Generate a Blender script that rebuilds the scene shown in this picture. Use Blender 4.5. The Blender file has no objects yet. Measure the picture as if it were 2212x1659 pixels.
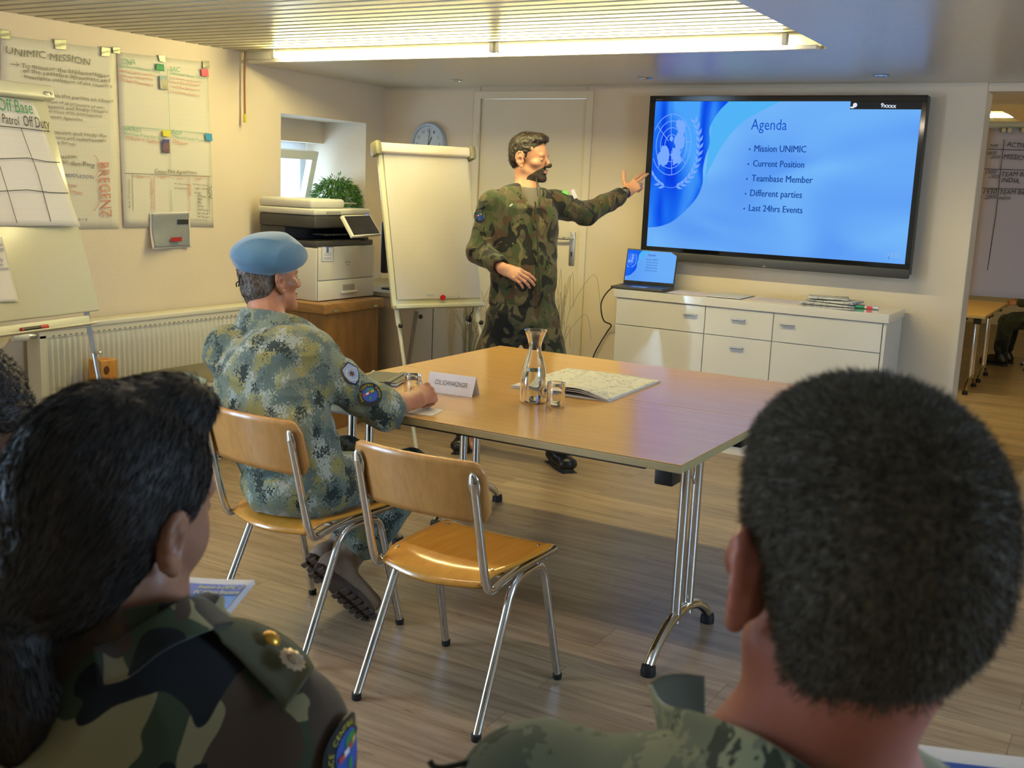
import bpy, bmesh, math, random
import numpy as np
from mathutils import Vector, Matrix, Euler
random.seed(7)
S = bpy.context.scene; COL = S.collection
PI = math.pi
# ---------------------------------------------------------------- camera
F_PX, YAW, PIT, ROLL, CH = 2348.06, -0.530406, 0.184759, 0.0419542, 1.53034
cF = Vector((math.sin(YAW)*math.cos(PIT), math.cos(YAW)*math.cos(PIT), -math.sin(PIT)))
_R = Vector((math.cos(YAW), -math.sin(YAW), 0)); _U = _R.cross(cF)
cR = _R*math.cos(ROLL)+_U*math.sin(ROLL); cU = -_R*math.sin(ROLL)+_U*math.cos(ROLL)
cO = Vector((0, 0, CH))
cd = bpy.data.cameras.new('camera'); cam = bpy.data.objects.new('camera', cd); COL.objects.link(cam)
cd.sensor_width = 36; cd.lens = F_PX*36/2212; cd.clip_start = 0.05; cd.clip_end = 200
cam.matrix_world = Matrix(((cR.x, cU.x, -cF.x, 0), (cR.y, cU.y, -cF.y, 0), (cR.z, cU.z, -cF.z, CH), (0, 0, 0, 1)))
cd.dof.use_dof = True; cd.dof.focus_distance = 4.6; cd.dof.aperture_fstop = 11
S.camera = cam
def P(u, v, x=None, y=None, z=None, pl=None):
    """where the sight line through photo point (u,v) meets a real plane of the room"""
    d = cF + cR*((u-1106)/F_PX) - cU*((v-829.5)/F_PX)
    if x is not None: t = x/d.x
    elif y is not None: t = y/d.y
    elif z is not None: t = (z-CH)/d.z
    else:
        p0, n = pl; t = (Vector(p0)-cO).dot(Vector(n))/d.dot(Vector(n))
    return cO + d*t
# ---------------------------------------------------------------- world, view, big lights
W = bpy.data.worlds.new('sky'); S.world = W; W.use_nodes = True
nt = W.node_tree; bg = nt.nodes['Background']
bg.inputs[0].default_value = (0.42, 0.68, 1.0, 1); bg.inputs[1].default_value = 4.0
S.view_settings.view_transform = 'Standard'; S.view_settings.look = 'None'
S.view_settings.exposure = 0.0; S.view_settings.gamma = 1; S.view_settings.use_curve_mapping = False
S.cycles.use_denoising = True; S.cycles.max_bounces = 7; S.cycles.transparent_max_bounces = 12
S.cycles.sample_clamp_indirect = 6; S.cycles.caustics_reflective = False; S.cycles.caustics_refractive = True; S.cycles.transmission_bounces = 12
def area(name, loc, target, sx, sy, power, color):
    l = bpy.data.lights.new(name, 'AREA'); l.shape = 'RECTANGLE'; l.size = sx; l.size_y = sy; l.energy = power; l.color = color
    o = bpy.data.objects.new(name, l); COL.objects.link(o); o.location = loc
    o.rotation_euler = (Vector(target)-Vector(loc)).to_track_quat('-Z', 'Y').to_euler(); return o
DAY = (0.50, 0.72, 1.0)
area('daylight_garden_door', (-5.05, 0.1, 1.05), (0, 0.6, 1.0), 1.5, 1.95, 210, DAY)
area('daylight_right_window', (3.12, 2.6, 1.45), (0, 2.6, 1.2), 1.6, 1.0, 110, DAY)
area('daylight_niche_window', (-5.55, 5.75, 1.45), (-4.0, 5.6, 1.2), 0.9, 0.6, 12, DAY)
# ---------------------------------------------------------------- helpers
def lin(h):
    if isinstance(h, str):
        h = [int(h[i:i+2], 16)/255 for i in (0, 2, 4)]
        return tuple(c/12.92 if c <= 0.04045 else ((c+0.055)/1.055)**2.4 for c in h)
    return tuple(h)
MATS = {}
class NT:
    def __init__(s, name):
        m = bpy.data.materials.new(name); m.use_nodes = True; s.m = m; s.t = m.node_tree; s.b = s.t.nodes['Principled BSDF']
    def n(s, typ, **kw):
        x = s.t.nodes.new(typ)
        for k, v in kw.items():
            if k.startswith('i_'):
                key = k[2:]; key = int(key) if key.isdigit() else key.replace('_', ' ')
                x.inputs[key].default_value = v
            else: setattr(x, k, v)
        return x
    def l(s, a, ai, b, bi): s.t.links.new(a.outputs[ai], b.inputs[bi])
    def coord(s, scale=(1, 1, 1), rot=(0, 0, 0), kind='Object', loc=(0, 0, 0)):
        c = s.n('ShaderNodeTexCoord'); mp = s.n('ShaderNodeMapping'); s.l(c, kind, mp, 'Vector')
        mp.inputs['Scale'].default_value = scale; mp.inputs['Rotation'].default_value = rot; mp.inputs['Location'].default_value = loc; return mp
    def ramp(s, src, so, stops, interp='LINEAR'):
        r = s.n('ShaderNodeValToRGB'); s.l(src, so, r, 'Fac'); cr = r.color_ramp; cr.interpolation = interp
        while len(cr.elements) < len(stops): cr.elements.new(0.5)
        for e, (p, c) in zip(cr.elements, stops): e.position = p; e.color = (*c[:3], 1) if len(c) >= 3 else (c[0],)*3+(1,)
        return r
    def bump(s, src, so, strength, dist=0.002):
        b = s.n('ShaderNodeBump', i_Strength=strength, i_Distance=dist); s.l(src, so, b, 'Height'); s.l(b, 'Normal', s.b, 'Normal'); return b
def mat(name, c, rough=0.6, metal=0.0, noise=None, bump=None, spec=None, coat=0, emit=None, es=1, sheen=0):
    if name in MATS: return MATS[name]
    q = NT(name); c = lin(c); q.b.inputs['Base Color'].default_value = (*c, 1)
    q.b.inputs['Roughness'].default_value = rough; q.b.inputs['Metallic'].default_value = metal
    if spec is not None: q.b.inputs['Specular IOR Level'].default_value = spec
    if coat: q.b.inputs['Coat Weight'].default_value = coat; q.b.inputs['Coat Roughness'].default_value = 0.08
    if sheen: q.b.inputs['Sheen Weight'].default_value = sheen
    if emit: q.b.inputs['Emission Color'].default_value = (*lin(emit), 1); q.b.inputs['Emission Strength'].default_value = es
    if noise:  # (scale, amount)
        mp = q.coord(); nz = q.n('ShaderNodeTexNoise', i_Scale=noise[0], i_Detail=4.0); q.l(mp, 0, nz, 'Vector')
        a = noise[1]; r = q.ramp(nz, 'Fac', [(0.3, tuple(x*(1-a) for x in c)), (0.7, tuple(min(1, x*(1+a)) for x in c))]); q.l(r, 'Color', q.b, 'Base Color')
    if bump:   # (scale, strength, dist)
        mp = q.coord(); nz = q.n('ShaderNodeTexNoise', i_Scale=bump[0], i_Detail=5.0); q.l(mp, 0, nz, 'Vector'); q.bump(nz, 'Fac', bump[1], bump[2] if len(bump) > 2 else 0.002)
    MATS[name] = q.m; return q.m
def emis(name, c, s=1.0):
    if name in MATS: return MATS[name]
    m = bpy.data.materials.new(name); m.use_nodes = True; t = m.node_tree; t.nodes.remove(t.nodes['Principled BSDF'])
    e = t.nodes.new('ShaderNodeEmission'); e.inputs[0].default_value = (*lin(c), 1); e.inputs[1].default_value = s
    t.links.new(e.outputs[0], t.nodes['Material Output'].inputs[0]); MATS[name] = m; return m
def wmx(o):
    M = o.matrix_basis.copy(); p = o.parent
    while p: M = p.matrix_basis @ M; p = p.parent
    return M
def tag(o, label=None, cat=None, group=None, kind=None):
    if label: o['label'] = label
    if cat: o['category'] = cat
    if group: o['group'] = group
    if kind: o['kind'] = kind
    return o
def thing(name, label, cat, loc=(0, 0, 0), rz=0, group=None):
    o = bpy.data.objects.new(name, None); COL.objects.link(o); o.location = loc; o.rotation_euler = (0, 0, rz); o.empty_display_size = 0.05
    o.matrix_basis = Matrix.Translation(Vector(loc)) @ Matrix.Rotation(rz, 4, 'Z')
    return tag(o, label, cat, group)
def mesh_obj(name, verts, faces, m, parent=None, smooth=False, world=False, sharp=None, origin=True):
    verts = [Vector(v) for v in verts]
    off = Vector((0, 0, 0))
    if parent is not None and world:
        inv = wmx(parent).inverted(); verts = [inv @ v for v in verts]
    if parent is None and origin and verts:
        lo = [min(v[i] for v in verts) for i in range(3)]; hi = [max(v[i] for v in verts) for i in range(3)]
        off = Vector(((lo[0]+hi[0])/2, (lo[1]+hi[1])/2, lo[2])); verts = [v-off for v in verts]
    me = bpy.data.meshes.new(name); me.from_pydata([tuple(v) for v in verts], [], faces); me.update()
    if smooth:
        me.polygons.foreach_set('use_smooth', [True]*len(me.polygons))
        if sharp: me.set_sharp_from_angle(angle=math.radians(sharp))
    if m: me.materials.append(m)
    o = bpy.data.objects.new(name, me); COL.objects.link(o)
    if parent is not None: o.parent = parent
    else: o.location = off; o.matrix_basis = Matrix.Translation(off)
    return o
def frame(d):
    d = Vector(d).normalized(); a = Vector((0, 0, 1)) if abs(d.z) < 0.95 else Vector((1, 0, 0))
    x = d.cross(a).normalized(); return x, x.cross(d).normalized(), d
class MB:
    def __init__(s): s.v = []; s.f = []
    def add(s, vs, fs):
        b = len(s.v); s.v += [Vector(v) for v in vs]; s.f += [tuple(i+b for i in f) for f in fs]; return s
    def bb(s, lo, hi, M=None):
        vs = [Vector((x, y, z)) for x in (lo[0], hi[0]) for y in (lo[1], hi[1]) for z in (lo[2], hi[2])]
        if M is not None: vs = [M @ v for v in vs]
        return s.add(vs, [(0, 1, 3, 2), (4, 6, 7, 5), (0, 4, 5, 1), (2, 3, 7, 6), (0, 2, 6, 4), (1, 5, 7, 3)])
    def box(s, c, d, rz=0, M=None):
        T = Matrix.Translation(Vector(c)) @ (M or Matrix.Rotation(rz, 4, 'Z')); return s.bb([-x/2 for x in d], [x/2 for x in d], T)
    def rbox(s, lo, hi, r=0.01, seg=3, M=None):
        bm = bmesh.new(); bmesh.ops.create_cube(bm, size=1)
        for v in bm.verts: v.co = Vector([(lo[i]+hi[i])/2+v.co[i]*(hi[i]-lo[i]) for i in range(3)])
        r = min(r, min(hi[i]-lo[i] for i in range(3))*0.49)
        bmesh.ops.bevel(bm, geom=bm.edges[:], offset=r, segments=seg, profile=0.5, affect='EDGES')
        vs = [(M @ v.co if M is not None else v.co.copy()) for v in bm.verts]; bm.verts.index_update()
        fs = [tuple(v.index for v in f.verts) for f in bm.faces]; bm.free(); return s.add(vs, fs)
    def tube(s, pts, r, seg=10, caps=True, closed=False):
        pts = [Vector(p) for p in pts]; n = len(pts); rs = r if isinstance(r, (list, tuple)) else [r]*n
        x = None; rings = []
        for i, p in enumerate(pts):
            d = (pts[min(i+1, n-1)]-pts[max(i-1, 0)])
            if closed: d = pts[(i+1) % n]-pts[(i-1) % n]
            if d.length < 1e-9: d = Vector((0, 0, 1))
            d.normalize()
            if x is None: x = frame(d)[0]
            else:
                x = x-d*x.dot(d)
                if x.length < 1e-6: x = frame(d)[0]
                x.normalize()
            y = d.cross(x); rings.append([p+(x*math.cos(2*PI*k/seg)+y*math.sin(2*PI*k/seg))*rs[i] for k in range(seg)])
        vs = [v for rg in rings for v in rg]; fs = []
        m = n if closed else n-1
        for i in range(m):
            for k in range(seg):
                a = i*seg+k; b = i*seg+(k+1) % seg; c = ((i+1) % n)*seg+(k+1) % seg; d = ((i+1) % n)*seg+k; fs.append((a, b, c, d))
        if caps and not closed: fs.append(tuple(range(seg-1, -1, -1))); fs.append(tuple((n-1)*seg+k for k in range(seg)))
        return s.add(vs, fs)
    def cyl(s, a, b, r, r2=None, seg=20): return s.tube([a, b], [r, r if r2 is None else r2], seg)
    def lathe(s, prof, c=(0, 0, 0), axis=(0, 0, 1), seg=36, close=False):
        x, y, d = frame(axis); c = Vector(c); n = len(prof); vs = []; fs = []
        for (r, h) in prof:
            for k in range(seg):
                a = 2*PI*k/seg; vs.append(c+d*h+(x*math.cos(a)+y*math.sin(a))*max(r, 1e-5))
        for i in range(n-1 if not close else n):
            for k in range(seg):
                j = (i+1) % n; fs.append((i*seg+k, i*seg+(k+1) % seg, j*seg+(k+1) % seg, j*seg+k))
        return s.add(vs, fs)
    def prism(s, poly, o, ux, uy, th, n=None):
        """flat polygon poly[(a,b)] in frame (o,ux,uy) given thickness th along +normal"""
        o = Vector(o); ux = Vector(ux); uy = Vector(uy); nn = ux.cross(uy).normalized(); k = len(poly)
        vs = [o+ux*a+uy*b for a, b in poly]; vs += [v+nn*th for v in vs]
        fs = [tuple(range(k-1, -1, -1)), tuple(range(k, 2*k))]+[(i, (i+1) % k, k+(i+1) % k, k+i) for i in range(k)]
        return s.add(vs, fs)
    def ribbon(s, pts, w, n):
        """flat stroke of width w along pts, facing n"""
        pts = [Vector(p) for p in pts]; n = Vector(n); vs = []
        for i, p in enumerate(pts):
            d = (pts[min(i+1, len(pts)-1)]-pts[max(i-1, 0)]).normalized(); x = d.cross(n).normalized()*w/2; vs += [p-x, p+x]
        return s.add(vs, [(2*i, 2*i+1, 2*i+3, 2*i+2) for i in range(len(pts)-1)])
    def grid(s, fn, nu, nv):
        vs = [fn(i/nu, j/nv) for j in range(nv+1) for i in range(nu+1)]
        return s.add(vs, [(j*(nu+1)+i, j*(nu+1)+i+1, (j+1)*(nu+1)+i+1, (j+1)*(nu+1)+i) for j in range(nv) for i in range(nu)])
    def ell(s, c, r, seg=20, rings=12, M=None):
        vs = []; c = Vector(c)
        for j in range(rings+1):
            t = PI*j/rings
            for k in range(seg):
                a = 2*PI*k/seg; p = Vector((r[0]*math.sin(t)*math.cos(a), r[1]*math.sin(t)*math.sin(a), r[2]*math.cos(t))); vs.append(c+(M @ p if M is not None else p))
        return s.add(vs, [(j*seg+k, (j+1)*seg+k, (j+1)*seg+(k+1) % seg, j*seg+(k+1) % seg) for j in range(rings) for k in range(seg)])
    def build(s, name, m, parent=None, smooth=False, world=False, bev=0, sharp=35, origin=True, thick=0):
        o = mesh_obj(name, s.v, s.f, m, parent, smooth, world, sharp, origin)
        if thick:
            md = o.modifiers.new('thick', 'SOLIDIFY'); md.thickness = thick; md.offset = 0
        if bev:
            md = o.modifiers.new('bevel', 'BEVEL'); md.width = bev; md.segments = 2; md.limit_method = 'ANGLE'; md.angle_limit = math.radians(40)
        return o
def smooth_path(pts, n=6):
    pts = [Vector(p) for p in pts]; out = []
    for i in range(len(pts)-1):
        p0 = pts[max(i-1, 0)]; p1 = pts[i]; p2 = pts[i+1]; p3 = pts[min(i+2, len(pts)-1)]
        for k in range(n):
            t = k/n; out.append(0.5*((2*p1)+(-p0+p2)*t+(2*p0-5*p1+4*p2-p3)*t*t+(-p0+3*p1-3*p2+p3)*t**3))
    out.append(pts[-1]); return out
def bend_path(pts, r, n=6):
    """polyline with rounded corners of radius about r"""
    pts = [Vector(p) for p in pts]; out = [pts[0]]
    for i in range(1, len(pts)-1):
        a, b, c = pts[i-1], pts[i], pts[i+1]; d1 = (a-b); d2 = (c-b); q = min(r, d1.length*0.49, d2.length*0.49)
        s = b+d1.normalized()*q; e = b+d2.normalized()*q
        for k in range(n+1):
            t = k/n; out.append((1-t)**2*s+2*t*(1-t)*b+t*t*e)
    out.append(pts[-1]); return out
_tc = {}
def text_mesh(s):
    if s in _tc: return _tc[s]
    cu = bpy.data.curves.new('t', 'FONT'); cu.body = s; cu.resolution_u = 2; o = bpy.data.objects.new('t', cu); COL.objects.link(o)
    dg = bpy.context.evaluated_depsgraph_get(); dg.update(); me = o.evaluated_get(dg).to_mesh()
    vs = [v.co.copy() for v in me.vertices]; fs = [tuple(p.vertices) for p in me.polygons]
    o.evaluated_get(dg).to_mesh_clear(); bpy.data.objects.remove(o); bpy.data.curves.remove(cu)
    _tc[s] = (vs, fs); return vs, fs
def text(mb, s, a, b, n, hs=1.0, shear=0.0, h=None, lift=0.0, wob=0):
    """write s on the baseline a->b facing n; the width fits a->b, hs scales the height (or h = absolute em height)"""
    vs, fs = text_mesh(s)
    if not vs: return mb
    a = Vector(a); b = Vector(b); n = Vector(n).normalized(); x0 = min(v.x for v in vs); x1 = max(v.x for v in vs); k = (b-a).length/(x1-x0)
    ux = (b-a).normalized(); uy = n.cross(ux).normalized(); ky = h if h else k*hs
    out = []
    for v in vs:
        xx = (v.x-x0)*k; yy = v.y*ky
        if wob: yy += wob*ky*math.sin(xx/ky*1.7+len(s))
        out.append(a+ux*(xx+shear*yy)+uy*yy+n*lift)
    return mb.add(out, fs)
def px_text(mb, s, u0, v0, u1, v1, n, pl=None, hs=1.0, lift=0.001, shear=0, wob=0, h=None, **kw):
    return text(mb, s, P(u0, v0, pl=pl, **kw), P(u1, v1, pl=pl, **kw), n, hs=hs, shear=shear, lift=lift, wob=wob, h=h)
def struct(o): o['kind'] = 'structure'; return o
# ================================================================ materials
def wall_mat(name, c, rough=0.85):
    q = NT(name); mp = q.coord(); n1 = q.n('ShaderNodeTexNoise', i_Scale=70.0, i_Detail=6.0, i_Roughness=0.6); q.l(mp, 0, n1, 'Vector')
    q.bump(n1, 'Fac', 0.35, 0.004); n2 = q.n('ShaderNodeTexNoise', i_Scale=1.3, i_Detail=2.0); q.l(mp, 0, n2, 'Vector'); c = lin(c)
    r = q.ramp(n2, 'Fac', [(0.35, tuple(x*0.95 for x in c)), (0.7, c)]); q.l(r, 'Color', q.b, 'Base Color'); q.b.inputs['Roughness'].default_value = rough
    MATS[name] = q.m; return q.m
M_wall = wall_mat('cream plaster', 'dfcfb8')
M_ceil = NT('satin ceiling paint')
def _ceil():
    q = M_ceil; mp = q.coord(scale=(1, 1, 1)); n1 = q.n('ShaderNodeTexNoise', i_Scale=28.0, i_Detail=5.0, i_Distortion=1.5); mp2 = q.coord(scale=(1.0, 3.0, 1)); q.l(mp2, 0, n1, 'Vector')
    q.bump(n1, 'Fac', 0.25, 0.006); q.b.inputs['Base Color'].default_value = (*lin('cfc9be'), 1); q.b.inputs['Roughness'].default_value = 0.22; q.b.inputs['Specular IOR Level'].default_value = 1.0
_ceil(); M_ceil = M_ceil.m
M_slat = mat('painted slat boards', 'c9c4b0', 0.35, noise=(9, 0.06))
def wood(name, c1, c2, scale=(1, 12, 12), rough=0.4, coat=0.0, grain=3.0, spec=0.5):
    q = NT(name); mp = q.coord(scale=scale); n1 = q.n('ShaderNodeTexNoise', i_Scale=grain, i_Detail=6.0, i_Roughness=0.6, i_Distortion=0.6); q.l(mp, 0, n1, 'Vector')
    r = q.ramp(n1, 'Fac', [(0.3, lin(c1)), (0.7, lin(c2))]); q.l(r, 'Color', q.b, 'Base Color'); q.b.inputs['Roughness'].default_value = rough; q.b.inputs['Specular IOR Level'].default_value = spec
    if coat: q.b.inputs['Coat Weight'].default_value = coat; q.b.inputs['Coat Roughness'].default_value = 0.12
    MATS[name] = q.m; return q.m
M_beech = wood('beech laminate', 'cb9b5c', 'd3a668', (0.8, 10, 10), 0.2, spec=1.0)
M_edge = mat('olive table edge band', 'a3936a', 0.5, noise=(30, 0.05))
M_ply = wood('beech plywood', 'bd8140', 'd09552', (14, 14, 0.9), 0.3, 0.4)
M_plyseat = wood('lacquered seat ply', 'c8842c', 'dc9a3c', (14, 1.2, 14), 0.22, 0.6)
M_pine = wood('pine', 'b8752c', 'd69a48', (12, 12, 1), 0.45)
M_crate = wood('varnished crate wood', '6a4520', '8e6434', (5, 5, 1.0), 0.35, 0.3, grain=2.0)
M_crate2 = wood('crate lid wood', '7c5628', '9a7040', (1, 6, 12), 0.35, 0.3)
M_chrome = mat('chrome', (0.72, 0.73, 0.75), 0.08, 1.0)
M_alu = mat('brushed aluminium', (0.55, 0.55, 0.57), 0.35, 1.0, noise=(6, 0.08))
M_alud = mat('aluminium sheet', (0.42, 0.42, 0.46), 0.42, 0.85, noise=(3, 0.1))
M_black = mat('black plastic', '141416', 0.4)
M_rubber = mat('black rubber', '0d0d0e', 0.6)
M_dark = mat('dark grey plastic', '3a3a3c', 0.45, bump=(60, 0.05))
M_pw = mat('printer white plastic', 'd3d0c6', 0.45)
M_pg = mat('printer grey inset', '9c9890', 0.5)
M_gloss = mat('white high gloss lacquer', 'd9d4ce', 0.06, coat=1.0)
M_gap = mat('dark gap', '2a2622', 0.8)
M_white = mat('white enamel', 'd8d5cc', 0.35)
M_rad = mat('radiator enamel', 'dcd6c4', 0.4)
M_door = mat('door paint', 'ddd0b8', 0.55, noise=(2, 0.02))
M_pvc = mat('window frame pvc', 'e6e8ea', 0.35)
M_olive = mat('easel grey green plastic', '7f7a62', 0.45)
M_easel = mat('easel cream metal', 'cfcdb4', 0.4, 0.1)
M_leg = mat('easel leg enamel', 'b9bcc0', 0.3, 0.5)
def paper(name, c='dcd6cf', grid=None, k=0.93, rough=0.8):
    q = NT(name); c = lin(c); q.b.inputs['Base Color'].default_value = (*c, 1); q.b.inputs['Roughness'].default_value = rough
    if grid:
        mp = q.coord(kind='Object', rot=grid[1]); br = q.n('ShaderNodeTexBrick', offset=0.0, squash=1.0); q.l(mp, 0, br, 'Vector')
        br.inputs['Scale'].default_value = 1.0; br.inputs['Brick Width'].default_value = grid[0]; br.inputs['Row Height'].default_value = grid[0]; br.inputs['Mortar Size'].default_value = 0.0006
        br.inputs['Color1'].default_value = br.inputs['Color2'].default_value = (*c, 1); br.inputs['Mortar'].default_value = (*[x*k for x in c], 1); br.inputs['Mortar Smooth'].default_value = 0.6
        q.l(br, 'Color', q.b, 'Base Color')
        nz = q.n('ShaderNodeTexNoise', i_Scale=5.0, i_Detail=2.0); mp2 = q.coord(); q.l(mp2, 0, nz, 'Vector'); q.bump(nz, 'Fac', 0.12, 0.01)
    MATS[name] = q.m; return q.m
M_paper = paper('plain paper')
M_sheetL = paper('squared chart paper on wall', 'd8d2c2', (0.025, (0, PI/2, 0)), 0.91)
M_sheetB = paper('squared chart paper on easel', 'c6bfb8', (0.025, (0, 0, 0)), 0.90)
def glass(name='clear glass', tint=(1, 1, 1)):
    q = NT(name); b = q.b; b.inputs['Transmission Weight'].default_value = 1; b.inputs['Roughness'].default_value = 0.0; b.inputs['IOR'].default_value = 1.45; b.inputs['Base Color'].default_value = (*tint, 1); MATS[name] = q.m; return q.m
M_glass = glass(); M_water = glass('water', (1, 1, 1)); M_water.node_tree.nodes['Principled BSDF'].inputs['IOR'].default_value = 1.33
def pane_mat():
    m = bpy.data.materials.new('window pane'); m.use_nodes = True; t = m.node_tree; t.nodes.remove(t.nodes['Principled BSDF'])
    a = t.nodes.new('ShaderNodeBsdfTransparent'); a.inputs[0].default_value = (0.95, 0.97, 0.97, 1); g = t.nodes.new('ShaderNodeBsdfGlossy'); g.inputs['Roughness'].default_value = 0.02; x = t.nodes.new('ShaderNodeMixShader'); f = t.nodes.new('ShaderNodeValue'); f.outputs[0].default_value = 0.06
    t.links.new(f.outputs[0], x.inputs[0]); t.links.new(a.outputs[0], x.inputs[1]); t.links.new(g.outputs[0], x.inputs[2]); t.links.new(x.outputs[0], t.nodes['Material Output'].inputs[0]); return m
M_pane = pane_mat()
def floor_mat():
    q = NT('oak laminate floor'); mp = q.coord()
    br = q.n('ShaderNodeTexBrick', offset=0.37, squash=1.0, offset_frequency=2); q.l(mp, 0, br, 'Vector')
    for k, v in (('Scale', 1.0), ('Brick Width', 1.28), ('Row Height', 0.185), ('Mortar Size', 0.0012), ('Mortar Smooth', 0.3), ('Bias', 0.0)): br.inputs[k].default_value = v
    br.inputs['Color1'].default_value = (0.0, 0, 0, 1); br.inputs['Color2'].default_value = (1, 1, 1, 1); br.inputs['Mortar'].default_value = (0.3, 0.3, 0.3, 1)
    sx = q.n('ShaderNodeVectorMath', operation='MULTIPLY'); sx.inputs[1].default_value = (1.3, 16, 1); q.l(mp, 0, sx, 0)
    off = q.n('ShaderNodeVectorMath', operation='MULTIPLY_ADD'); off.inputs[1].default_value = (13, 7, 5); q.l(br, 'Color', off, 0); q.l(sx, 0, off, 2)
    n1 = q.n('ShaderNodeTexNoise', i_Scale=1.6, i_Detail=7.0, i_Roughness=0.62, i_Distortion=0.8); q.l(off, 0, n1, 'Vector')
    r = q.ramp(n1, 'Fac', [(0.27, lin('7a6650')), (0.42, lin('978068')), (0.55, lin('a89178')), (0.75, lin('b7a184'))])
    # knots and dark cracks
    sx2 = q.n('ShaderNodeVectorMath', operation='MULTIPLY'); sx2.inputs[1].default_value = (2.2, 9, 1); q.l(mp, 0, sx2, 0)
    n2 = q.n('ShaderNodeTexNoise', i_Scale=2.6, i_Detail=3.0, i_Distortion=1.2); q.l(sx2, 0, n2, 'Vector'); r2 = q.ramp(n2, 'Fac', [(0.24, (0.35, 0.3, 0.27)), (0.33, (1, 1, 1))])
    mm = q.n('ShaderNodeMix', data_type='RGBA', blend_type='MULTIPLY'); mm.inputs['Factor'].default_value = 0.8; q.l(r, 'Color', mm, 'A'); q.l(r2, 'Color', mm, 'B')
    pl = q.ramp(br, 'Color', [(0, (0.80, 0.79, 0.80)), (1, (1.06, 1.05, 1.0))]); m2 = q.n('ShaderNodeMix', data_type='RGBA', blend_type='MULTIPLY'); m2.inputs['Factor'].default_value = 1; q.l(mm, 'Result', m2, 'A'); q.l(pl, 'Color', m2, 'B')
    m3 = q.n('ShaderNodeMix', data_type='RGBA', blend_type='MIX'); q.l(br, 'Fac', m3, 'Factor'); q.l(m2, 'Result', m3, 'A'); m3.inputs['B'].default_value = (*lin('6b5440'), 1); q.l(m3, 'Result', q.b, 'Base Color')
    q.b.inputs['Roughness'].default_value = 0.33; q.bump(n1, 'Fac', 0.08, 0.002); return q.m
M_floor = floor_mat()
# ================================================================ the room
WL = -4.8; YB = 6.45; ZU = 2.21; ZL = 2.15; CY = 4.89; AX = -0.91
struct(MB().bb((-5.2, -2.6, -0.05), (3.2, 6.62, 0)).build('floor', M_floor))
struct(MB().bb((-2.6, 6.62, -0.25), (3.2, 17, -0.2)).bb((-1.2, 6.61, -0.2), (3.2, 6.62, -0.051)).build('floor_annex', M_floor))
b = MB().bb((-5.2, -2.6, ZU+0.012), (-1.25, 4.93, ZU+0.06))
yy = 4.885
while yy > -2.5: b.bb((-4.9, yy-0.062, ZU), (-1.30, yy, ZU+0.014)); b.bb((-4.9, yy-0.085, ZU+0.006), (-1.30, yy-0.066, ZU+0.014)); yy -= 0.094
struct(b.build('ceiling_slats', M_slat))
b = MB()
pl = [(-5.3, 4.93), (-1.42, 4.93), (-1.385, 4.922), (-1.362, 4.90), (-1.352, 4.87), (-1.325, 3.6), (-1.315, -2.6), (3.2, -2.6), (3.2, 6.7), (-5.3, 6.7)]
b.prism(pl, (0, 0, ZL), (1, 0, 0), (0, 1, 0), 0.1)
struct(b.build('ceiling', M_ceil))
struct(MB().rbox((-4.84, 4.872, ZL-0.004), (-1.40, 4.93, ZL+0.014), 0.004).build('trim_1', M_white, smooth=True))
struct(MB().bb((-4.8, 4.918, ZL), (-1.39, 4.929, ZU+0.012)).build('trim_2', M_white))
struct(MB().bb((AX+0.001, YB+0.001, ZL-0.045), (3.2, 6.66, ZL-0.001)).build('trim_3', M_wall))
# left wall with a glazed garden door behind the viewer, window wall with its deep niche
struct(MB().bb((WL-0.25, 0.9, 0), (WL, CY, 2.3)).bb((WL-0.25, -2.6, 0), (WL, -0.7, 2.3)).bb((WL-0.25, -0.7, 2.05), (WL, 0.9, 2.3)).build('wall_left', M_wall))
A = Vector((WL, CY, 0)); B = Vector((-4.945, 6.5, 0)); tdir = (B-A).normalized(); nd = Vector((-tdir.y, tdir.x, 0)); LW = (B-A).length
MW = Matrix(((tdir.x, nd.x, 0, A.x), (tdir.y, nd.y, 0, A.y), (0, 0, 1, 0), (0, 0, 0, 1)))   # x along the wall, y outward
n0, n1_, zs, zt = 0.36, 1.325, 1.05, 1.885
b = MB()
for lo, hi in (((0, 0, 0), (n0, 0.62, 2.3)), ((n1_, 0, 0), (LW+0.1, 0.62, 2.3)), ((n0, 0, 0), (n1_, 0.62, zs)), ((n0, 0, zt), (n1_, 0.62, 2.3)),
               ((n0, 0.36, 1.735), (n1_, 0.62, zt)), ((n0, 0.36, zs), (n0+0.04, 0.62, 1.735))): b.bb(lo, hi, MW)
struct(b.build('wall_window', M_wall))
wf = struct(MB().bb((n0+0.04, 0.50, zs), (n1_-0.02, 0.56, zs+0.05), MW).bb((n0+0.04, 0.50, 1.675), (n1_-0.02, 0.56, 1.735), MW).bb((n0+0.04, 0.50, zs+0.05), (n0+0.10, 0.56, 1.675), MW).bb((n1_-0.09, 0.50, zs+0.05), (n1_-0.02, 0.56, 1.675), MW).build('window_1', M_pvc, bev=0.004))
TS = MW @ Matrix.Translation((0, 0.49, zs+0.05)) @ Matrix.Rotation(math.radians(13), 4, 'X')   # sash tilted into the room
sx0, sx1, sh = n0+0.085, n1_-0.13, 0.60
b = MB().bb((sx0, -0.05, 0), (sx1, 0, 0.06), TS).bb((sx0, -0.05, sh-0.06), (sx1, 0, sh), TS).bb((sx0, -0.05, 0.06), (sx0+0.06, 0, sh-0.06), TS).bb((sx1-0.06, -0.05, 0.06), (sx1, 0, sh-0.06), TS)
sash = b.build('sash', M_pvc, wf, world=True, bev=0.004); sash['label'] = 'grey window sash tilted inward'
MB().bb((sx0+0.05, -0.03, 0.05), (sx1-0.05, -0.024, sh-0.05), TS).build('pane', M_pane, sash, world=True)
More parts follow.
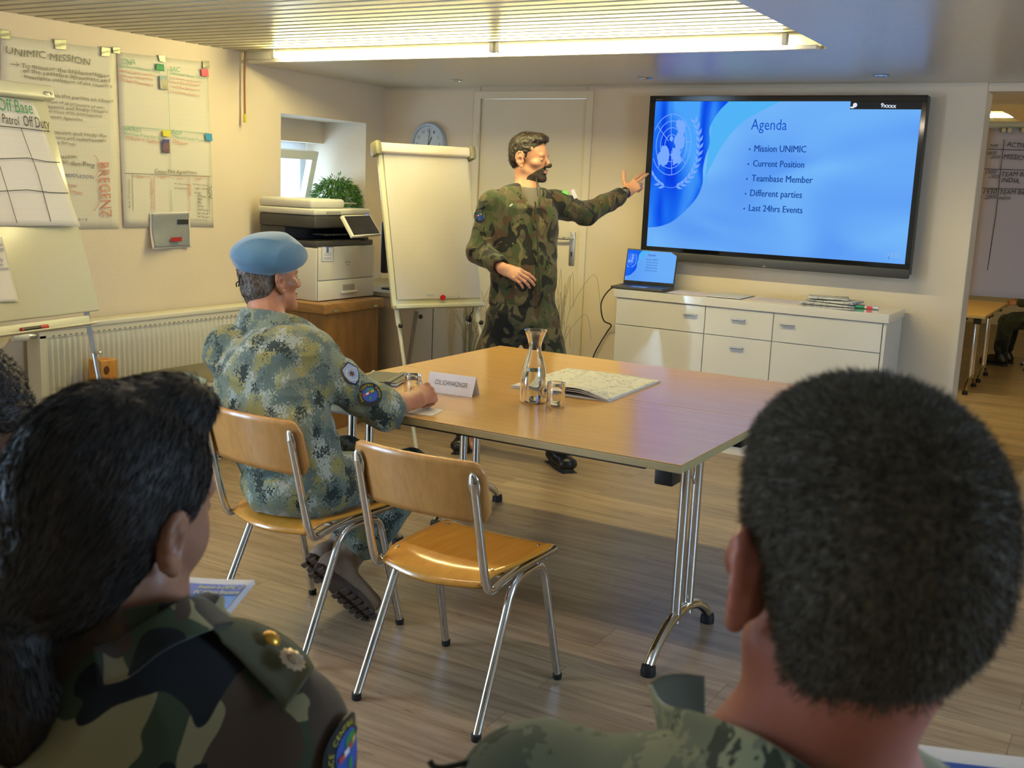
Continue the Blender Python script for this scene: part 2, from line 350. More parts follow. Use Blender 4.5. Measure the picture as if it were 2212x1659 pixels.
MB().box((-0.06, -0.06, 0), (0.05, 0.012, 0.012)).build('handle', M_alu, wf).matrix_basis = TS @ Matrix.Translation((0.75, 0.0, sh+0.01))
# back wall with the door and the pier
dx0, dx1, dzt = -4.125, -3.305, 2.075
struct(MB().bb((-5.3, YB, 0), (dx0, YB+0.2, 2.3)).bb((dx1, YB, 0), (AX, YB+0.2, 2.3)).bb((dx0, YB, dzt), (dx1, YB+0.2, 2.3)).build('wall_back', M_wall, bev=0.006))
struct(MB().bb((AX, YB+0.02, ZL-0.02), (3.2, YB+0.2, 2.3)).build('wall_lintel', M_wall))
d1 = struct(MB().bb((dx0+0.006, YB+0.004, 0.004), (dx1-0.006, YB+0.044, dzt-0.006)).build('door_1', M_door, bev=0.003))
fr = MB().prism([(dx0-0.045, 0), (dx0+0.004, 0), (dx0+0.004, dzt-0.004), (dx1-0.004, dzt-0.004), (dx1-0.004, 0), (dx1+0.045, 0), (dx1+0.045, dzt+0.045), (dx0-0.045, dzt+0.045)], (0, YB+0.006, 0), (1, 0, 0), (0, 0, 1), 0.018)
fr.build('door_frame', M_door, d1, world=True, bev=0.003)
hp = P(1237, 512, y=YB); hz = P(1237, 538, y=YB).z
MB().rbox((hp.x-0.02, YB-0.006, hz-0.11), (hp.x+0.02, YB+0.004, hz+0.11), 0.004).build('lock_plate', M_alu, d1, world=True, smooth=True)
lz = hz+0.07
hd = MB().tube(bend_path([(hp.x, YB, lz), (hp.x, YB-0.055, lz), (hp.x-0.135, YB-0.06, lz-0.003)], 0.02), 0.0095, 12).build('door_handle', M_chrome, d1, world=True, smooth=True)
MB().box((hp.x, YB-0.007, hz-0.035), (0.008, 0.003, 0.03)).build('keyhole', M_black, d1, world=True)
for z in (1.75, 0.3): MB().cyl((dx0-0.008, YB-0.014, z), (dx0-0.008, YB-0.014, z+0.09), 0.008, seg=12).build('hinge', M_door, d1, world=True, smooth=True)
# walls behind and beside the viewer, annex shell
struct(MB().bb((-5.2, -2.7, 0), (3.3, -2.5, 2.3)).build('wall_rear', M_wall))
struct(MB().bb((3.0, -2.6, 0), (3.25, 1.7, 2.3)).bb((3.0, 3.5, 0), (3.25, 6.65, 2.3)).bb((3.0, 1.7, 0), (3.25, 3.5, 0.9)).bb((3.0, 1.7, 2.0), (3.25, 3.5, 2.3)).build('wall_right', M_wall))
def window_unit(name, x, y0, y1, z0, z1):
    f = struct(MB().bb((x-0.03, y0, z0), (x+0.03, y0+0.07, z1)).bb((x-0.03, y1-0.07, z0), (x+0.03, y1, z1)).bb((x-0.03, y0, z0), (x+0.03, y1, z0+0.07)).bb((x-0.03, y0, z1-0.07), (x+0.03, y1, z1)).bb((x-0.03, (y0+y1)/2-0.05, z0), (x+0.03, (y0+y1)/2+0.05, z1)).build(name, M_pvc, bev=0.004))
    MB().bb((x-0.004, y0+0.06, z0+0.06), (x+0.004, y1-0.06, z1-0.06)).build('pane', M_pane, f, world=True)
window_unit('window_2', 3.08, 1.7, 3.5, 0.9, 2.0); window_unit('door_2', -4.95, -0.7, 0.9, 0.0, 2.05)
struct(MB().bb((-2.7, 6.62, -0.2), (-2.5, 17, 2.6)).build('wall_annex_left', M_wall)); struct(MB().bb((3.0, 6.65, -0.2), (3.2, 17, 2.6)).build('wall_annex_right', M_wall))
struct(MB().bb((-2.6, 16.8, -0.2), (3.2, 17, 2.6)).build('wall_annex_end', M_wall))
b = MB().bb((-2.6, 8.2, ZL+0.1), (-1.05, 17, ZL+0.2))
yy = 8.22
while yy < 13: b.bb((-2.5, yy, ZL+0.085), (-1.06, yy+0.075, ZL+0.105)); yy += 0.094
struct(b.build('ceiling_annex_slats', M_slat))
struct(MB().bb((-2.6, 6.66, ZL-0.02), (3.2, 8.2, ZL+0.1)).bb((-1.05, 8.2, ZL-0.02), (3.2, 17, ZL+0.1)).build('ceiling_annex', M_wall))
# ---------------------------------------------------------------- lamps
def tube_lamp(name, x0, x1, y, z, label, strength, grp, lc=(1.0, 0.87, 0.37)):
    t = thing(name, label, 'ceiling light', ((x0+x1)/2, y, z-0.05), group=grp)
    MB().rbox((x0+0.02, y-0.012, z-0.026), (x1-0.02, y+0.03, z-0.001), 0.004).build('batten', M_white, t, world=True, smooth=True)
    for x in (x0+0.012, x1-0.012): MB().rbox((x-0.012, y-0.018, z-0.052), (x+0.012, y+0.018, z-0.004), 0.004).build('lamp_holder', M_white, t, world=True, smooth=True)
    MB().cyl((x0+0.024, y-0.004, z-0.039), (x1-0.024, y-0.004, z-0.039), 0.0125, seg=16).build('fluorescent_tube', emis('warm fluorescent '+str(strength), lc, strength), t, world=True, smooth=True)
    return t
tube_lamp('tube_light', -4.49, -3.005, 4.81, ZU, 'lit fluorescent tube at the ceiling recess edge, the left one of the end-to-end pair', 160, 'tube lights along the recess edge')
tube_lamp('tube_light', -2.99, -1.51, 4.81, ZU, 'lit fluorescent tube at the ceiling recess edge, the right one ending near the blue-lit ceiling', 160, 'tube lights along the recess edge')
tube_lamp('tube_light', -4.1, -2.6, 2.05, ZU, 'lit fluorescent tube on the slatted ceiling above the seated man, towards the posters', 82, 'tube lights nearer the audience', (1.0, 0.80, 0.58))
tube_lamp('tube_light', -2.55, -1.5, 2.05, ZU, 'lit fluorescent tube on the slatted ceiling above the empty chair', 82, 'tube lights nearer the audience', (1.0, 0.80, 0.58))
tube_lamp('tube_light', -2.45, -1.12, 9.6, ZL+0.085, 'lit fluorescent tube on the ceiling of the adjoining room', 260, None)
tube_lamp('tube_light', 0.3, 1.8, 10.2, ZL-0.02, 'added unseen fluorescent tube farther right, brightening the adjoining room', 150, None)  # added lamp outside the view, lifts the light in the adjoining room
for i, (u, v) in enumerate(((985, 173), (1393, 168), (1903, 162))):
    p = P(u, v, z=ZL); t = thing('recessed_spotlight', ('small recessed ceiling spotlight above the clock and door', 'small recessed ceiling spotlight just left of the big screen', 'small recessed ceiling spotlight above the right part of the big screen')[i], 'spotlight', (p.x, p.y, ZL), group='recessed spots in the lowered ceiling')
    MB().lathe([(0.026, -0.001), (0.040, -0.0005), (0.042, -0.004), (0.030, -0.008), (0.026, -0.001)], seg=24).build('trim_ring', M_chrome, t, smooth=True)
    MB().lathe([(0.0001, -0.003), (0.024, -0.003)], seg=20).build('spot_lens', emis('spot lens', (1.0, 0.93, 0.8), 2.0), t)
# ================================================================ furniture
TZ = 0.735
def t_leg(t, x, yc, y_half=0.262, zt=TZ-0.025, z0=0.0, sgn=1, span=None):
    """folding T-leg: two uprights on an arched foot, hinge block above"""
    lg = MB()
    for dy in (-0.055, 0.055): lg.cyl((x, yc+dy, z0+0.11), (x, yc+dy, zt), 0.0175, seg=16)
    L = lg.build('leg', M_chrome, t, world=True, smooth=True)
    pts = [(x, yc-y_half, z0+0.03), (x, yc-y_half*0.8, z0+0.075), (x, yc-y_half*0.45, z0+0.118), (x, yc, z0+0.135), (x, yc+y_half*0.45, z0+0.118), (x, yc+y_half*0.8, z0+0.075), (x, yc+y_half, z0+0.03)]
    ft = MB().tube(smooth_path(pts, 5), 0.0175, 14).build('foot', M_chrome, L, world=True, smooth=True)
    for s in (-1, 1): MB().lathe([(0.001, 0), (0.024, 0), (0.025, 0.012), (0.022, 0.034), (0.012, 0.04), (0.001, 0.04)], (x, yc+s*y_half, z0)).build('foot_cap', M_rubber, L, world=True, smooth=True)
    MB().tube(smooth_path([(x-sgn*0.02, yc-0.04, zt-0.05), (x-sgn*0.02, yc+0.02, zt-0.09), (x, yc+0.045, zt-0.15)], 5), 0.005, 8).build('latch_wire', M_chrome, L, world=True, smooth=True)
    for s in (-1, 1):
        MB().rbox((x+sgn*0.04-0.03, yc+s*0.31-0.035, zt-0.055), (x+sgn*0.04+0.03, yc+s*0.31+0.035, zt), 0.005).build('hinge_block', M_black, t, world=True, smooth=True)
def table(x0, x1, y0, y1, label, z0=0.0, cat='table', grp='folding meeting tables'):
    t = thing('folding_table', label, cat, ((x0+x1)/2, (y0+y1)/2, z0), group=grp); zt = z0+TZ
    MB().rbox((x0, y0, zt-0.0035), (x1, y1, zt), 0.0015, 1).build('tabletop', M_beech, t, world=True)
    MB().rbox((x0+0.0005, y0+0.0005, zt-0.028), (x1-0.0005, y1-0.0005, zt-0.0036), 0.003, 2).build('edge_band', M_edge, t, world=True)
    for x, s in ((x1-0.11, 1), (x0+0.11, -1)): t_leg(t, x, (y0+y1)/2-0.015, zt=zt-0.028, z0=z0, sgn=s)
    for y in (y0+0.12, y1-0.12): MB().bb((x0+0.16, y-0.012, zt-0.062), (x1-0.16, y+0.012, zt-0.0285)).build('rail', M_black, t, world=True)
    return t
table(-2.722, -1.122, 2.911, 3.7095, 'beech topped folding table nearer the viewer, with chrome T legs, carrying the carafe')
table(-2.722, -1.122, 3.7125, 4.511, 'beech topped folding table farther from the viewer, in front of the standing man')
# ---------------------------------------------------------------- chairs
def make_chair(name, label, loc, rz, grp):
    t = thing(name, label, 'chair', loc, rz, grp)
    # plywood seat, curled down at its rear edge and slightly dished
    def seat(u, v):
        y = -0.175+0.405*v; w = 0.200-0.028*(1-v)**3-0.012*max(0, v-0.85)/0.15; x = (2*u-1)*w
        z = 0.452-0.006*math.cos((2*u-1)*PI/2)-0.030*max(0, (0.2-v)/0.2)**2-0.018*max(0, (v-0.86)/0.14)**2
        y -= 0.035*math.cos((2*u-1)*PI/2)*(1-v)**2; return Vector((x, y, z))
    s = MB().grid(seat, 20, 24).build('seat', M_plyseat, t, smooth=True, thick=0.010); s.modifiers['thick'].offset = -1
    def back(u, v):
        a = 2*u-1; hw = 0.2185; r = 0.035; x = a*hw; z = 0.625+0.178*v
        # rounded corners
        cx = max(0, abs(x)-(hw-r)); zz = (v-0.5)*0.178
        lim = 0.089-(r-math.sqrt(max(0, r*r-cx*cx))) if cx > 0 else 0.089
        zz = zz/0.089*lim
        y = -0.205-0.045*(1-a*a)-0.05*(zz/0.178+0.5); return Vector((x, y, 0.714+zz-0.004*a*a))
    MB().grid(back, 28, 10).build('backrest', M_ply, t, smooth=True, thick=0.011)
    for sx in (-1, 1):
        x = sx*0.193
        pts = bend_path([(x, 0.205, 0.432), (x, -0.02, 0.432), (x, -0.115, 0.420), (x-sx*0.0, -0.172, 0.405), (x, -0.195, 0.46), (x, -0.268, 0.745)], 0.03)
        rs = [0.0125]*len(pts)
        MB().tube(pts, rs, 12).build('back_tube', M_chrome, t, smooth=True)
        M = Matrix.Translation((x, -0.266, 0.735)) @ Matrix.Rotation(math.radians(14), 4, 'X')
        MB().ell((0, 0, 0), (0.019, 0.009, 0.040), 16, 10, M=None).build('tube_end', M_chrome, t, smooth=True).matrix_basis = M
        p = bend_path([(sx*0.211, -0.236, 0.012), (sx*0.198, -0.045, 0.408), (sx*0.196, 0.13, 0.413), (sx*0.212, 0.235, 0.012)], 0.055, 8)
        k = len(p)//2
        MB().tube(p[:k+1], 0.0125, 12).build('leg', M_chrome, t, smooth=True)
        MB().tube(p[k:], 0.0125, 12).build('leg', M_chrome, t, smooth=True)
        for yy, zz in ((-0.236, 0), (0.235, 0)): MB().lathe([(0.001, 0), (0.0125, 0), (0.0145, 0.004), (0.0145, 0.020), (0.0125, 0.022), (0.001, 0.022)], (sx*0.211, yy, 0)).build('foot_cap', M_rubber, t, smooth=True)
        for yy in (-0.11, 0.155): MB().ell((sx*0.165, yy, 0.4525), (0.006, 0.006, 0.0022), 12, 6).build('screw', M_chrome, t, smooth=True)
    MB().cyl((-0.193, 0.16, 0.420), (0.193, 0.16, 0.420), 0.009, seg=10).cyl((-0.193, -0.06, 0.420), (0.193, -0.06, 0.420), 0.009, seg=10).build('crossbar', M_chrome, t, smooth=True)
    return t
def copy_tree(o, parent=None):
    c = o.copy(); COL.objects.link(c); c.parent = parent
    if parent is not None: c.matrix_basis = o.matrix_basis
    for ch in list(o.children): copy_tree(ch, c)
    return c
def put(o, loc, rz, label=None, grp=None):
    o.matrix_basis = Matrix.Translation(Vector(loc)) @ Matrix.Rotation(rz, 4, 'Z')
    if label: o['label'] = label
    if grp: o['group'] = grp
    return o
G = 'wooden chairs on chrome tube frames'
ch0 = make_chair('stacking_chair', 'empty wooden chair with chrome tube frame pulled up to the near table', (-1.668, 2.606, 0), 0, G)
put(copy_tree(ch0), (-2.335, 2.672, 0), math.radians(-4), 'wooden chair with chrome tube frame on which the man with the blue beret sits')
# ---------------------------------------------------------------- sideboard
t = thing('sideboard', 'white high gloss sideboard with drawers below the wall screen', 'sideboard', (-2.02, 6.21, 0))
X0, X1, Y0, Y1 = -2.815, -1.215, 6.006, 6.415
zc = [P(205/3.072+1260, v/3.072+520, y=Y0).z for v in (372, 545)]
xs = [X0+0.004, P(1524.3, 665, y=Y0).x, P(1671.5, 680, y=Y0).x, X1-0.018]
MB().rbox((X0-0.012, Y0-0.012, 0.862), (X1+0.012, Y1, 0.911), 0.003).build('top_panel', M_gloss, t, world=True)
MB().bb((X0, Y0+0.018, 0.075), (X1, Y1-0.005, 0.862)).build('body', M_white, t, world=True)
MB().bb((X0, Y0+0.03, 0.0), (X1, Y1-0.01, 0.075)).build('plinth', M_gloss, t, world=True)
MB().rbox((X1-0.016, Y0, 0.075), (X1+0.002, Y0+0.018, 0.858), 0.002).build('side_edge', M_gloss, t, world=True)
g = 0.0022; z1, z2, z3 = 0.857, 0.697, 0.085
for i in range(3):
    a, bx = xs[i]+g, xs[i+1]-g
    rows = ((z2+g, z1, 'drawer'), (z3, z2-g, 'door' if i != 1 else 'drawer'))
    for j, (za, zb, nm) in enumerate(rows):
        f = MB().rbox((a, Y0-0.001, za), (bx, Y0+0.017, zb), 0.0015, 1).build(nm, M_gloss, t, world=True)
        if j == 0 or i == 1:
            hx = (bx-0.10, (a+bx)/2, a+0.10)[i]; hz = zb-0.055
            if i == 0: hx = P(1493, 676, y=Y0).x
            if i == 2: hx = P(1701, 697, y=Y0).x
            MB().rbox((hx-0.041, Y0-0.024, hz-0.003), (hx+0.041, Y0-0.0012, hz+0.003), 0.002).build('handle', M_alu, f, world=True)
# ---------------------------------------------------------------- TV
YT = 6.33
t = thing('wall_screen', 'large black framed wall screen showing the blue Agenda slide', 'television', (-2.0, 6.40, 1.12))
tl, tr, br_, bl = P(1405.5, 208.3, y=YT), P(2009.2, 204, y=YT), P(1959.4, 602.7, y=YT), P(1383, 560, y=YT)
OX0, OX1, OZ1, OZ0 = (tl.x+bl.x)/2, (tr.x+br_.x)/2, (tl.z+tr.z)/2, br_.z
SX0, SX1, SZ1, SZ0 = -2.7765, -1.2165, 2.043, 1.164
MB().rbox((OX0, YT+0.004, OZ0+0.02), (OX1, YT+0.075, OZ1), 0.008).build('housing', M_dark, t, world=True, smooth=True)
M_bez = mat('glossy black bezel', '0b0b0e', 0.08)
bz = MB()
for lo, hi in (((OX0, YT-0.006, SZ1), (OX1, YT+0.006, OZ1)), ((OX0, YT-0.006, OZ0+0.055), (OX1, YT+0.006, SZ0)), ((OX0, YT-0.006, SZ0), (SX0, YT+0.006, SZ1)), ((SX1, YT-0.006, SZ0), (OX1, YT+0.006, SZ1))): bz.bb(lo, hi)
bz.build('bezel', M_bez, t, world=True, bev=0.002)
MB().rbox((OX0, YT-0.010, OZ0), (OX1, YT+0.02, OZ0+0.054), 0.006).build('lower_trim', M_dark, t, world=True, smooth=True)
MB().bb((-2.3, YT+0.07, 1.35), (-1.7, YB, 1.85)).build('wall_bracket', M_black, t, world=True)
NY = Vector((0, -1, 0))
def sheet_quad(x0, x1, z0, z1, y): return MB().add([(x0, y, z0), (x1, y, z0), (x1, y, z1), (x0, y, z1)], [(0, 1, 2, 3)])
def slide_mat():
    m = bpy.data.materials.new('slide background light'); m.use_nodes = True; tr_ = m.node_tree; tr_.nodes.remove(tr_.nodes['Principled BSDF'])
    N = tr_.nodes.new; L = tr_.links.new
    c = N('ShaderNodeTexCoord'); mp = N('ShaderNodeMapping'); mp.inputs['Scale'].default_value = (1.1, 1, 1.9); L(c.outputs['Object'], mp.inputs[0])
    nz = N('ShaderNodeTexNoise'); nz.inputs['Scale'].default_value = 1.3; nz.inputs['Detail'].default_value = 1.0; nz.inputs['Distortion'].default_value = 0.6; L(mp.outputs[0], nz.inputs['Vector'])
    r = N('ShaderNodeValToRGB'); L(nz.outputs['Fac'], r.inputs[0]); r.color_ramp.elements[0].position = 0.35; r.color_ramp.elements[0].color = (*lin('5d9df5'), 1); r.color_ramp.elements[1].position = 0.68; r.color_ramp.elements[1].color = (*lin('78bcfb'), 1)
    e = N('ShaderNodeEmission'); L(r.outputs[0], e.inputs[0]); e.inputs[1].default_value = 1.0; L(e.outputs[0], tr_.nodes['Material Output'].inputs[0]); return m
def wave_mat():
    m = bpy.data.materials.new('slide flag wave light'); m.use_nodes = True; tr_ = m.node_tree; tr_.nodes.remove(tr_.nodes['Principled BSDF'])
    N = tr_.nodes.new; L = tr_.links.new
    c = N('ShaderNodeTexCoord'); mp = N('ShaderNodeMapping'); mp.inputs['Rotation'].default_value = (0, 0.7, 0); mp.inputs['Scale'].default_value = (5.2, 1, 1.6); L(c.outputs['Object'], mp.inputs[0])
    nz = N('ShaderNodeTexNoise'); nz.inputs['Scale'].default_value = 1.1; nz.inputs['Detail'].default_value = 0.5; nz.inputs['Distortion'].default_value = 0.9; L(mp.outputs[0], nz.inputs['Vector'])
    r = N('ShaderNodeValToRGB'); L(nz.outputs['Fac'], r.inputs[0]); cr = r.color_ramp; cr.elements.new(0.5)
    for e_, (p_, c_) in zip(cr.elements, ((0.36, '0a3fe6'), (0.5, '1a6cf2'), (0.68, '4ba4fb'))): e_.position = p_; e_.color = (*lin(c_), 1)
    e = N('ShaderNodeEmission'); L(r.outputs[0], e.inputs[0]); L(e.outputs[0], tr_.nodes['Material Output'].inputs[0]); return m
M_slide = slide_mat(); M_wave = wave_mat(); M_embl = emis('emblem light', '78aaff'); M_ink = emis('slide dark blue text', '1c4a9c'); M_head = emis('slide title text', '1b53c8'); M_sky = emis('slide pale wave', '52b4f6')
def slide(t, Q, y, full=True):
    """Q(a,b): a,b in 0..1 across the picture -> point"""
    scr = MB().add([Q(0, 0), Q(1, 0), Q(1, 1), Q(0, 1)], [(0, 1, 2, 3)]).build('screen', M_slide, t, world=True)
    ux = (Q(1, 0)-Q(0, 0)).normalized(); uy = (Q(0, 1)-Q(0, 0)).normalized(); n = ux.cross(uy)
    Wd = (Q(1, 0)-Q(0, 0)).length
    def poly(pts, m, name, lift):
        MB().add([Q(a, b)+n*lift*Wd for a, b in pts], [tuple(range(len(pts)))]).build(name, m, scr, world=True)
    def curve(pts, k=8): return [(p.x, p.y) for p in smooth_path([(a, b, 0) for a, b in pts], k)]
    edge = curve([(0.30, 1.0), (0.262, 0.93), (0.232, 0.83), (0.235, 0.72), (0.222, 0.63), (0.216, 0.55), (0.218, 0.45), (0.200, 0.36), (0.165, 0.28), (0.11, 0.19), (0.055, 0.145), (0.0, 0.13)])
    ed2 = curve([(0.50, 1.0), (0.42, 0.93), (0.35, 0.85), (0.29, 0.72), (0.255, 0.60), (0.235, 0.52), (0.225, 0.40)])
    poly([(0.24, 1.0)]+ed2, M_sky, 'slide_wave', 0.0006)
    poly([(0, 0.13), (0, 1.0)]+edge[:-1], M_wave, 'slide_flag', 0.0012)
    # world emblem: rings, meridians, land patches, two laurel branches
    em = MB(); asp = Wd/(Q(0, 1)-Q(0, 0)).length; cx, cy, R = 0.078, 0.708, 0.082
    def E(r, a, lift=0.0018): return Q(cx+R*r*math.cos(a)+0.02*max(0, r-1), cy+R*r*asp*1.42*math.sin(a)-0.05*max(0, r-1))+n*lift*Wd
    for rr in (0.33, 0.56, 0.78, 1.0):
        em.ribbon([E(rr, 2*PI*k/64) for k in range(65)], Wd*0.0028, n)
    for k in range(8): a = k*PI/4+0.12; em.ribbon([E(0.2, a), E(1.0, a)], Wd*0.0026, n)
    rnd = random.Random(5)
    for (r0, a0, s) in ((0.55, -2.3, 0.34), (0.45, -0.9, 0.32), (0.42, 0.2, 0.3), (0.72, 0.85, 0.26), (0.2, 1.6, 0.1), (0.75, 1.15, 0.16)):
        c0 = (r0*math.cos(a0), r0*math.sin(a0)); ps = []
        for k in range(16):
            a = 2*PI*k/16; q = s*(0.75+0.45*rnd.random()); px, py = c0[0]+q*math.cos(a)*0.85, c0[1]+q*math.sin(a); ps.append(E(math.hypot(px, py), math.atan2(py, px)))
        em.add(ps, [tuple(range(16))])
    for sgn in (-1, 1):
        for k in range(13):
            a = -PI/2+sgn*(0.22+k*0.165); c = E(1.34, a); tan = (E(1.34, a+sgn*0.01)-c).normalized(); out = (E(1.5, a)-c).normalized()
            for od in (-1, 1):
                L_ = Wd*0.030; w_ = Wd*0.0085; d_ = (tan+out*od*0.55).normalized(); pn = d_.cross(n)
                em.add([c, c+d_*L_*0.45+pn*w_*0.6, c+d_*L_, c+d_*L_*0.45-pn*w_*0.6], [(0, 1, 2, 3)])
        em.ribbon([E(1.34, -PI/2+sgn*(0.0+k*0.13)) for k in range(17)], Wd*0.0016, n)
    em.v = [v for v in em.v]
    # keep the part of the emblem that lies on the picture
    keep = []
    for f in em.f:
        if all((em.v[i]-Q(0, 0)).dot(ux) > 0.001*Wd for i in f): keep.append(f)
    em.f = keep
    em.build('slide_emblem', M_embl, scr, world=True)
    return scr, n, Wd
def QT(a, b): return Vector((SX0+(SX1-SX0)*a, YT, SZ0+(SZ1-SZ0)*b))
scr, n_, Wd = slide(t, QT, YT)
def tvt(mb, s, u0, v0, u1, v1, hs=1.12): return px_text(mb, s, u0, v0, u1, v1, NY, hs=hs, y=YT-0.003, lift=0)
def thick_text(mb, e):
    mb.v0 = len(mb.v); return mb
tvt(MB(), 'Agenda', 1622, 280, 1699, 281, 1.25).build('slide_title', M_head, scr, world=True)
for s, u0, v0, u1, v1 in (('Mission UNIMIC', 1629, 327.5, 1740.5, 329.5), ('Current Position', 1626, 359.5, 1736.5, 362.5), ('Teambase Member', 1623, 391.5, 1754.5, 396), ('Different parties', 1620, 423.5, 1731.5, 428), ('Last 24hrs Events', 1617, 455.5, 1732.5, 461)):
    b = MB()
    for dx in (0, 0.7): tvt(b, s, u0+dx, v0, u1+dx, v1, 1.2)
    c = P(u0-9.5, v0-5, y=YT-0.003); b.add([c+Vector((0.0055*math.cos(k*PI/5), 0, 0.0055*math.sin(k*PI/5))) for k in range(10)], [tuple(range(9, -1, -1))])
    b.build('slide_text', M_ink, scr, world=True)
bx0, bz = P(1836, 236, y=YT-0.003).x, P(1836, 236, y=YT-0.003).z
MB().add([(bx0, YT-0.0025, bz), (SX1, YT-0.0025, bz), (SX1, YT-0.0025, SZ1), (bx0, YT-0.0025, SZ1)], [(0, 1, 2, 3)]).build('status_bar', mat('status bar black', '101014', 0.6), scr, world=True)
b = MB(); tvt(b, '9xxxx', 1902, 232, 1935, 233.5, 1.05); tvt(b, '9xxxx', 1902.6, 232, 1935.6, 233.5, 1.05); b.build('status_text', emis('status white', 'dfe8f5'), scr, world=True); b = MB()
c = P(1847, 227, y=YT-0.0035); b.add([c+Vector((0.012*math.cos(k*PI/8), 0, 0.012*math.sin(k*PI/8))) for k in range(16)], [tuple(range(15, -1, -1))])
c = P(1841, 232, y=YT-0.0035); b.add([c+Vector((0.012*math.cos(k*PI/8), 0, 0.005*math.sin(k*PI/8))) for k in range(16)], [tuple(range(15, -1, -1))])
b.build('status_icon', emis('status white', 'dfe8f5'), scr, world=True)
b = MB(); px_text(b, '13:01', 1917, 556, 1943, 557.5, NY, y=YT-0.003, hs=1.1, lift=0); b.build('clock_text', emis('slide pale digits', '8fb6e8'), scr, world=True)
b = MB(); px_text(b, '2', 1918, 559, 1921.5, 559.3, NY, y=YT-0.0035, lift=0); b.build('page_number', M_ink, scr, world=True)
b = MB()
for dx in (0, 0.4): px_text(b, 'SHARP', 1639.5+dx, 563.5, 1664+dx, 566, NY, y=YT-0.0075, lift=0, hs=0.9)
c = P(1650.5, 575.5, y=YT-0.0115); b.ribbon([c+Vector((-0.009, 0, -0.004)), c+Vector((0, 0, 0.004)), c+Vector((0.009, 0, -0.004))], 0.003, NY)
b.build('brand_lettering', mat('silver print', 'b9bcc2', 0.4), t, world=True)
b = MB(); px_text(b, 'SHARP', 1417.5, 217, 1431, 217, NY, y=YT-0.0075, lift=0); b.build('corner_lettering', mat('grey print', '7a7c84', 0.5), t, world=True)
# ---------------------------------------------------------------- laptop
lp = thing('laptop', 'open dark laptop showing the same blue slide on the left end of the sideboard', 'laptop', (-2.73, 6.14, 0.911))
zt = 0.911
ang = math.radians(6)
LB = Matrix.Translation((-2.71, 6.165, zt)) @ Matrix.Rotation(ang, 4, 'Z')
MB().rbox((-0.165, -0.135, 0.0), (0.165, 0.105, 0.016), 0.005).build('base', M_dark, lp, world=False, smooth=True).matrix_basis = wmx(lp).inverted() @ LB
kb = MB()
for r in range(5):
    for c in range(13): kb.bb((-0.145+c*0.0225, 0.0+r*0.0185-0.02, 0.016), (-0.126+c*0.0225, 0.0155+r*0.0185-0.02, 0.0172))
kb.build('keyboard', M_black, lp).matrix_basis = wmx(lp).inverted() @ LB
MB().bb((-0.05, -0.12, 0.016), (0.05, -0.045, 0.0164)).build('touchpad', M_alu, lp).matrix_basis = wmx(lp).inverted() @ LB
LL = LB @ Matrix.Translation((0, 0.10, 0.014)) @ Matrix.Rotation(math.radians(-12), 4, 'X')
lid = MB().rbox((-0.165, 0.0, 0.0), (0.165, 0.007, 0.222), 0.004).build('lid', M_black, lp, smooth=True); lid.matrix_basis = wmx(lp).inverted() @ LL
def QL(a, b): return LL @ Vector((-0.158+0.316*a, -0.0012, 0.022+0.192*b))
ls, ln, lw = slide(lp, QL, 0)
b = MB()
for k, (s, z_) in enumerate((('Mission UNIMIC', 0.72), ('Current Position', 0.63), ('Teambase Member', 0.54), ('Different parties', 0.45), ('Last 24hrs Events', 0.36))):
    text(b, s, QL(0.40, z_-0.02), QL(0.64, z_-0.02), ln, hs=1.2, lift=0.0008)
text(b, 'Agenda', QL(0.42, 0.84), QL(0.58, 0.84), ln, hs=1.1, lift=0.0008); b.build('slide_text', M_ink, ls, world=True)
# ---------------------------------------------------------------- papers etc on the sideboard
def flat(name, pts, m, label, cat, th=0.0012, grp=None, z=0.9115):
    b = MB(); ps = [Vector(p) for p in pts]; ps = [Vector((p.x, p.y, z)) for p in ps]; k = len(ps)
    b.add(ps+[p+Vector((0, 0, th)) for p in ps], [tuple(range(k-1, -1, -1)), tuple(range(k, 2*k))]+[(i, (i+1) % k, k+(i+1) % k, k+i) for i in range(k)])
    return tag(b.build(name, m), label, cat, grp)
def rect(cx, cy, w, h, a): return [Vector((cx+x*math.cos(a)-y*math.sin(a), cy+x*math.sin(a)+y*math.cos(a), 0)) for x, y in ((-w/2, -h/2), (w/2, -h/2), (w/2, h/2), (-w/2, h/2))]
M_pink = paper('pinkish sheet', 'e0d0cf')
g_ = 'flat sheets on the sideboard'
flat('paper_sheet', rect(-2.36, 6.16, 0.297, 0.21, 0.03), M_pink, 'flat white sheet beside the laptop on the sideboard', 'paper', grp=g_)
flat('paper_sheet', rect(-2.16, 6.2, 0.21, 0.297, 0.02), M_paper, 'flat white sheet in the middle of the sideboard, between two others', 'paper', 0.003, grp=g_, z=0.9135)
flat('paper_sheet', rect(-1.86, 6.19, 0.297, 0.21, -0.06), M_pink, 'flat sheet with a dark pen line, beside the folded newspapers on the sideboard', 'paper', grp=g_)
def newspaper(cx, cy, z, w, h, a, th, label, seed):
    t = thing('folded_newspaper', label, 'newspaper', (cx, cy, z), a, 'folded newspapers on the sideboard'); rnd = random.Random(seed)
    for k in range(3):
        z0 = k*th/3
        def f(u, v, k=k, z0=z0): return Vector(((u-0.5)*w*(1-0.01*k), (v-0.5)*h, z0+0.004*math.sin(3*u+seed+v*2)*(k > 0)*0.6+0.002+0.003*(u*(1-u))))
        o = MB().grid(f, 12, 8).build('page_fold', M_news, t, smooth=True, thick=0.0025)
    return t
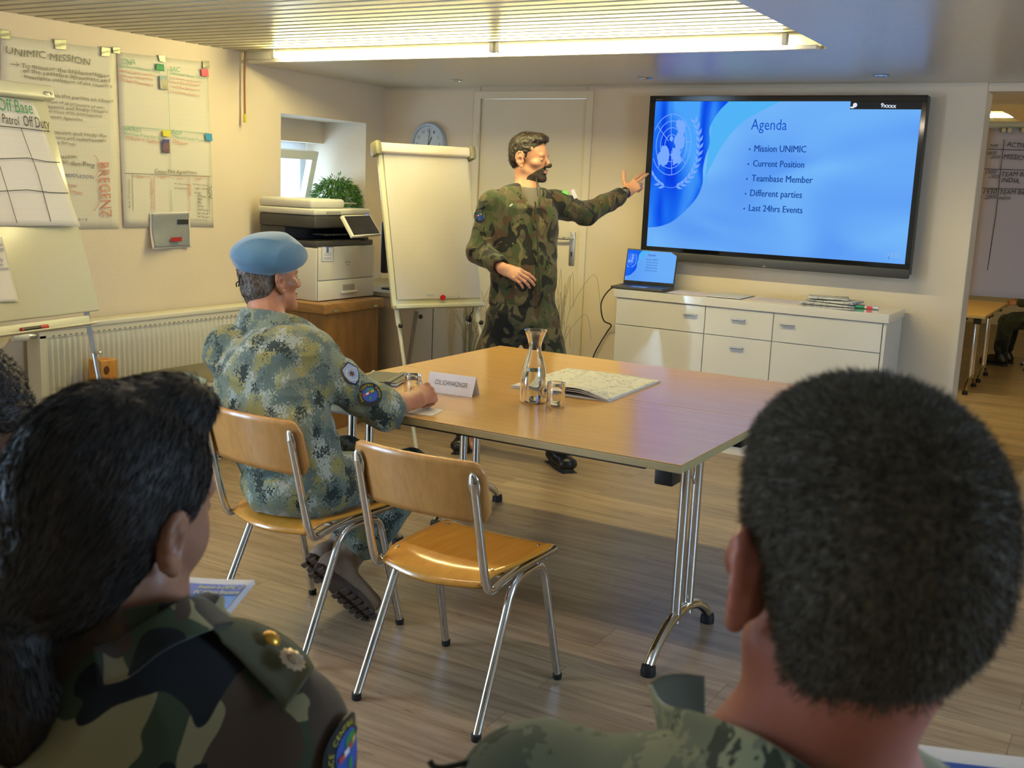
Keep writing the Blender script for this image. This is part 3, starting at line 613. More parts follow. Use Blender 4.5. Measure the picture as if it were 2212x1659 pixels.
q = NT('newsprint'); mp = q.coord(); nz = q.n('ShaderNodeTexNoise', i_Scale=55.0, i_Detail=4.0); q.l(mp, 0, nz, 'Vector'); r = q.ramp(nz, 'Fac', [(0.38, lin('a09c94')), (0.46, lin('d6d2ca')), (0.7, lin('e2dfd8'))]); q.l(r, 'Color', q.b, 'Base Color'); q.b.inputs['Roughness'].default_value = 0.8; M_news = q.m
newspaper(-1.585, 6.24, 0.913, 0.30, 0.2, 0.10, 0.010, 'folded newspaper at the bottom of the pile on the sideboard', 1)
newspaper(-1.56, 6.25, 0.929, 0.27, 0.19, -0.12, 0.010, 'folded newspaper in the middle of the pile on the sideboard', 4)
newspaper(-1.60, 6.25, 0.945, 0.23, 0.17, 0.25, 0.008, 'folded newspaper on top of the pile on the sideboard', 8)
t = thing('marker_pack', 'clear packet of coloured markers right of the newspapers on the sideboard', 'markers', (-1.37, 6.21, 0.913), 0.15)
for k, c in enumerate(('2e9a6a', 'd8434a', '2a2a30', '3a5ab0')):
    m_ = MB().cyl((-0.012, -0.024+k*0.016, 0.008), (0.062, -0.024+k*0.016, 0.008), 0.0072, seg=12).build('marker', mat('marker white barrel', 'd9d4cf', 0.4), t, smooth=True)
    MB().cyl((-0.062, -0.024+k*0.016, 0.008), (-0.0125, -0.024+k*0.016, 0.008), 0.0078, seg=12).build('cap', mat('marker '+c, c, 0.4), m_, smooth=True)
MB().bb((0.0, -0.0325, 0.0005), (0.03, -0.031, 0.0155)).build('red_label', mat('label red', 'd8434a', 0.5), t)
# ---------------------------------------------------------------- cables
M_cab = mat('black cable', '0f0e10', 0.5)
c1 = [P(1385, 540, y=6.43), P(1362, 575, y=6.43), P(1349, 612, y=6.40), P(1346, 619, y=6.36)]
tag(MB().tube(smooth_path(c1, 8), 0.004, 8).build('screen_cable', M_cab, smooth=True), 'thin black cable running from the screen corner down to the laptop', 'cable')
c2 = [P(1341, 618, y=6.2), P(1322, 622, y=6.15), P(1305, 640, y=6.2), P(1298, 662, y=6.3), P(1304, 692, y=6.36), P(1320, 702, y=6.4), P(1312, 716, y=6.43), P(1296, 742, y=6.43), P(1281, 772, y=6.43), P(1262, 830, y=6.43), P(1255, 900, y=6.43)]
tag(MB().tube(smooth_path(c2, 8), 0.0042, 8).build('laptop_cable', M_cab, smooth=True), 'black power cable looping from the laptop past the left end of the sideboard', 'cable')
# ---------------------------------------------------------------- wall clock
cp = P(925, 311, y=6.43); t = thing('wall_clock', 'round pale blue rimmed wall clock half hidden by the flipchart', 'clock', (cp.x, YB, cp.z))
Rk = (P(962, 311, y=6.43)-P(887, 311, y=6.43)).length/2
MB().lathe([(0.001, 0.0), (Rk, 0.0), (Rk, 0.022), (Rk*0.95, 0.034), (Rk*0.84, 0.03), (Rk*0.82, 0.018), (0.001, 0.018)], (0, 0, 0), (0, -1, 0), 48).build('rim', mat('clock rim', 'a4acb6', 0.3), t, smooth=True)
MB().lathe([(0.001, 0.019), (Rk*0.82, 0.019)], (0, 0, 0), (0, -1, 0), 40).build('dial', mat('clock dial', 'c5ccd4', 0.5), t)
b = MB()
for h in range(1, 13):
    a = PI/2-h*PI/6; p = Vector((math.cos(a)*Rk*0.64, -0.0205, math.sin(a)*Rk*0.64)); w = 0.012 if h < 10 else 0.02
    text(b, str(h), p+Vector((-w/2, 0, -0.011)), p+Vector((w/2, 0, -0.011)), (0, -1, 0), h=0.03)
b.build('numerals', mat('clock numerals', '5a646e', 0.6), t)
b = MB().ribbon([(0, -0.023, -0.02), (0.012, -0.023, Rk*0.66)], 0.004, NY).ribbon([(0, -0.022, -0.01), (0.03, -0.022, 0.048)], 0.006, NY)
b.build('hands', M_black, t)
# ================================================================ left wall: radiator, posters
NX = Vector((1, 0, 0)); XW = WL+0.003
t = thing('radiator', 'long cream panel radiator under the posters on the left wall', 'radiator', (-4.72, 4.0, 0.15))
ry0 = P(88, 760, x=-4.66).y; ry1 = 4.86
rz1 = 0.735; rz0 = 0.16
def rad_face(u, v):
    y = ry0+0.03+(ry1-ry0-0.06)*u; k = math.cos(2*PI*(y-ry0)/0.0335); e = min(1, min(v, 1-v)/0.10)
    return Vector((-4.668+0.008*e*k*0.9, y, rz0+0.015+(rz1-rz0-0.075)*v))
MB().grid(rad_face, 360, 14).build('front_panel', M_rad, t, smooth=True, world=True)
MB().bb((-4.668, ry0, rz0), (-4.662, ry0+0.034, rz1-0.05)).bb((-4.668, ry1-0.034, rz0), (-4.662, ry1, rz1-0.05)).bb((-4.668, ry0, rz1-0.062), (-4.662, ry1, rz1-0.03)).bb((-4.668, ry0, rz0), (-4.662, ry1, rz0+0.02)).build('panel_border', M_rad, t, world=True)
MB().bb((-4.754, ry0-0.002, rz0+0.01), (-4.661, ry0-0.0005, rz1-0.031)).build('side_cover', M_rad, t, world=True); MB().bb((-4.754, ry1+0.0005, rz0+0.01), (-4.661, ry1+0.002, rz1-0.031)).build('side_cover', M_rad, t, world=True)
MB().rbox((-4.765, ry0, rz1-0.03), (-4.655, ry1, rz1), 0.008).build('top_grille', M_rad, t, world=True, smooth=True)
MB().bb((-4.765, ry0, rz0), (-4.755, ry1, rz1-0.02)).build('rear_panel', M_rad, t, world=True)
b = MB(); y = ry0+0.07
while y < ry1-0.05: b.bb((-4.6615, y, rz1-0.058), (-4.6605, y+0.014, rz1-0.052)); y += 0.0335
o = b.build('vent_slots', mat('slot shadow grey', '8d8872', 0.8), t, world=True); o['kind'] = 'stuff'
vz = P(60, 729, x=-4.66).z
v = MB().cyl((-4.69, ry0, vz), (-4.69, ry0-0.05, vz), 0.014, seg=16).cyl((-4.69, ry0-0.03, vz), (-4.79, ry0-0.03, vz-0.0), 0.009).build('valve', M_alu, t, world=True, smooth=True)
MB().lathe([(0.001, 0), (0.02, 0), (0.022, 0.01), (0.022, 0.06), (0.016, 0.078), (0.001, 0.082)], (-4.69, ry0-0.05, vz), (0, -1, 0), 24).build('thermostat_knob', M_white, v, world=True, smooth=True)
def wall_sheet(name, pts, m, label, cat, grp=None, lift=0.0, curl=0.01, parent=None):
    """pts: photo corners TL TR BR BL of a sheet hanging on the left wall"""
    q = [P(u, v, x=XW+lift) for u, v in pts]
    def f(u, v):
        p = (q[0]*(1-u)+q[1]*u)*(1-v)+(q[3]*(1-u)+q[2]*u)*v
        return p+NX*(curl*(v**2)*(0.5+0.5*math.sin(5*u+1))+0.002*min(1, curl/0.005)*math.sin(9*v+3*u))
    o = MB().grid(f, 14, 18).build(name, m, parent, world=parent is not None, smooth=True, thick=0.0006)
    if parent is None: tag(o, label, cat, grp)
    return o
M_tape = mat('silver tape', '9c9c84', 0.35, 0.3, noise=(60, 0.12))
ps1 = wall_sheet('handwritten_poster', [(2, 75), (249, 108), (257, 494), (-3, 500)], M_sheetL, 'large handwritten UNIMIC MISSION poster sheet on the left wall', 'poster', curl=0.006)
ps2 = wall_sheet('handwritten_poster', [(252, 112), (449, 135), (461, 491), (266, 491)], M_sheetL, 'handwritten poster with CNA and LAC columns and coloured squares on the left wall', 'poster', curl=0.006)
M_pencil = mat('pencil grey marker', '7a7868', 0.7); M_grn = mat('green marker ink', '6fae8c', 0.7); M_red = mat('red marker ink', 'cc8a74', 0.7); M_blk = mat('black marker ink', '35342f', 0.7); M_blu = mat('blue marker ink', '5a6d9c', 0.7)
def wt(b, s, u0, v0, u1, v1, hs=1.0, shear=0.15, wob=0.08, lift=0.011): return px_text(b, s, u0, v0, u1, v1, NX, x=XW+lift, hs=hs*(0.62 if len(s) > 7 else 0.8), lift=0, shear=shear, wob=wob)
def stroke(b, pts, w, n=NX, lift=0.011, **kw):
    kw = kw or dict(x=XW+lift); return b.ribbon([P(u, v, **kw) for u, v in pts], w, n)
b = MB()
for r in (('UNIMIC MISSION', 12, 116, 194, 140, 1.2), ('To monitor the Implementation', 46, 145, 236, 168, 1.25), ('of the ceasefire agreement and', 50, 156, 237, 179, 1.2), ('investigate violations of the ceasefire', 52, 168, 242, 190, 1.2),
          ('with the parties to obtain', 104, 208, 244, 222, 1.1), ('release of all prisoners of war,', 92, 220, 226, 236, 1.2), ('captives and bodily remains', 98, 232, 233, 245, 1.2), ('operation with International', 93, 241, 220, 254, 1.2), ('human agencies', 99, 253, 178, 262, 1.2),
          ('Supervise and verify the', 100, 287, 230, 297, 1.1), ('disarment and redeployment', 92, 298, 229, 307, 1.15), ('of its forces', 104, 309, 163, 314, 1.1), ('Mission:', 118, 341, 168, 343, 1.1), ('van den Berg', 127, 353, 204, 361, 1.3)):
    wt(b, *r[:5], hs=r[5])
stroke(b, [(24, 138), (41, 140)], 0.003); stroke(b, [(35, 134), (41, 140), (34, 144)], 0.003); stroke(b, [(48, 186), (62, 186)], 0.003); stroke(b, [(55, 186), (53, 197)], 0.003)
b.build('pencil_writing', M_pencil, ps1, world=True)
b = MB(); wt(b, 'MIDDLETON', 136, 381, 202, 386, 1.2, shear=0); wt(b, 'o - a', 168, 476, 188, 478, 1.2); b.build('blue_writing', M_blu, ps1, world=True)
b = MB(); wt(b, 'Deployed', 130, 400, 165, 405, 1.5); wt(b, 'Company', 146, 415, 178, 420, 1.5)
px_text(b, 'BREGENZ', 214, 351, 221, 470, NX, x=XW+0.011, lift=0, hs=1.35)
stroke(b, [(203, 334), (213, 345), (212, 370), (206, 383), (214, 395), (219, 425), (212, 445), (203, 456)], 0.003)
b.build('red_writing', M_red, ps1, world=True)
b = MB()
for r in (('CNA', 263, 138, 293, 140), ('Centland National Army', 255, 144, 346, 157), ('LAC', 367, 153, 388, 155), ('Liberation Army Centland', 368, 160, 449, 172), ('NAFROS', 267, 282, 305, 285), ('National Front For Sent', 268, 290, 355, 302), ('NUF', 372, 289, 393, 292), ('National Unity Front', 375, 297, 440, 306)): wt(b, *r, hs=1.25)
stroke(b, [(267, 272), (366, 281), (451, 288)], 0.0025); stroke(b, [(361, 148), (366, 250), (370, 380)], 0.0025); stroke(b, [(369, 410), (372, 456)], 0.003)
b.build('green_writing', M_grn, ps2, world=True)
b = MB()
for r in (('General Lukas Lukasson', 254, 154, 336, 166), ('Col Bruno Gebirgmaster', 255, 165, 332, 174), ('Col Petr Melemaster', 256, 174, 332, 187), ('Major General George Sanders', 364, 168, 436, 180), ('Oberst Bundesmeister', 366, 178, 432, 187), ('Col Stefan Bernwerter', 367, 188, 433, 198), ('Col Wilhelm Kaufmes', 364, 199, 431, 209), ('Wilhelm v. Tellheim', 270, 300, 348, 311), ('Unknown', 373, 309, 405, 314),
          ('2 km', 296, 384, 309, 385), ('2 km', 345, 385, 357, 386), ('2 km', 382, 388, 394, 389), ('2 km', 420, 389, 434, 390)): wt(b, *r, hs=1.3)
for u in (333, 409): stroke(b, [(u, 380), (u+2, 455)], 0.003)
px_text(b, 'Area of Separation', 331, 452, 329, 385, NX, x=XW+0.011, lift=0, hs=1.0); px_text(b, 'AOS', 414, 422, 413, 400, NX, x=XW+0.011, lift=0)
for a_, c_ in ((287, 327), (336, 369), (374, 406), (411, 449)): stroke(b, [(a_, 380), (c_, 382)], 0.002)
b.build('red_writing', M_red, ps2, world=True)
b = MB(); stroke(b, [(269, 374), (366, 378), (457, 381)], 0.003); stroke(b, [(286, 376), (288, 456)], 0.003); stroke(b, [(451, 381), (453, 462)], 0.003)
wt(b, 'Cease Fire Agreement', 334, 374, 425, 376, 1.5)
px_text(b, 'Area of Limitation', 282, 450, 280, 388, NX, x=XW+0.011, lift=0); px_text(b, 'AOL', 458, 430, 457, 400, NX, x=XW+0.011, lift=0)
b.build('pencil_writing', M_pencil, ps2, world=True)
b = MB()
for r in (('No military presence', 377, 398, 411, 400), ('No Equipment', 377, 408, 405, 409), ('No heavy weapons', 417, 399, 451, 402), ('GBR > 70mm', 421, 409, 449, 410), ('No APC', 420, 418, 434, 419), ('Distory', 427, 425, 445, 427), ('MBT', 427, 432, 437, 433), ('IFV', 427, 440, 435, 441), ('STUKA', 427, 447, 440, 448), ('Small arms', 427, 454, 450, 456), ('No out ins', 427, 462, 450, 463), ('No Mg open', 427, 469, 452, 471), ('Ground observation Monitor', 412, 475, 449, 477)): wt(b, *r, hs=1.25)
b.build('black_writing', M_blk, ps2, world=True)
def tape(pts, label, grp='bits of silver tape holding the posters'): return wall_sheet('tape_strip', pts, M_tape, label, 'tape', grp, lift=0.009, curl=0.001)
tape([(0, 63), (21, 66), (23, 86), (0, 83)], 'silver tape at the left photo edge above the MISSION poster')
tape([(116, 84), (144, 86), (144, 108), (119, 106)], 'silver tape above the middle of the MISSION poster')
tape([(219, 100), (239, 104), (238, 123), (218, 121)], 'silver tape at the right corner of the MISSION poster')
tape([(243, 101), (261, 103), (260, 117), (244, 114)], 'silver tape at the left corner of the CNA poster')
tape([(342, 119), (357, 120), (358, 136), (344, 132)], 'silver tape above the green square on the CNA poster')
tape([(438, 132), (452, 132), (452, 148), (438, 147)], 'silver tape above the pink square on the CNA poster')
def note(pts, c, label): return wall_sheet('sticky_note', pts, mat('note '+c, c, 0.6), label, 'sticky note', 'coloured squares stuck on the CNA poster', lift=0.0125, curl=0.001)
note([(338, 137), (354, 139), (355, 154), (337, 151)], '1f8a4c', 'green sticky square beside the CNA heading')
note([(434, 148), (450, 150), (451, 166), (436, 164)], 'e0606c', 'pink sticky square beside the LAC heading')
note([(351, 281), (368, 281), (368, 296), (352, 294)], 'dcd23c', 'yellow sticky square beside the NAFROS heading')
note([(443, 288), (458, 289), (459, 305), (445, 303)], '3c93c0', 'blue sticky square beside the NUF heading')
def photo_mat(name, cs, sc=22):
    q = NT(name); mp = q.coord(); nz = q.n('ShaderNodeTexNoise', i_Scale=float(sc), i_Detail=2.0); q.l(mp, 0, nz, 'Vector'); r = q.ramp(nz, 'Fac', [(0.3+0.4*i/(len(cs)-1), lin(c)) for i, c in enumerate(cs)]); q.l(r, 'Color', q.b, 'Base Color'); q.b.inputs['Roughness'].default_value = 0.4; return q.m
wall_sheet('portrait_photo', [(344, 163), (361, 164), (363, 195), (346, 192)], photo_mat('portrait print sky', ['6f8d9a', 'a3936f', '9bb0b5']), 'small portrait photo stuck below the green square', 'photo', 'small portrait photos on the CNA poster', lift=0.0125, curl=0.001)
wall_sheet('portrait_photo', [(350, 300), (366, 301), (367, 331), (351, 329)], photo_mat('portrait print blue', ['34428a', '7a5a4a', '3a3340']), 'small dark blue portrait photo stuck below the yellow square', 'photo', 'small portrait photos on the CNA poster', lift=0.0125, curl=0.001)
mpf = wall_sheet('printed_map', [(324, 460), (410, 457), (411, 534), (321, 537)], M_paper, 'printed map with black and red captions taped below the CNA poster', 'map', lift=0.013, curl=0.03)
def mapprint_mat():
    q = NT('map print'); mp = q.coord(); vo = q.n('ShaderNodeTexVoronoi', feature='DISTANCE_TO_EDGE', i_Scale=35.0); nz = q.n('ShaderNodeTexNoise', i_Scale=14.0, i_Detail=4.0); q.l(mp, 0, nz, 'Vector'); q.l(nz, 'Color', vo, 'Vector')
    r = q.ramp(vo, 'Distance', [(0.0, lin('55565a')), (0.03, lin('84878a')), (0.2, lin('93979a'))]); q.l(r, 'Color', q.b, 'Base Color'); q.b.inputs['Roughness'].default_value = 0.4; return q.m
wall_sheet('map_image', [(327, 462), (408, 460), (408, 532), (326, 534)], mapprint_mat(), '', '', lift=0.0145, curl=0.03, parent=mpf)
wall_sheet('black_caption', [(384, 474), (407, 474), (407, 484), (384, 484)], mat('caption black', '2a2c2a', 0.4), '', '', lift=0.019, curl=0.0, parent=mpf)
wall_sheet('red_caption', [(370, 513), (393, 512), (393, 521), (369, 522)], mat('caption red', 'a32a26', 0.4), '', '', lift=0.034, curl=0.0, parent=mpf)
# hanging wooden ceiling hook rod
t = thing('hanging_rod', 'thin brown hooked rod with a yellow tip hanging at the ceiling step', 'rod', (-4.74, 4.85, 2.2))
r0 = [P(530, 122, y=4.86), P(529, 135, y=4.86), P(528, 180, y=4.86), P(529, 246, y=4.86)]; r0[0].z = ZU-0.001; 
MB().tube(smooth_path([(r0[0].x, 4.86, ZU-0.001)]+[tuple(p) for p in r0[1:]], 5), [0.006]*16, 10).build('rod_shaft', mat('amber varnish', '8a5a20', 0.25, coat=0.5), t, world=True, smooth=True)
MB().cyl(P(529, 246, y=4.86), P(529, 265, y=4.86), 0.0085).build('rod_tip', mat('yellow tip', 'c8b828', 0.4), t, world=True, smooth=True)
# ================================================================ flipchart easels
def easel(name, label, o, ux, width, height, lean, sheet_name, right_is_plus=True, paper_mat=None):
    """o: bottom left corner of the board; ux: along the board; returns thing, point function, normal"""
    ux = Vector(ux).normalized(); nrm = ux.cross(Vector((0, 0, 1))).normalized(); up = (Vector((0, 0, 1))*math.cos(lean)-nrm*math.sin(lean)).normalized(); nb = ux.cross(up).normalized()
    o = Vector(o); t = thing(name, label, 'flipchart', (o.x+ux.x*width/2, o.y+ux.y*width/2, 0))
    def Q(a, b, c=0.0): return o+ux*(a*width)+up*(b*height)+nb*c
    M = Matrix(((ux.x, up.x, nb.x, o.x), (ux.y, up.y, nb.y, o.y), (ux.z, up.z, nb.z, o.z), (0, 0, 0, 1)))
    MB().rbox((0, 0, -0.02), (width, height, 0), 0.006, M=M).build('board', mat('whiteboard enamel', 'd0ccae', 0.2), t, world=True, smooth=True)
    return t, Q, nb, ux, up, M
# --- left easel
oR = P(217, 670, y=3.2); uxl = Vector((-0.118, 0.993, 0)); wl = 0.70
hL = 1.0; 
oL = oR-uxl*wl; topR = P(95, 200, pl=None, y=3.2)
# lean so that the top right corner is sighted at (95,200)
best = None
for k in range(0, 40):
    a = math.radians(k*0.5); nrm = uxl.cross(Vector((0, 0, 1))); up = Vector((0, 0, 1))*math.cos(a)-nrm*math.sin(a); 
    for h in np.linspace(0.8, 1.1, 61):
        p = oR+up*h-cO; u = 1106+F_PX*p.dot(cR)/p.dot(cF); v = 829.5-F_PX*p.dot(cU)/p.dot(cF); e = (u-97)**2+(v-196)**2
        if best is None or e < best[0]: best = (e, a, h)
_, aL, hL = best
eL, QL_, nL, uxL, upL, ML = easel('flipchart_easel', 'cream flipchart easel by the left wall with duty table sheets and a red marker', oL, uxl, wl, hL, aL, '')
def PL(u, v, c=0.0): return P(u, v, pl=(oL+nL*c, nL))
MB().rbox((-0.01, hL-0.05, 0.004), (wl+0.012, hL+0.012, 0.045), 0.01, M=ML).build('clamp_bar', M_easel, eL, world=True, smooth=True)
MB().rbox((wl-0.05, hL-0.036, 0.0455), (wl-0.02, hL-0.02, 0.049), 0.001, M=ML).cyl(ML @ Vector((wl-0.012, hL-0.028, 0.045)), ML @ Vector((wl-0.012, hL-0.028, 0.051)), 0.006, seg=12).build('clamp_latch', M_alu, eL, world=True, smooth=True)
MB().rbox((0.0, -0.058, -0.012), (wl-0.07, -0.016, 0.0), 0.004, M=ML).rbox((0.0, -0.060, -0.012), (wl-0.07, -0.052, 0.045), 0.003, M=ML).build('pen_tray', M_easel, eL, world=True, smooth=True)
for k, (a, dx) in enumerate(((wl-0.05, 1), (0.05, -1))):
    top = ML @ Vector((a, 0.02, -0.03)); foot = Vector((top.x+0.13*(1-0.0), top.y+dx*0.06, 0.0)); mid = top.lerp(foot, 0.22)
    lg = MB().tube([top, mid], 0.015, 4).build('leg', M_leg, eL, world=True)
    MB().tube([mid, foot+Vector((0, 0, 0.01))], 0.0105, 10).build('leg_extension', M_alu, lg, world=True, smooth=True)
    MB().ell(mid+nL*0.02, (0.02, 0.02, 0.008), 12, 6).build('clamp_knob', M_alu, lg, world=True, smooth=True)
top = ML @ Vector((wl/2, hL-0.1, -0.03)); MB().tube([top, Vector((-4.62, top.y, 0.01))], 0.012, 10).build('rear_leg', M_alu, eL, world=True, smooth=True)
# the hanging pad and the second sheet
def sheet_on(name, pts, c, m, parent, label, cat, grp=None, curl=0.01, wave=0.004, PLf=PL, n=None, ph=0.0):
    q = [PLf(u, v, c) for u, v in pts]; n = n or nL
    def f(u, v):
        p = (q[0]*(1-u)+q[1]*u)*(1-v)+(q[3]*(1-u)+q[2]*u)*v
        return p+n*(wave*v*math.sin(7.5*u+1.2*v+ph)+curl*v*v*0.4)
    o = MB().grid(f, 24, 20).build(name, m, parent, world=parent is not None, smooth=True, thick=0.0008)
    if parent is None: tag(o, label, cat, grp)
    return o
M_pad = paper('white chart pad paper', 'd9d5d0', (0.025, (0, PI/2, 0)), 0.9)
ps = sheet_on('duty_table_sheet', [(-180, 176), (74, 222), (170, 490), (-180, 484)], 0.012, M_pad, None, 'white sheet with the Patrol and Off Duty table clamped on the left easel', 'chart sheet', wave=0.009)
def lt(b, s, u0, v0, u1, v1, hs=1.2, c=0.024, shear=0.1): return text(b, s, PL(u0, v0, c), PL(u1, v1, c), nL, hs=hs, shear=shear)
def lstroke(b, pts, w, c=0.024): return b.ribbon([PL(u, v, c) for u, v in pts], w, nL)
b = MB(); lt(b, 'Off Base', -2, 238, 72, 246, 1.5); b.build('green_writing', mat('dark green marker ink', '2f8a5c', 0.6), ps, world=True)
b = MB(); lt(b, 'on', -24, 262, -4, 265, 1.3); lt(b, 'Patrol', 6, 265, 42, 271, 1.6); lt(b, 'Off Duty', 52, 272, 108, 279, 1.8)
lstroke(b, [(-40, 270), (0, 272), (50, 277), (108, 284)], 0.004); lstroke(b, [(45, 276), (58, 312), (82, 375), (110, 478)], 0.0035)
lstroke(b, [(-40, 343), (0, 343), (60, 341), (100, 349), (130, 351)], 0.0035); lstroke(b, [(-30, 412), (0, 413), (60, 410), (110, 416), (148, 417)], 0.0035); lstroke(b, [(-20, 300), (0, 360), (14, 405), (37, 482)], 0.0035)
b.build('black_writing', M_blk, ps, world=True)
p2 = sheet_on('room_list_sheet', [(-180, 508), (4, 512), (40, 652), (-180, 656)], 0.006, M_paper, None, 'white sheet with short blue lines stuck low on the left easel board', 'chart sheet', wave=0.002, curl=0)
b = MB()
for r in (('News', -14, 532, 6, 532), ('Briefings', -22, 543, 9, 542), ('Daily', -12, 566, 7, 565), ('Room', -12, 576, 7, 575), ('Dining Room', -28, 585, 19, 584)): lt(b, *r, c=0.010)
b.build('blue_writing', M_blu, p2, world=True)
c0 = ML @ Vector((0, -0.0435, 0.022)); a_ = PL(52, 706, 0.03); a_ = c0+uxL*((a_-c0).dot(uxL)); 
mk = thing('marker_pen', 'red and black marker lying in the tray of the left easel', 'marker', tuple(a_))
MB().cyl(a_, a_+uxL*0.085, 0.008, seg=14).build('barrel', M_black, mk, world=True, smooth=True)
MB().cyl(a_+uxL*0.0855, a_+uxL*0.125, 0.0085, seg=14).build('cap', mat('marker red', 'b3262a', 0.35), mk, world=True, smooth=True)
MB().cyl(a_-uxL*0.0125, a_-uxL*0.0005, 0.0082, seg=14).build('end_plug', mat('marker dark red', '7a1c1e', 0.35), mk, world=True, smooth=True)
# --- centre easel
uxc = Vector((0.446, 0.895, 0)); wc = 0.66; oC = P(848, 665, y=5.03)
# width that reaches the right edge at u=1043
for k in range(200):
    p = oC+uxc*wc-cO; u = 1106+F_PX*p.dot(cR)/p.dot(cF)
    wc += (1041-u)*0.002
best = None
for k in range(0, 50):
    a = math.radians(k*0.5); nrm = uxc.cross(Vector((0, 0, 1))).normalized(); up = Vector((0, 0, 1))*math.cos(a)-nrm*math.sin(a)
    for h in np.linspace(0.7, 1.15, 91):
        p = oC+up*h-cO; u = 1106+F_PX*p.dot(cR)/p.dot(cF); v = 829.5-F_PX*p.dot(cU)/p.dot(cF); e = (u-815)**2+(v-318)**2
        if best is None or e < best[0]: best = (e, a, h)
_, aC, hC = best
eC, QC, nC, uxC, upC, MC = easel('flipchart_easel', 'flipchart easel with a blank squared pad in front of the door wall', oC, uxc, wc, hC, aC, '')
eC['group'] = eL['group'] = 'easels in the briefing room'
def PC(u, v, c=0.0): return P(u, v, pl=(oC+nC*c, nC))
MB().rbox((0.0, hC-0.04, 0.0), (wc, hC+0.02, 0.05), 0.015, M=MC).build('clamp_roll', paper('warm white roll', 'e0d3ca'), eC, world=True, smooth=True)
for a in (0.0, wc): MB().rbox((a-0.035 if a == 0 else a-0.005, hC-0.055, -0.03), (a+0.005 if a == 0 else a+0.035, hC+0.03, 0.058), 0.014, 2, M=MC).build('end_cap', M_olive, eC, world=True, smooth=True)
pad = MB().rbox((0.03, 0.045, 0.001), (wc-0.012, hC-0.03, 0.014), 0.003).build('paper_pad', M_sheetB, None, smooth=True, origin=False); pad.matrix_basis = MC.copy()
tag(pad, 'blank squared paper pad clamped on the centre easel', 'paper pad')
MB().rbox((0.0, -0.012, 0.001), (wc, 0.012, 0.05), 0.004, M=MC).build('pen_tray', M_easel, eC, world=True, smooth=True)
MB().rbox((0.0, 0.012, 0.0), (0.028, hC-0.04, 0.006), 0.002, M=MC).rbox((wc-0.01, 0.012, 0.0), (wc, hC-0.04, 0.006), 0.002, M=MC).build('side_rail', M_easel, eC, world=True)
m_ = PC(956, 643, 0.016); MB().lathe([(0.001, 0.014), (0.0155, 0.013), (0.017, 0.009), (0.016, 0.0), (0.001, 0)], m_-nC*0.002, nC, 20).build('magnet_button', mat('magnet red', 'b01828', 0.35), None, smooth=True)
tag(bpy.context.scene.objects['magnet_button'], 'round red magnet at the foot of the blank flipchart pad', 'magnet')
b = MB(); b.ribbon([PC(922, 638, 0.0155), PC(938, 638.5, 0.0155)], 0.010, nC).ribbon([PC(941, 639, 0.0155), PC(984, 640.5, 0.0155)], 0.003, nC); b.add([PC(988, 642, 0.0155), PC(994, 642, 0.0155), PC(991, 636, 0.0155)], [(0, 1, 2)]); b.build('printed_mark', mat('pad print blue', '9aa6b4', 0.7), pad, world=True)
mk2 = thing('whiteboard_marker', 'red and white whiteboard marker in the tray of the centre easel', 'marker', tuple(PC(1000, 660, 0.03)))
pa, pb = PC(1003, 657, 0.035), PC(1034, 658, 0.035); MB().cyl(pa, pb, 0.009, seg=12).build('barrel', mat('marker white', 'd9cfc9', 0.4), mk2, world=True, smooth=True); MB().cyl(pa-(pb-pa)*0.35, pa-(pb-pa)*0.01, 0.0095, seg=12).build('cap', mat('marker pink red', 'c05a52', 0.4), mk2, world=True, smooth=True)
for a, tilt, nm in ((0.03, 0.00, 'leg'), (wc-0.03, 0.0, 'leg')):
    top = MC @ Vector((a, -0.01, -0.012)); foot = Vector((top.x, top.y, 0.0))+nC*0.30; foot.z = 0; md_ = top.lerp(foot, 0.12)
    lg = MB().tube([top, top.lerp(foot, 0.12)], 0.0155, 4).build('leg', M_easel, eC, world=True); MB().tube([md_, foot], 0.011, 10).build('leg_extension', M_easel, lg, world=True, smooth=True)
    MB().ell(md_+nC*0.022, (0.014, 0.014, 0.014), 12, 8).build('clamp_knob', M_black, lg, world=True, smooth=True)
top = MC @ Vector((wc*0.28, -0.02, -0.03)); rl = MB().tube([top, Vector((top.x, top.y, 0))-nC*0.22-Vector((0, 0, 0))], 0.014, 4).build('rear_leg', mat('easel rear leg grey', '7d7a76', 0.4, 0.3), eC, world=True)
MB().ell(top+Vector((0.03, 0, -0.03)), (0.014, 0.014, 0.014), 12, 8).build('clamp_knob', M_black, rl, world=True, smooth=True)
# ================================================================ printer on its wooden crate
t = thing('wooden_crate', 'varnished brown wooden crate with a lipped lid under the printer', 'crate', (-4.46, 5.13, 0))
MB().rbox((-4.72, 4.90, 0.0), (-4.17, 5.42, 0.715), 0.004).build('body', M_crate, t, world=True)
MB().rbox((-4.745, 4.875, 0.7155), (-4.145, 5.445, 0.775), 0.006).build('lid', M_crate2, t, world=True, smooth=True)
for y in (4.97, 5.35): MB().bb((-4.146, y-0.02, 0.728), (-4.140, y+0.02, 0.738)).build('latch', M_alu, t, world=True)
z0 = 0.776; XP0, XP1, YP0, YP1 = -4.72, -4.255, 4.945, 5.475
pr = thing('office_printer', 'white and dark grey office copier with tilted touch panel on the wooden crate', 'printer', (-4.48, 5.2, z0))
MB().rbox((XP0, YP0, z0), (XP1-0.012, YP1, z0+0.318), 0.01).build('body', M_pw, pr, world=True, smooth=True)
MB().rbox((XP1-0.010, YP0+0.002, z0+0.125), (XP1, YP1-0.002, z0+0.322), 0.004).build('front_door', M_pw, pr, world=True, smooth=True)
tr_ = MB().rbox((XP1-0.010, YP0+0.002, z0+0.004), (XP1, YP1-0.002, z0+0.120), 0.004).build('paper_tray', M_pw, pr, world=True, smooth=True)
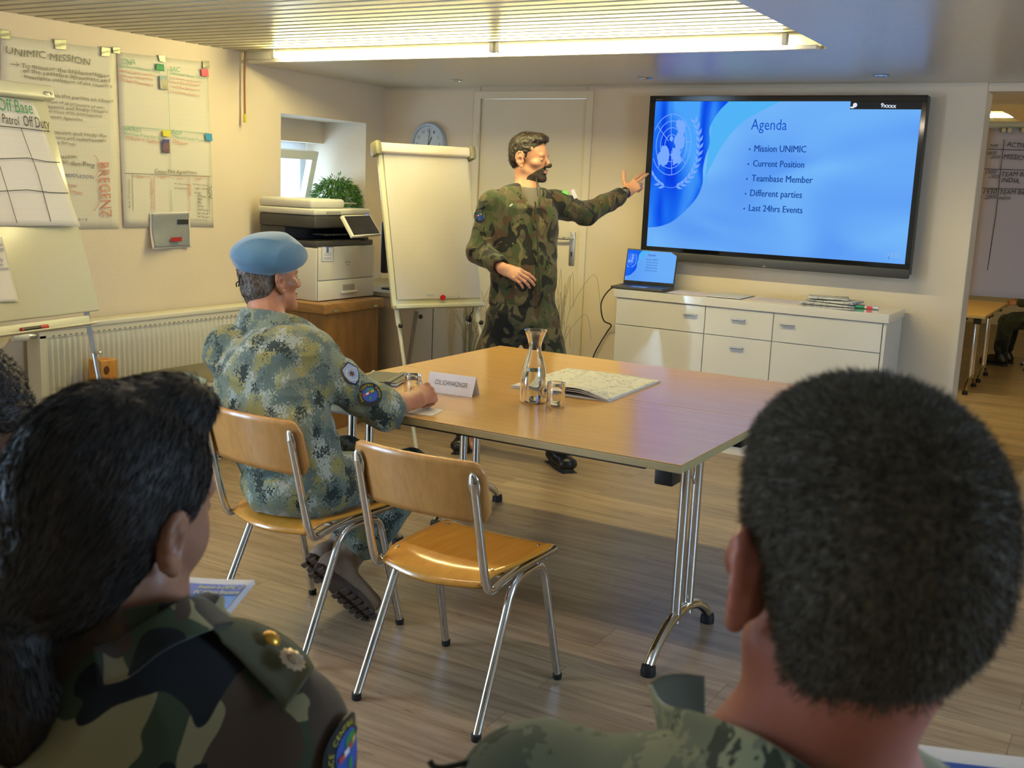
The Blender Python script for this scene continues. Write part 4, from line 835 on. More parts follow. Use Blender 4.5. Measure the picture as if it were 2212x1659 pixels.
MB().rbox((XP1, 5.17, z0+0.055), (XP1+0.003, 5.28, z0+0.09), 0.001).build('tray_recess', M_pg, tr_, world=True); MB().rbox((XP1, 5.145, z0+0.035), (XP1+0.014, 5.30, z0+0.052), 0.005).build('tray_handle', M_pw, tr_, world=True, smooth=True)
MB().bb((XP0+0.09, YP0-0.002, z0+0.09), (XP0+0.32, YP0, z0+0.125)).build('side_grip', M_pg, pr, world=True)
MB().rbox((XP0, YP0, z0+0.319), (XP1-0.012, YP1, z0+0.355), 0.006).build('output_tray', M_dark, pr, world=True, smooth=True)
MB().rbox((XP0, YP0+0.0, z0+0.3555), (XP0+0.2, YP1, z0+0.43), 0.004).rbox((XP0+0.2, YP1-0.10, z0+0.3555), (XP1-0.06, YP1, z0+0.43), 0.004).build('inner_column', M_dark, pr, world=True)
MB().rbox((XP0-0.0, YP0-0.01, z0+0.4305), (XP1-0.02, YP1, z0+0.505), 0.012).build('scanner_bed', M_dark, pr, world=True, smooth=True)
MB().rbox((XP0-0.01, YP0-0.012, z0+0.5055), (XP1-0.02, YP1-0.02, z0+0.545), 0.012).build('scanner_cover', M_pw, pr, world=True, smooth=True)
MB().rbox((XP0-0.005, YP0-0.008, z0+0.546), (XP1-0.05, YP0+0.30, z0+0.60), 0.018).build('document_feeder', M_pw, pr, world=True, smooth=True)
MB().bb((XP1-0.0195, YP0+0.09, z0+0.512), (XP1-0.018, YP0+0.22, z0+0.53)).build('feeder_slot', M_pg, pr, world=True)
MB().rbox((XP0+0.05, YP0+0.29, z0+0.57), (XP1-0.09, YP0+0.46, z0+0.578), 0.003, M=None).build('feed_tray', M_pg, pr, world=True)
b = MB().bb((XP0+0.28, YP0+0.16, z0+0.385), (XP1-0.10, YP1-0.12, z0+0.389))
for k in range(6): b.bb((XP1-0.10, YP0+0.17+k*0.035, z0+0.381), (XP1-0.093, YP0+0.19+k*0.035, z0+0.389))
b.build('exit_flap', M_pg, pr, world=True)
TP = Matrix.Translation((XP1-0.02, YP1-0.05, z0+0.40)) @ Matrix.Rotation(math.radians(-8), 4, 'Z') @ Matrix.Rotation(math.radians(-52), 4, 'Y')
# touch panel, tilted: local x up the panel, y to the right, z out of the face
A0, A1, A2, A3 = P(738, 465, x=-4.16), P(800, 463, x=-4.22), P(825, 506, x=-4.10), P(762, 511, x=-4.05)
ex = (A1-A0).normalized(); ez = ex.cross((A3-A0)).normalized()*-1; 
if ez.dot(cO-A0) < 0: ez = -ez
def pn(inset, c, th):
    c0 = (A0+A1+A2+A3)/4; q = [c0+(p-c0)*inset+ez*c for p in (A0, A1, A2, A3)]; b = MB(); b.add([p-ez*th for p in q]+q, [(3, 2, 1, 0), (4, 5, 6, 7), (0, 1, 5, 4), (1, 2, 6, 5), (2, 3, 7, 6), (3, 0, 4, 7)]); return b
tp = pn(1.0, 0, 0.018).build('touch_panel', M_pw, pr, world=True, bev=0.003); pn(0.88, 0.0015, 0.001).build('display', mat('dark display glass', '1a1512', 0.15), tp, world=True)
MB().ell(A1.lerp(A0, 0.12)+ez*0.001, (0.004, 0.008, 0.003)).build('status_light', emis('blue led', '3c5cff', 2), tp, world=True)
MB().tube([(A0+A3)/2-ez*0.02+ex*0.05, Vector((XP1-0.03, YP1-0.05, z0+0.36))], 0.018, 8).build('panel_arm', M_dark, pr, world=True, smooth=True)
stk = [P(u, v, x=XP1+0.001) for u, v in ((695, 533), (720, 534), (720, 565), (695, 565))]
so = MB().add(stk, [(0, 1, 2, 3)]).build('printer_sticker', paper('sticker white', 'd8d6dc'), pr, world=True)
b = MB()
for i in range(4): b.ribbon([stk[i], stk[(i+1) % 4]], 0.003, NX)
c_ = P(707.5, 539.5, x=XP1+0.0016); b.bb((c_.x, c_.y-0.010, c_.z-0.017), (c_.x+0.0004, c_.y+0.010, c_.z+0.017))
for v, w_ in ((548, 8), (552, 7), (557, 9), (560, 8)): b.ribbon([P(707.5-w_, v, x=XP1+0.0016), P(707.5+w_, v, x=XP1+0.0016)], 0.002, NX)
b.v = [v+Vector((0.0006, 0, 0)) for v in b.v]; b.build('sticker_print', mat('sticker blue', '4a62a8', 0.6), so, world=True)
b = MB(); px_text(b, 'RICOH', 746, 568, 756, 567.5, NX, x=XP1+0.001, lift=0); b.ribbon([P(748, 572.5, x=XP1+0.0012), P(755, 572, x=XP1+0.0012)], 0.0025, NX); b.build('model_lettering', mat('dark print', '55534e', 0.6), pr, world=True)
# things behind the printer: low cabinet, dark monitor, papers
t = thing('low_cabinet', 'pale low cabinet behind the centre easel, beside the crate', 'cabinet', (-4.35, 6.0, 0))
MB().rbox((-4.84, 5.62, 0), (-4.16, 6.38, 0.76), 0.004).build('body', mat('cabinet beige', 'b5aa98', 0.5), t, world=True)
MB().rbox((-4.85, 5.60, 0.761), (-4.14, 6.40, 0.79), 0.004).build('cabinet_top', mat('cabinet top', 'a39a8c', 0.5), t, world=True)
MB().bb((-4.159, 6.0, 0.02), (-4.157, 6.004, 0.75)).build('door_gap', M_gap, t, world=True)
t = thing('computer_monitor', 'dark monitor seen edge-on between the printer and the centre easel', 'monitor', (-4.30, 5.86, 0.79))
MB().rbox((-0.10, -0.12, 0), (0.10, 0.12, 0.012), 0.004).build('foot', M_black, t, smooth=True)
MB().cyl((0, 0, 0.012), (0, 0, 0.2), 0.02).build('neck', M_black, t, smooth=True)
MB().rbox((-0.02, -0.24, 0.12), (0.02, 0.24, 0.45), 0.01).build('display', M_black, t, smooth=True)
tag(MB().rbox((-4.16, 5.62, 0.79), (-3.98, 5.83, 0.806), 0.002).build('paper_stack', paper('pink white stack', 'dccfcf')), 'stack of white paper sticking out beside the centre easel', 'paper')
# ================================================================ potted plant in the niche
t = thing('potted_plant', 'bushy green potted plant on the window niche sill', 'plant', (-5.04, 6.04, zs))
MB().lathe([(0.001, 0), (0.05, 0), (0.065, 0.11), (0.07, 0.115), (0.06, 0.112), (0.001, 0.1)], seg=28).build('pot', mat('terracotta white', 'a89a88', 0.6), t, smooth=True)
q = NT('plant leaf'); mp = q.coord(); nz = q.n('ShaderNodeTexNoise', i_Scale=25.0); q.l(mp, 0, nz, 'Vector'); r = q.ramp(nz, 'Fac', [(0.3, lin('2c5a22')), (0.6, lin('5c8a2c')), (0.75, lin('8aa83c'))]); q.l(r, 'Color', q.b, 'Base Color'); q.b.inputs['Roughness'].default_value = 0.45; q.b.inputs['Transmission Weight'].default_value = 0.0; M_leaf = q.m
rnd = random.Random(3); b = MB(); st = MB()
for k in range(26):
    a = rnd.random()*2*PI; r_ = rnd.random()**0.5*0.10; st.tube(smooth_path([(0, 0, 0.1), (0.4*r_*math.cos(a), 0.4*r_*math.sin(a), 0.22), (r_*math.cos(a), r_*math.sin(a), 0.27+0.15*rnd.random())], 4), 0.0025, 5)
for k in range(1500):
    a = rnd.random()*2*PI; ph = math.acos(1-1.75*rnd.random()); rr = 0.8+0.25*rnd.random()
    c = Vector((0.150*rr*math.sin(ph)*math.cos(a), 0.165*rr*math.sin(ph)*math.sin(a), 0.30+0.155*rr*math.cos(ph)))
    if c.x < -0.16: c.x = -0.16
    L_ = 0.035+0.02*rnd.random(); d = Vector((math.cos(a)*math.sin(ph)*0.8, math.sin(a)*math.sin(ph)*0.8, rnd.uniform(-0.9, 0.5))).normalized(); s_ = d.cross(Vector((rnd.random()-.5, rnd.random()-.5, 1))).normalized()*L_*0.13
    b.add([c, c+d*L_*0.4+s_, c+d*L_+Vector((0, 0, -0.010)), c+d*L_*0.4-s_], [(0, 1, 2, 3)])
o = b.build('foliage', M_leaf, t); o['kind'] = 'stuff'; st.build('stems', mat('stem green', '4a5c2a', 0.6), t)['kind'] = 'stuff'
# ================================================================ things on the meeting table
zt = TZ
M_caraf = M_glass
cb = P(1140, 872, z=zt); cb = Vector((cb.x+0.0, cb.y+0.035, zt))
t = thing('water_carafe', 'glass carafe half full of water on the near table', 'carafe', tuple(cb))
out = [(0.001, 0.0005), (0.042, 0.0005), (0.047, 0.006), (0.048, 0.03), (0.0475, 0.085), (0.043, 0.125), (0.033, 0.165), (0.0245, 0.19), (0.0225, 0.205), (0.0255, 0.225), (0.034, 0.25), (0.0415, 0.266)]
inn = [(r-0.0025, max(h, 0.006)) for r, h in out[::-1]]; inn[-1] = (0.001, 0.006)
MB().lathe(out+[(0.0415, 0.2685)]+inn, seg=48).build('flask', M_glass, t, smooth=True)
MB().lathe([(0.001, 0.0052), (0.0425, 0.0052), (0.0458, 0.012), (0.0463, 0.03), (0.0458, 0.085), (0.0418, 0.12), (0.001, 0.12)], seg=48).build('water', M_water, t, smooth=True)
def mug(loc, rz, label):
    t = thing('glass_mug', label, 'glass', loc, rz, 'glass mugs on the meeting table')
    R = 0.0330
    MB().lathe([(0.001, 0.0005), (R-0.003, 0.0005), (R, 0.005), (R, 0.088), (R-0.0012, 0.089), (R-0.0024, 0.087), (R-0.0026, 0.01), (0.001, 0.009)], seg=36).build('cup', M_glass, t, smooth=True)
    MB().tube(smooth_path([(R-0.0005, 0, 0.068), (R+0.016, 0, 0.070), (R+0.024, 0, 0.055), (R+0.018, 0, 0.035), (R-0.0005, 0, 0.026)], 6), 0.0042, 10).build('handle', M_glass, t, smooth=True)
    return t
g1 = P(1194, 880, z=zt); mug((g1.x, g1.y+0.02, zt), math.radians(200), 'empty glass mug standing just right of the carafe')
g2 = P(884, 862, z=zt); mug((g2.x, g2.y+0.02, zt), math.radians(-20), 'empty glass mug beside the seated hand and the name card')
# name card: folded tent
na, nb_, nt_, nt2 = P(922, 846, z=zt), P(1016, 859, z=zt), P(927, 817, y=P(922, 846, z=zt).y+0.02), P(1027, 833, y=P(1016, 859, z=zt).y+0.02)
t = thing('name_card', 'folded white name card in front of the seated man', 'name card', (na.x+0.1, na.y, zt))
d_ = (nb_-na).normalized(); nrm = Vector((d_.y, -d_.x, 0)); Lc = (nb_-na).length+0.012; hgt = 0.072; back = -nrm*0.062
na = na-d_*0.006; na.z = zt+0.0008; ridge = na+back*0.5+Vector((0, 0, hgt))
card = MB().add([na, na+d_*Lc, ridge+d_*Lc, ridge], [(0, 1, 2, 3)]).add([ridge, ridge+d_*Lc, na+back+d_*Lc, na+back], [(0, 1, 2, 3)]).build('folded_card', paper('card white', 'e4e2ea'), t, world=True, thick=0.0006)
cn = d_.cross((ridge-na)).normalized(); b = MB(); f0 = na.lerp(ridge, 0.42)+d_*(Lc*0.16)+cn*0.0007; text(b, 'COL SCHWARZINGER', f0, f0+d_*(Lc*0.70), cn, hs=1.9); b.build('printed_name', mat('card ink', '26262a', 0.6), card, world=True)
# folded map
def map_mat():
    q = NT('topographic map print'); mp = q.coord(); nz = q.n('ShaderNodeTexNoise', i_Scale=6.0, i_Detail=5.0, i_Distortion=0.5); q.l(mp, 0, nz, 'Vector')
    w = q.n('ShaderNodeMath', operation='MULTIPLY'); q.l(nz, 'Fac', w, 0); w.inputs[1].default_value = 34.0; fr_ = q.n('ShaderNodeMath', operation='FRACT'); q.l(w, 0, fr_, 0)
    r = q.ramp(fr_, 'Value', [(0.0, lin('b3b0a4')), (0.09, lin('d0cdc2')), (0.9, lin('d6d3c9')), (1.0, lin('c2bfb2'))]); n2 = q.n('ShaderNodeTexNoise', i_Scale=17.0, i_Detail=4.0); q.l(mp, 0, n2, 'Vector'); r2 = q.ramp(n2, 'Fac', [(0.47, (1, 1, 1)), (0.497, (0.45, 0.45, 0.5)), (0.503, (0.45, 0.45, 0.5)), (0.53, (1, 1, 1))])
    m = q.n('ShaderNodeMix', data_type='RGBA', blend_type='MULTIPLY'); m.inputs['Factor'].default_value = 0.8; q.l(r, 'Color', m, 'A'); q.l(r2, 'Color', m, 'B'); q.l(m, 'Result', q.b, 'Base Color'); q.b.inputs['Roughness'].default_value = 0.6; return q.m
M_map = map_mat(); c4 = [P(1103, 838, z=zt), P(1225, 800, z=zt), P(1427, 826, z=zt), P(1316, 869, z=zt)]
t = thing('folded_map', 'folded topographic map lying across the two tables', 'map', ((c4[0].x+c4[2].x)/2, (c4[0].y+c4[2].y)/2, zt))
for k in range(4):
    def f(u, v, k=k):
        p = (c4[0]*(1-u)+c4[3]*u)*(1-v)+(c4[1]*(1-u)+c4[2]*u)*v; s = 1-0.01*k
        lift = 0.0012+k*0.0030+(0.012+0.004*k)*max(0, math.sin(PI*(u-0.35)/0.6))*(1-v)**3*(k > 0)+0.002*math.sin(4*u)*k*0.4
        return Vector((p.x, p.y, zt+lift))
    MB().grid(f, 24, 12).build('map_fold', M_map if k == 3 else M_paper, t, world=True, smooth=True, thick=0.0009)
# notebook with clasp and a pen, mostly behind the man
t = thing('notebook', 'black banded notebook with white pages on the table behind the glass mug', 'notebook', tuple(P(835, 828, z=zt)))
nc = P(832, 828, z=zt); MN = Matrix.Translation((nc.x-0.03, nc.y+0.04, zt+0.0005)) @ Matrix.Rotation(0.35, 4, 'Z')
MB().rbox((-0.08, -0.11, 0), (0.08, 0.11, 0.003), 0.001, M=MN).rbox((-0.08, -0.11, 0.0125), (0.08, 0.11, 0.0155), 0.001, M=MN).build('cover', mat('notebook black', '202024', 0.5), t, world=True)
MB().rbox((-0.076, -0.106, 0.0032), (0.078, 0.106, 0.0123), 0.001, M=MN).build('pages', paper('page block', 'd9d5d2'), t, world=True)
MB().rbox((0.030, -0.113, -0.0), (0.055, 0.113, 0.0195), 0.003, M=MN).build('clasp_band', M_dark, t, world=True)
flat('loose_sheet', [P(u, v, z=zt) for u, v in ((782, 824), (806, 800), (862, 822), (858, 838))], mat('grey sheet', 'a8a8ac', 0.5), 'grey sheet lying beside the banded notebook', 'paper', z=zt+0.0006)
sq = P(913, 892, z=zt); flat('coaster', rect(sq.x-0.01, sq.y+0.02, 0.11, 0.11, 0.2), M_paper, 'white paper square under the seated hand', 'paper', z=zt+0.0006)
# ================================================================ metal cases and bench by the left wall
t = thing('metal_case', 'ribbed aluminium transport case behind the seated man', 'case', (-4.29, 3.75, 0))
cx0, cx1, cy0, cy1 = -4.49, -4.03, 3.42, 3.93
MB().rbox((cx0, cy0, 0.0), (cx1, cy1, 0.375), 0.012).build('body', M_alud, t, world=True, smooth=True)
MB().rbox((cx0-0.004, cy0-0.004, 0.379), (cx1+0.004, cy1+0.004, 0.455), 0.012).build('lid', M_alud, t, world=True, smooth=True)
for z in (0.06, 0.16, 0.185, 0.29, 0.315): MB().tube(bend_path([(cx0-0.003, cy1, z), (cx0-0.003, cy0-0.003, z), (cx1+0.003, cy0-0.003, z), (cx1+0.003, cy1, z)], 0.02, 4), 0.006, 8).build('rib', M_alu, t, world=True, smooth=True)
for z in (0.373, 0.392, 0.005): MB().tube(bend_path([(cx0-0.004, cy1, z+0.004), (cx0-0.004, cy0-0.004, z+0.004), (cx1+0.004, cy0-0.004, z+0.004), (cx1+0.004, cy1, z+0.004)], 0.02, 4), 0.008, 8).build('edge_profile', M_alu, t, world=True, smooth=True)
for x in (-4.40, -4.15): MB().rbox((x-0.02, cy0-0.012, 0.35), (x+0.02, cy0-0.004, 0.42), 0.003).build('latch', M_alu, t, world=True)
zc_ = 0.456
flat('document_stack', [P(u, v, z=zc_) for u, v in ((352, 815), (405, 806), (446, 822), (440, 846), (400, 838))], paper('blue grey document', '8fa5b8'), 'blue grey papers on top of the metal case', 'document', 0.006, z=zc_)
pp0, pp1 = P(356, 818, z=zc_+0.016), P(436, 838, z=zc_+0.016); tag(MB().tube([pp0, pp0.lerp(pp1, 0.9), pp1], [0.0055, 0.0055, 0.001], 10).build('blue_pen', mat('pen blue', '1d3c9c', 0.3), smooth=True), 'blue pen lying on the papers on the metal case', 'pen')
t = thing('metal_bench', 'long low grey metal box under the radiator', 'box', (-4.4, 4.45, 0))
bz_ = 0.43
MB().rbox((-4.64, 3.97, 0.02), (-4.20, 4.84, bz_-0.03), 0.006).build('body', mat('bench grey', '8a8272', 0.5), t, world=True)
MB().rbox((-4.645, 3.965, bz_-0.029), (-4.19, 4.845, bz_), 0.005).build('bench_lid', mat('bench lid grey', '6e6858', 0.45), t, world=True, smooth=True)
# pine post by the easel
p_ = P(222, 775, x=-4.56); t = tag(MB().rbox((p_.x-0.05, p_.y-0.05, 0), (p_.x+0.05, p_.y+0.05, p_.z), 0.006).build('wooden_post', M_pine, smooth=True), 'short orange pine post with a dark knot below the left easel', 'post')
kp = Vector((0.052, -0.02, p_.z-0.05)); MB().ell(kp, (0.003, 0.018, 0.022), 16, 10).build('wood_knot', mat('knot brown', '5a2e10', 0.5), t, smooth=True)
# dried grass ornament by the door, and the plug hanging from the easel
M_grass = mat('dried grass stem', '8c8468', 0.8)
def grass(name, label, base, n, h, spread, seed, lean=(0, 0), droop=0.5):
    t = thing(name, label, 'ornament', base); rnd = random.Random(seed); b = MB()
    for k in range(n):
        a = rnd.random()*2*PI; s_ = spread*rnd.random(); hh = h*(0.6+0.4*rnd.random()); e = Vector((math.cos(a)*s_+lean[0], math.sin(a)*s_*0.35+lean[1], hh)); p1 = e*0.5+Vector((0, 0, hh*0.12)); p2 = e+Vector((math.cos(a)*s_*droop, 0, -hh*0.02)); p3 = p2+Vector((math.cos(a)*s_*droop*0.6, 0, -hh*0.25*droop))
        b.tube(smooth_path([(rnd.uniform(-.02, .02), rnd.uniform(-.02, .02), 0.25), p1*0.6+Vector((0, 0, 0.1)), p1+Vector((0, 0, 0.1)), p2, p3], 5), 0.0013, 4, caps=False)
    b.build('dried_stems', M_grass, t)['kind'] = 'stuff'
    MB().lathe([(0.001, 0), (0.06, 0), (0.075, 0.1), (0.05, 0.22), (0.035, 0.30), (0.045, 0.32), (0.03, 0.30), (0.001, 0.05)], seg=28).build('vase', mat('vase glaze', '8f8878', 0.4), t, smooth=True)
    return t
grass('dried_grass_vase', 'arching dried grass in a floor vase between the standing man and the door handle', (-3.30, 6.22, 0), 22, 1.0, 0.12, 11, droop=0.9)
grass('dried_grass_vase', 'dense dried grass in a floor vase beneath the centre easel', (-3.93, 6.12, 0), 60, 0.86, 0.15, 12, droop=0.25)
pl0, pl1 = P(1022, 668, y=5.2), P(1015, 682, y=5.2); t = thing('power_plug', 'black plug hanging on a thin cable beside the standing man', 'plug', tuple(pl1))
MB().tube(smooth_path([P(1024, 664, y=5.25), P(1021, 672, y=5.2), pl1], 5), 0.003, 8).build('cable', M_cab, t, world=True, smooth=True)
MB().lathe([(0.001, 0.0), (0.008, 0.0), (0.019, 0.02), (0.019, 0.032), (0.001, 0.034)], pl1, (-0.3, 0, -1)).build('plug_body', M_black, t, world=True, smooth=True)
for s in (-1, 1): MB().cyl(pl1+Vector((-0.012+s*0.008, 0, -0.034)), pl1+Vector((-0.017+s*0.008, 0, -0.052)), 0.0024).build('pin', M_chrome, t, world=True)
# ================================================================ adjoining room
FZ = -0.2
tc = P(2129, 683, z=FZ+TZ)
table(tc.x-1.6, tc.x, tc.y, tc.y+0.8, 'folding table in the adjoining room, its corner just right of the pier', FZ, grp='tables in the adjoining room')
table(tc.x-1.6, tc.x, tc.y+0.803, tc.y+1.6, 'folding table in the adjoining room behind the one nearest the opening', FZ, grp='tables in the adjoining room')
put(copy_tree(ch0), (tc.x-0.72, tc.y-0.35, FZ), math.radians(0), 'wooden chair at the left of the adjoining room table, half hidden by the pier', 'chairs in the adjoining room')
for k, (dx, dy, rz, lb) in enumerate(((0.38, 2.35, -80, 'wooden chair in the adjoining room on which a person in black boots sits'), (0.75, 3.5, -95, 'wooden chair right of the table in the adjoining room, farther back'), (-0.7, 2.1, 180, 'wooden chair behind the tables in the adjoining room'))):
    put(copy_tree(ch0), (tc.x+dx, tc.y+dy, FZ), math.radians(rz), lb, 'chairs in the adjoining room')
# flipchart in the adjoining room
YF = 7.6; fl = P(2134, 263, y=YF); 
t = thing('flipchart_easel', 'flipchart easel with a yellow lit frame in the adjoining room opening', 'flipchart', (fl.x+0.35, YF, FZ))
x0 = fl.x; x1 = x0+0.72; ztp = fl.z
MB().rbox((x0, YF+0.012, 0.95), (x1, YF+0.03, ztp), 0.004).build('board', M_easel, t, world=True)
MB().rbox((x0-0.005, YF-0.02, ztp-0.03), (x1+0.005, YF+0.012, ztp), 0.006).build('clamp_bar', M_easel, t, world=True, smooth=True)
for x in (x0+0.46, x1-0.02): MB().tube([(x, YF+0.03, 0.96), (x, YF+0.12, FZ)], 0.012, 8).build('leg', M_leg, t, world=True, smooth=True)
q_ = [P(u, v, y=YF-0.005) for u, v in ((2137, 277), (2092, 637))]
sh = MB().grid(lambda u, v: Vector((q_[0].x-0.008*(1-v)+0.70*u+0.0, YF-0.004-0.03*(1-v)**2*(0.4+0.6*math.sin(3*u)), q_[1].z+(q_[0].z-q_[1].z)*v+0.01*u*(1-v))), 12, 16).build('schedule_sheet', paper('lilac grey chart paper', 'c9c2c9'), smooth=True, thick=0.0006); tag(sh, 'handwritten TIME and ACTIVITY schedule sheet in the adjoining room', 'chart sheet')
def ft(b, s, u0, v0, u1, v1, hs=1.3): return px_text(b, s, u0, v0, u1, v1, NY, y=YF-0.020, hs=hs*0.85, lift=0, shear=0.15, wob=0.06)
b = MB()
for r in (('TIME', 2137, 318, 2156, 318), ('ACTIVITY', 2174, 317, 2236, 320), ('0830', 2132, 334, 2152, 334), ('-0930', 2138, 343, 2160, 343), ('MISSION BRIEF', 2167, 344, 2262, 347), ('1900', 2129, 376, 2151, 376), ('-1920', 2133, 385, 2157, 386), ('TEAM BRIEF', 2162, 380, 2235, 383), ('INDIA,', 2163, 394, 2203, 396), ('1930', 2124, 419, 2152, 419), ('-2000', 2124, 430, 2152, 430), ('TEAM BRIEF', 2158, 419, 2230, 422), ('INDIA', 2158, 431, 2183, 432)): ft(b, *r)
for pts in (((2170, 301), (2162, 360), (2152, 460), (2127, 622)), ((2134, 322), (2230, 325)), ((2127, 365), (2230, 368)), ((2122, 407), (2230, 409))): b.ribbon([P(u, v, y=YF-0.018) for u, v in pts], 0.004, NY)
b.build('handwriting', M_blk, sh, world=True)
for k, u in enumerate((2168, 2181, 2211)): c_ = P(u, 281, y=YF-0.03); tag(MB().lathe([(0.001, 0.01), (0.013, 0.009), (0.014, 0), (0.001, 0)], c_+Vector((0, 0.012, 0)), (0, -1, 0), 18).build('magnet_button', mat('magnet cream', 'd8d2a8', 0.4), smooth=True), ('cream magnet leftmost on the schedule sheet', 'cream magnet second from left on the schedule sheet', 'cream magnet at the right photo edge on the schedule sheet')[k], 'magnet', 'magnets on the schedule sheet')
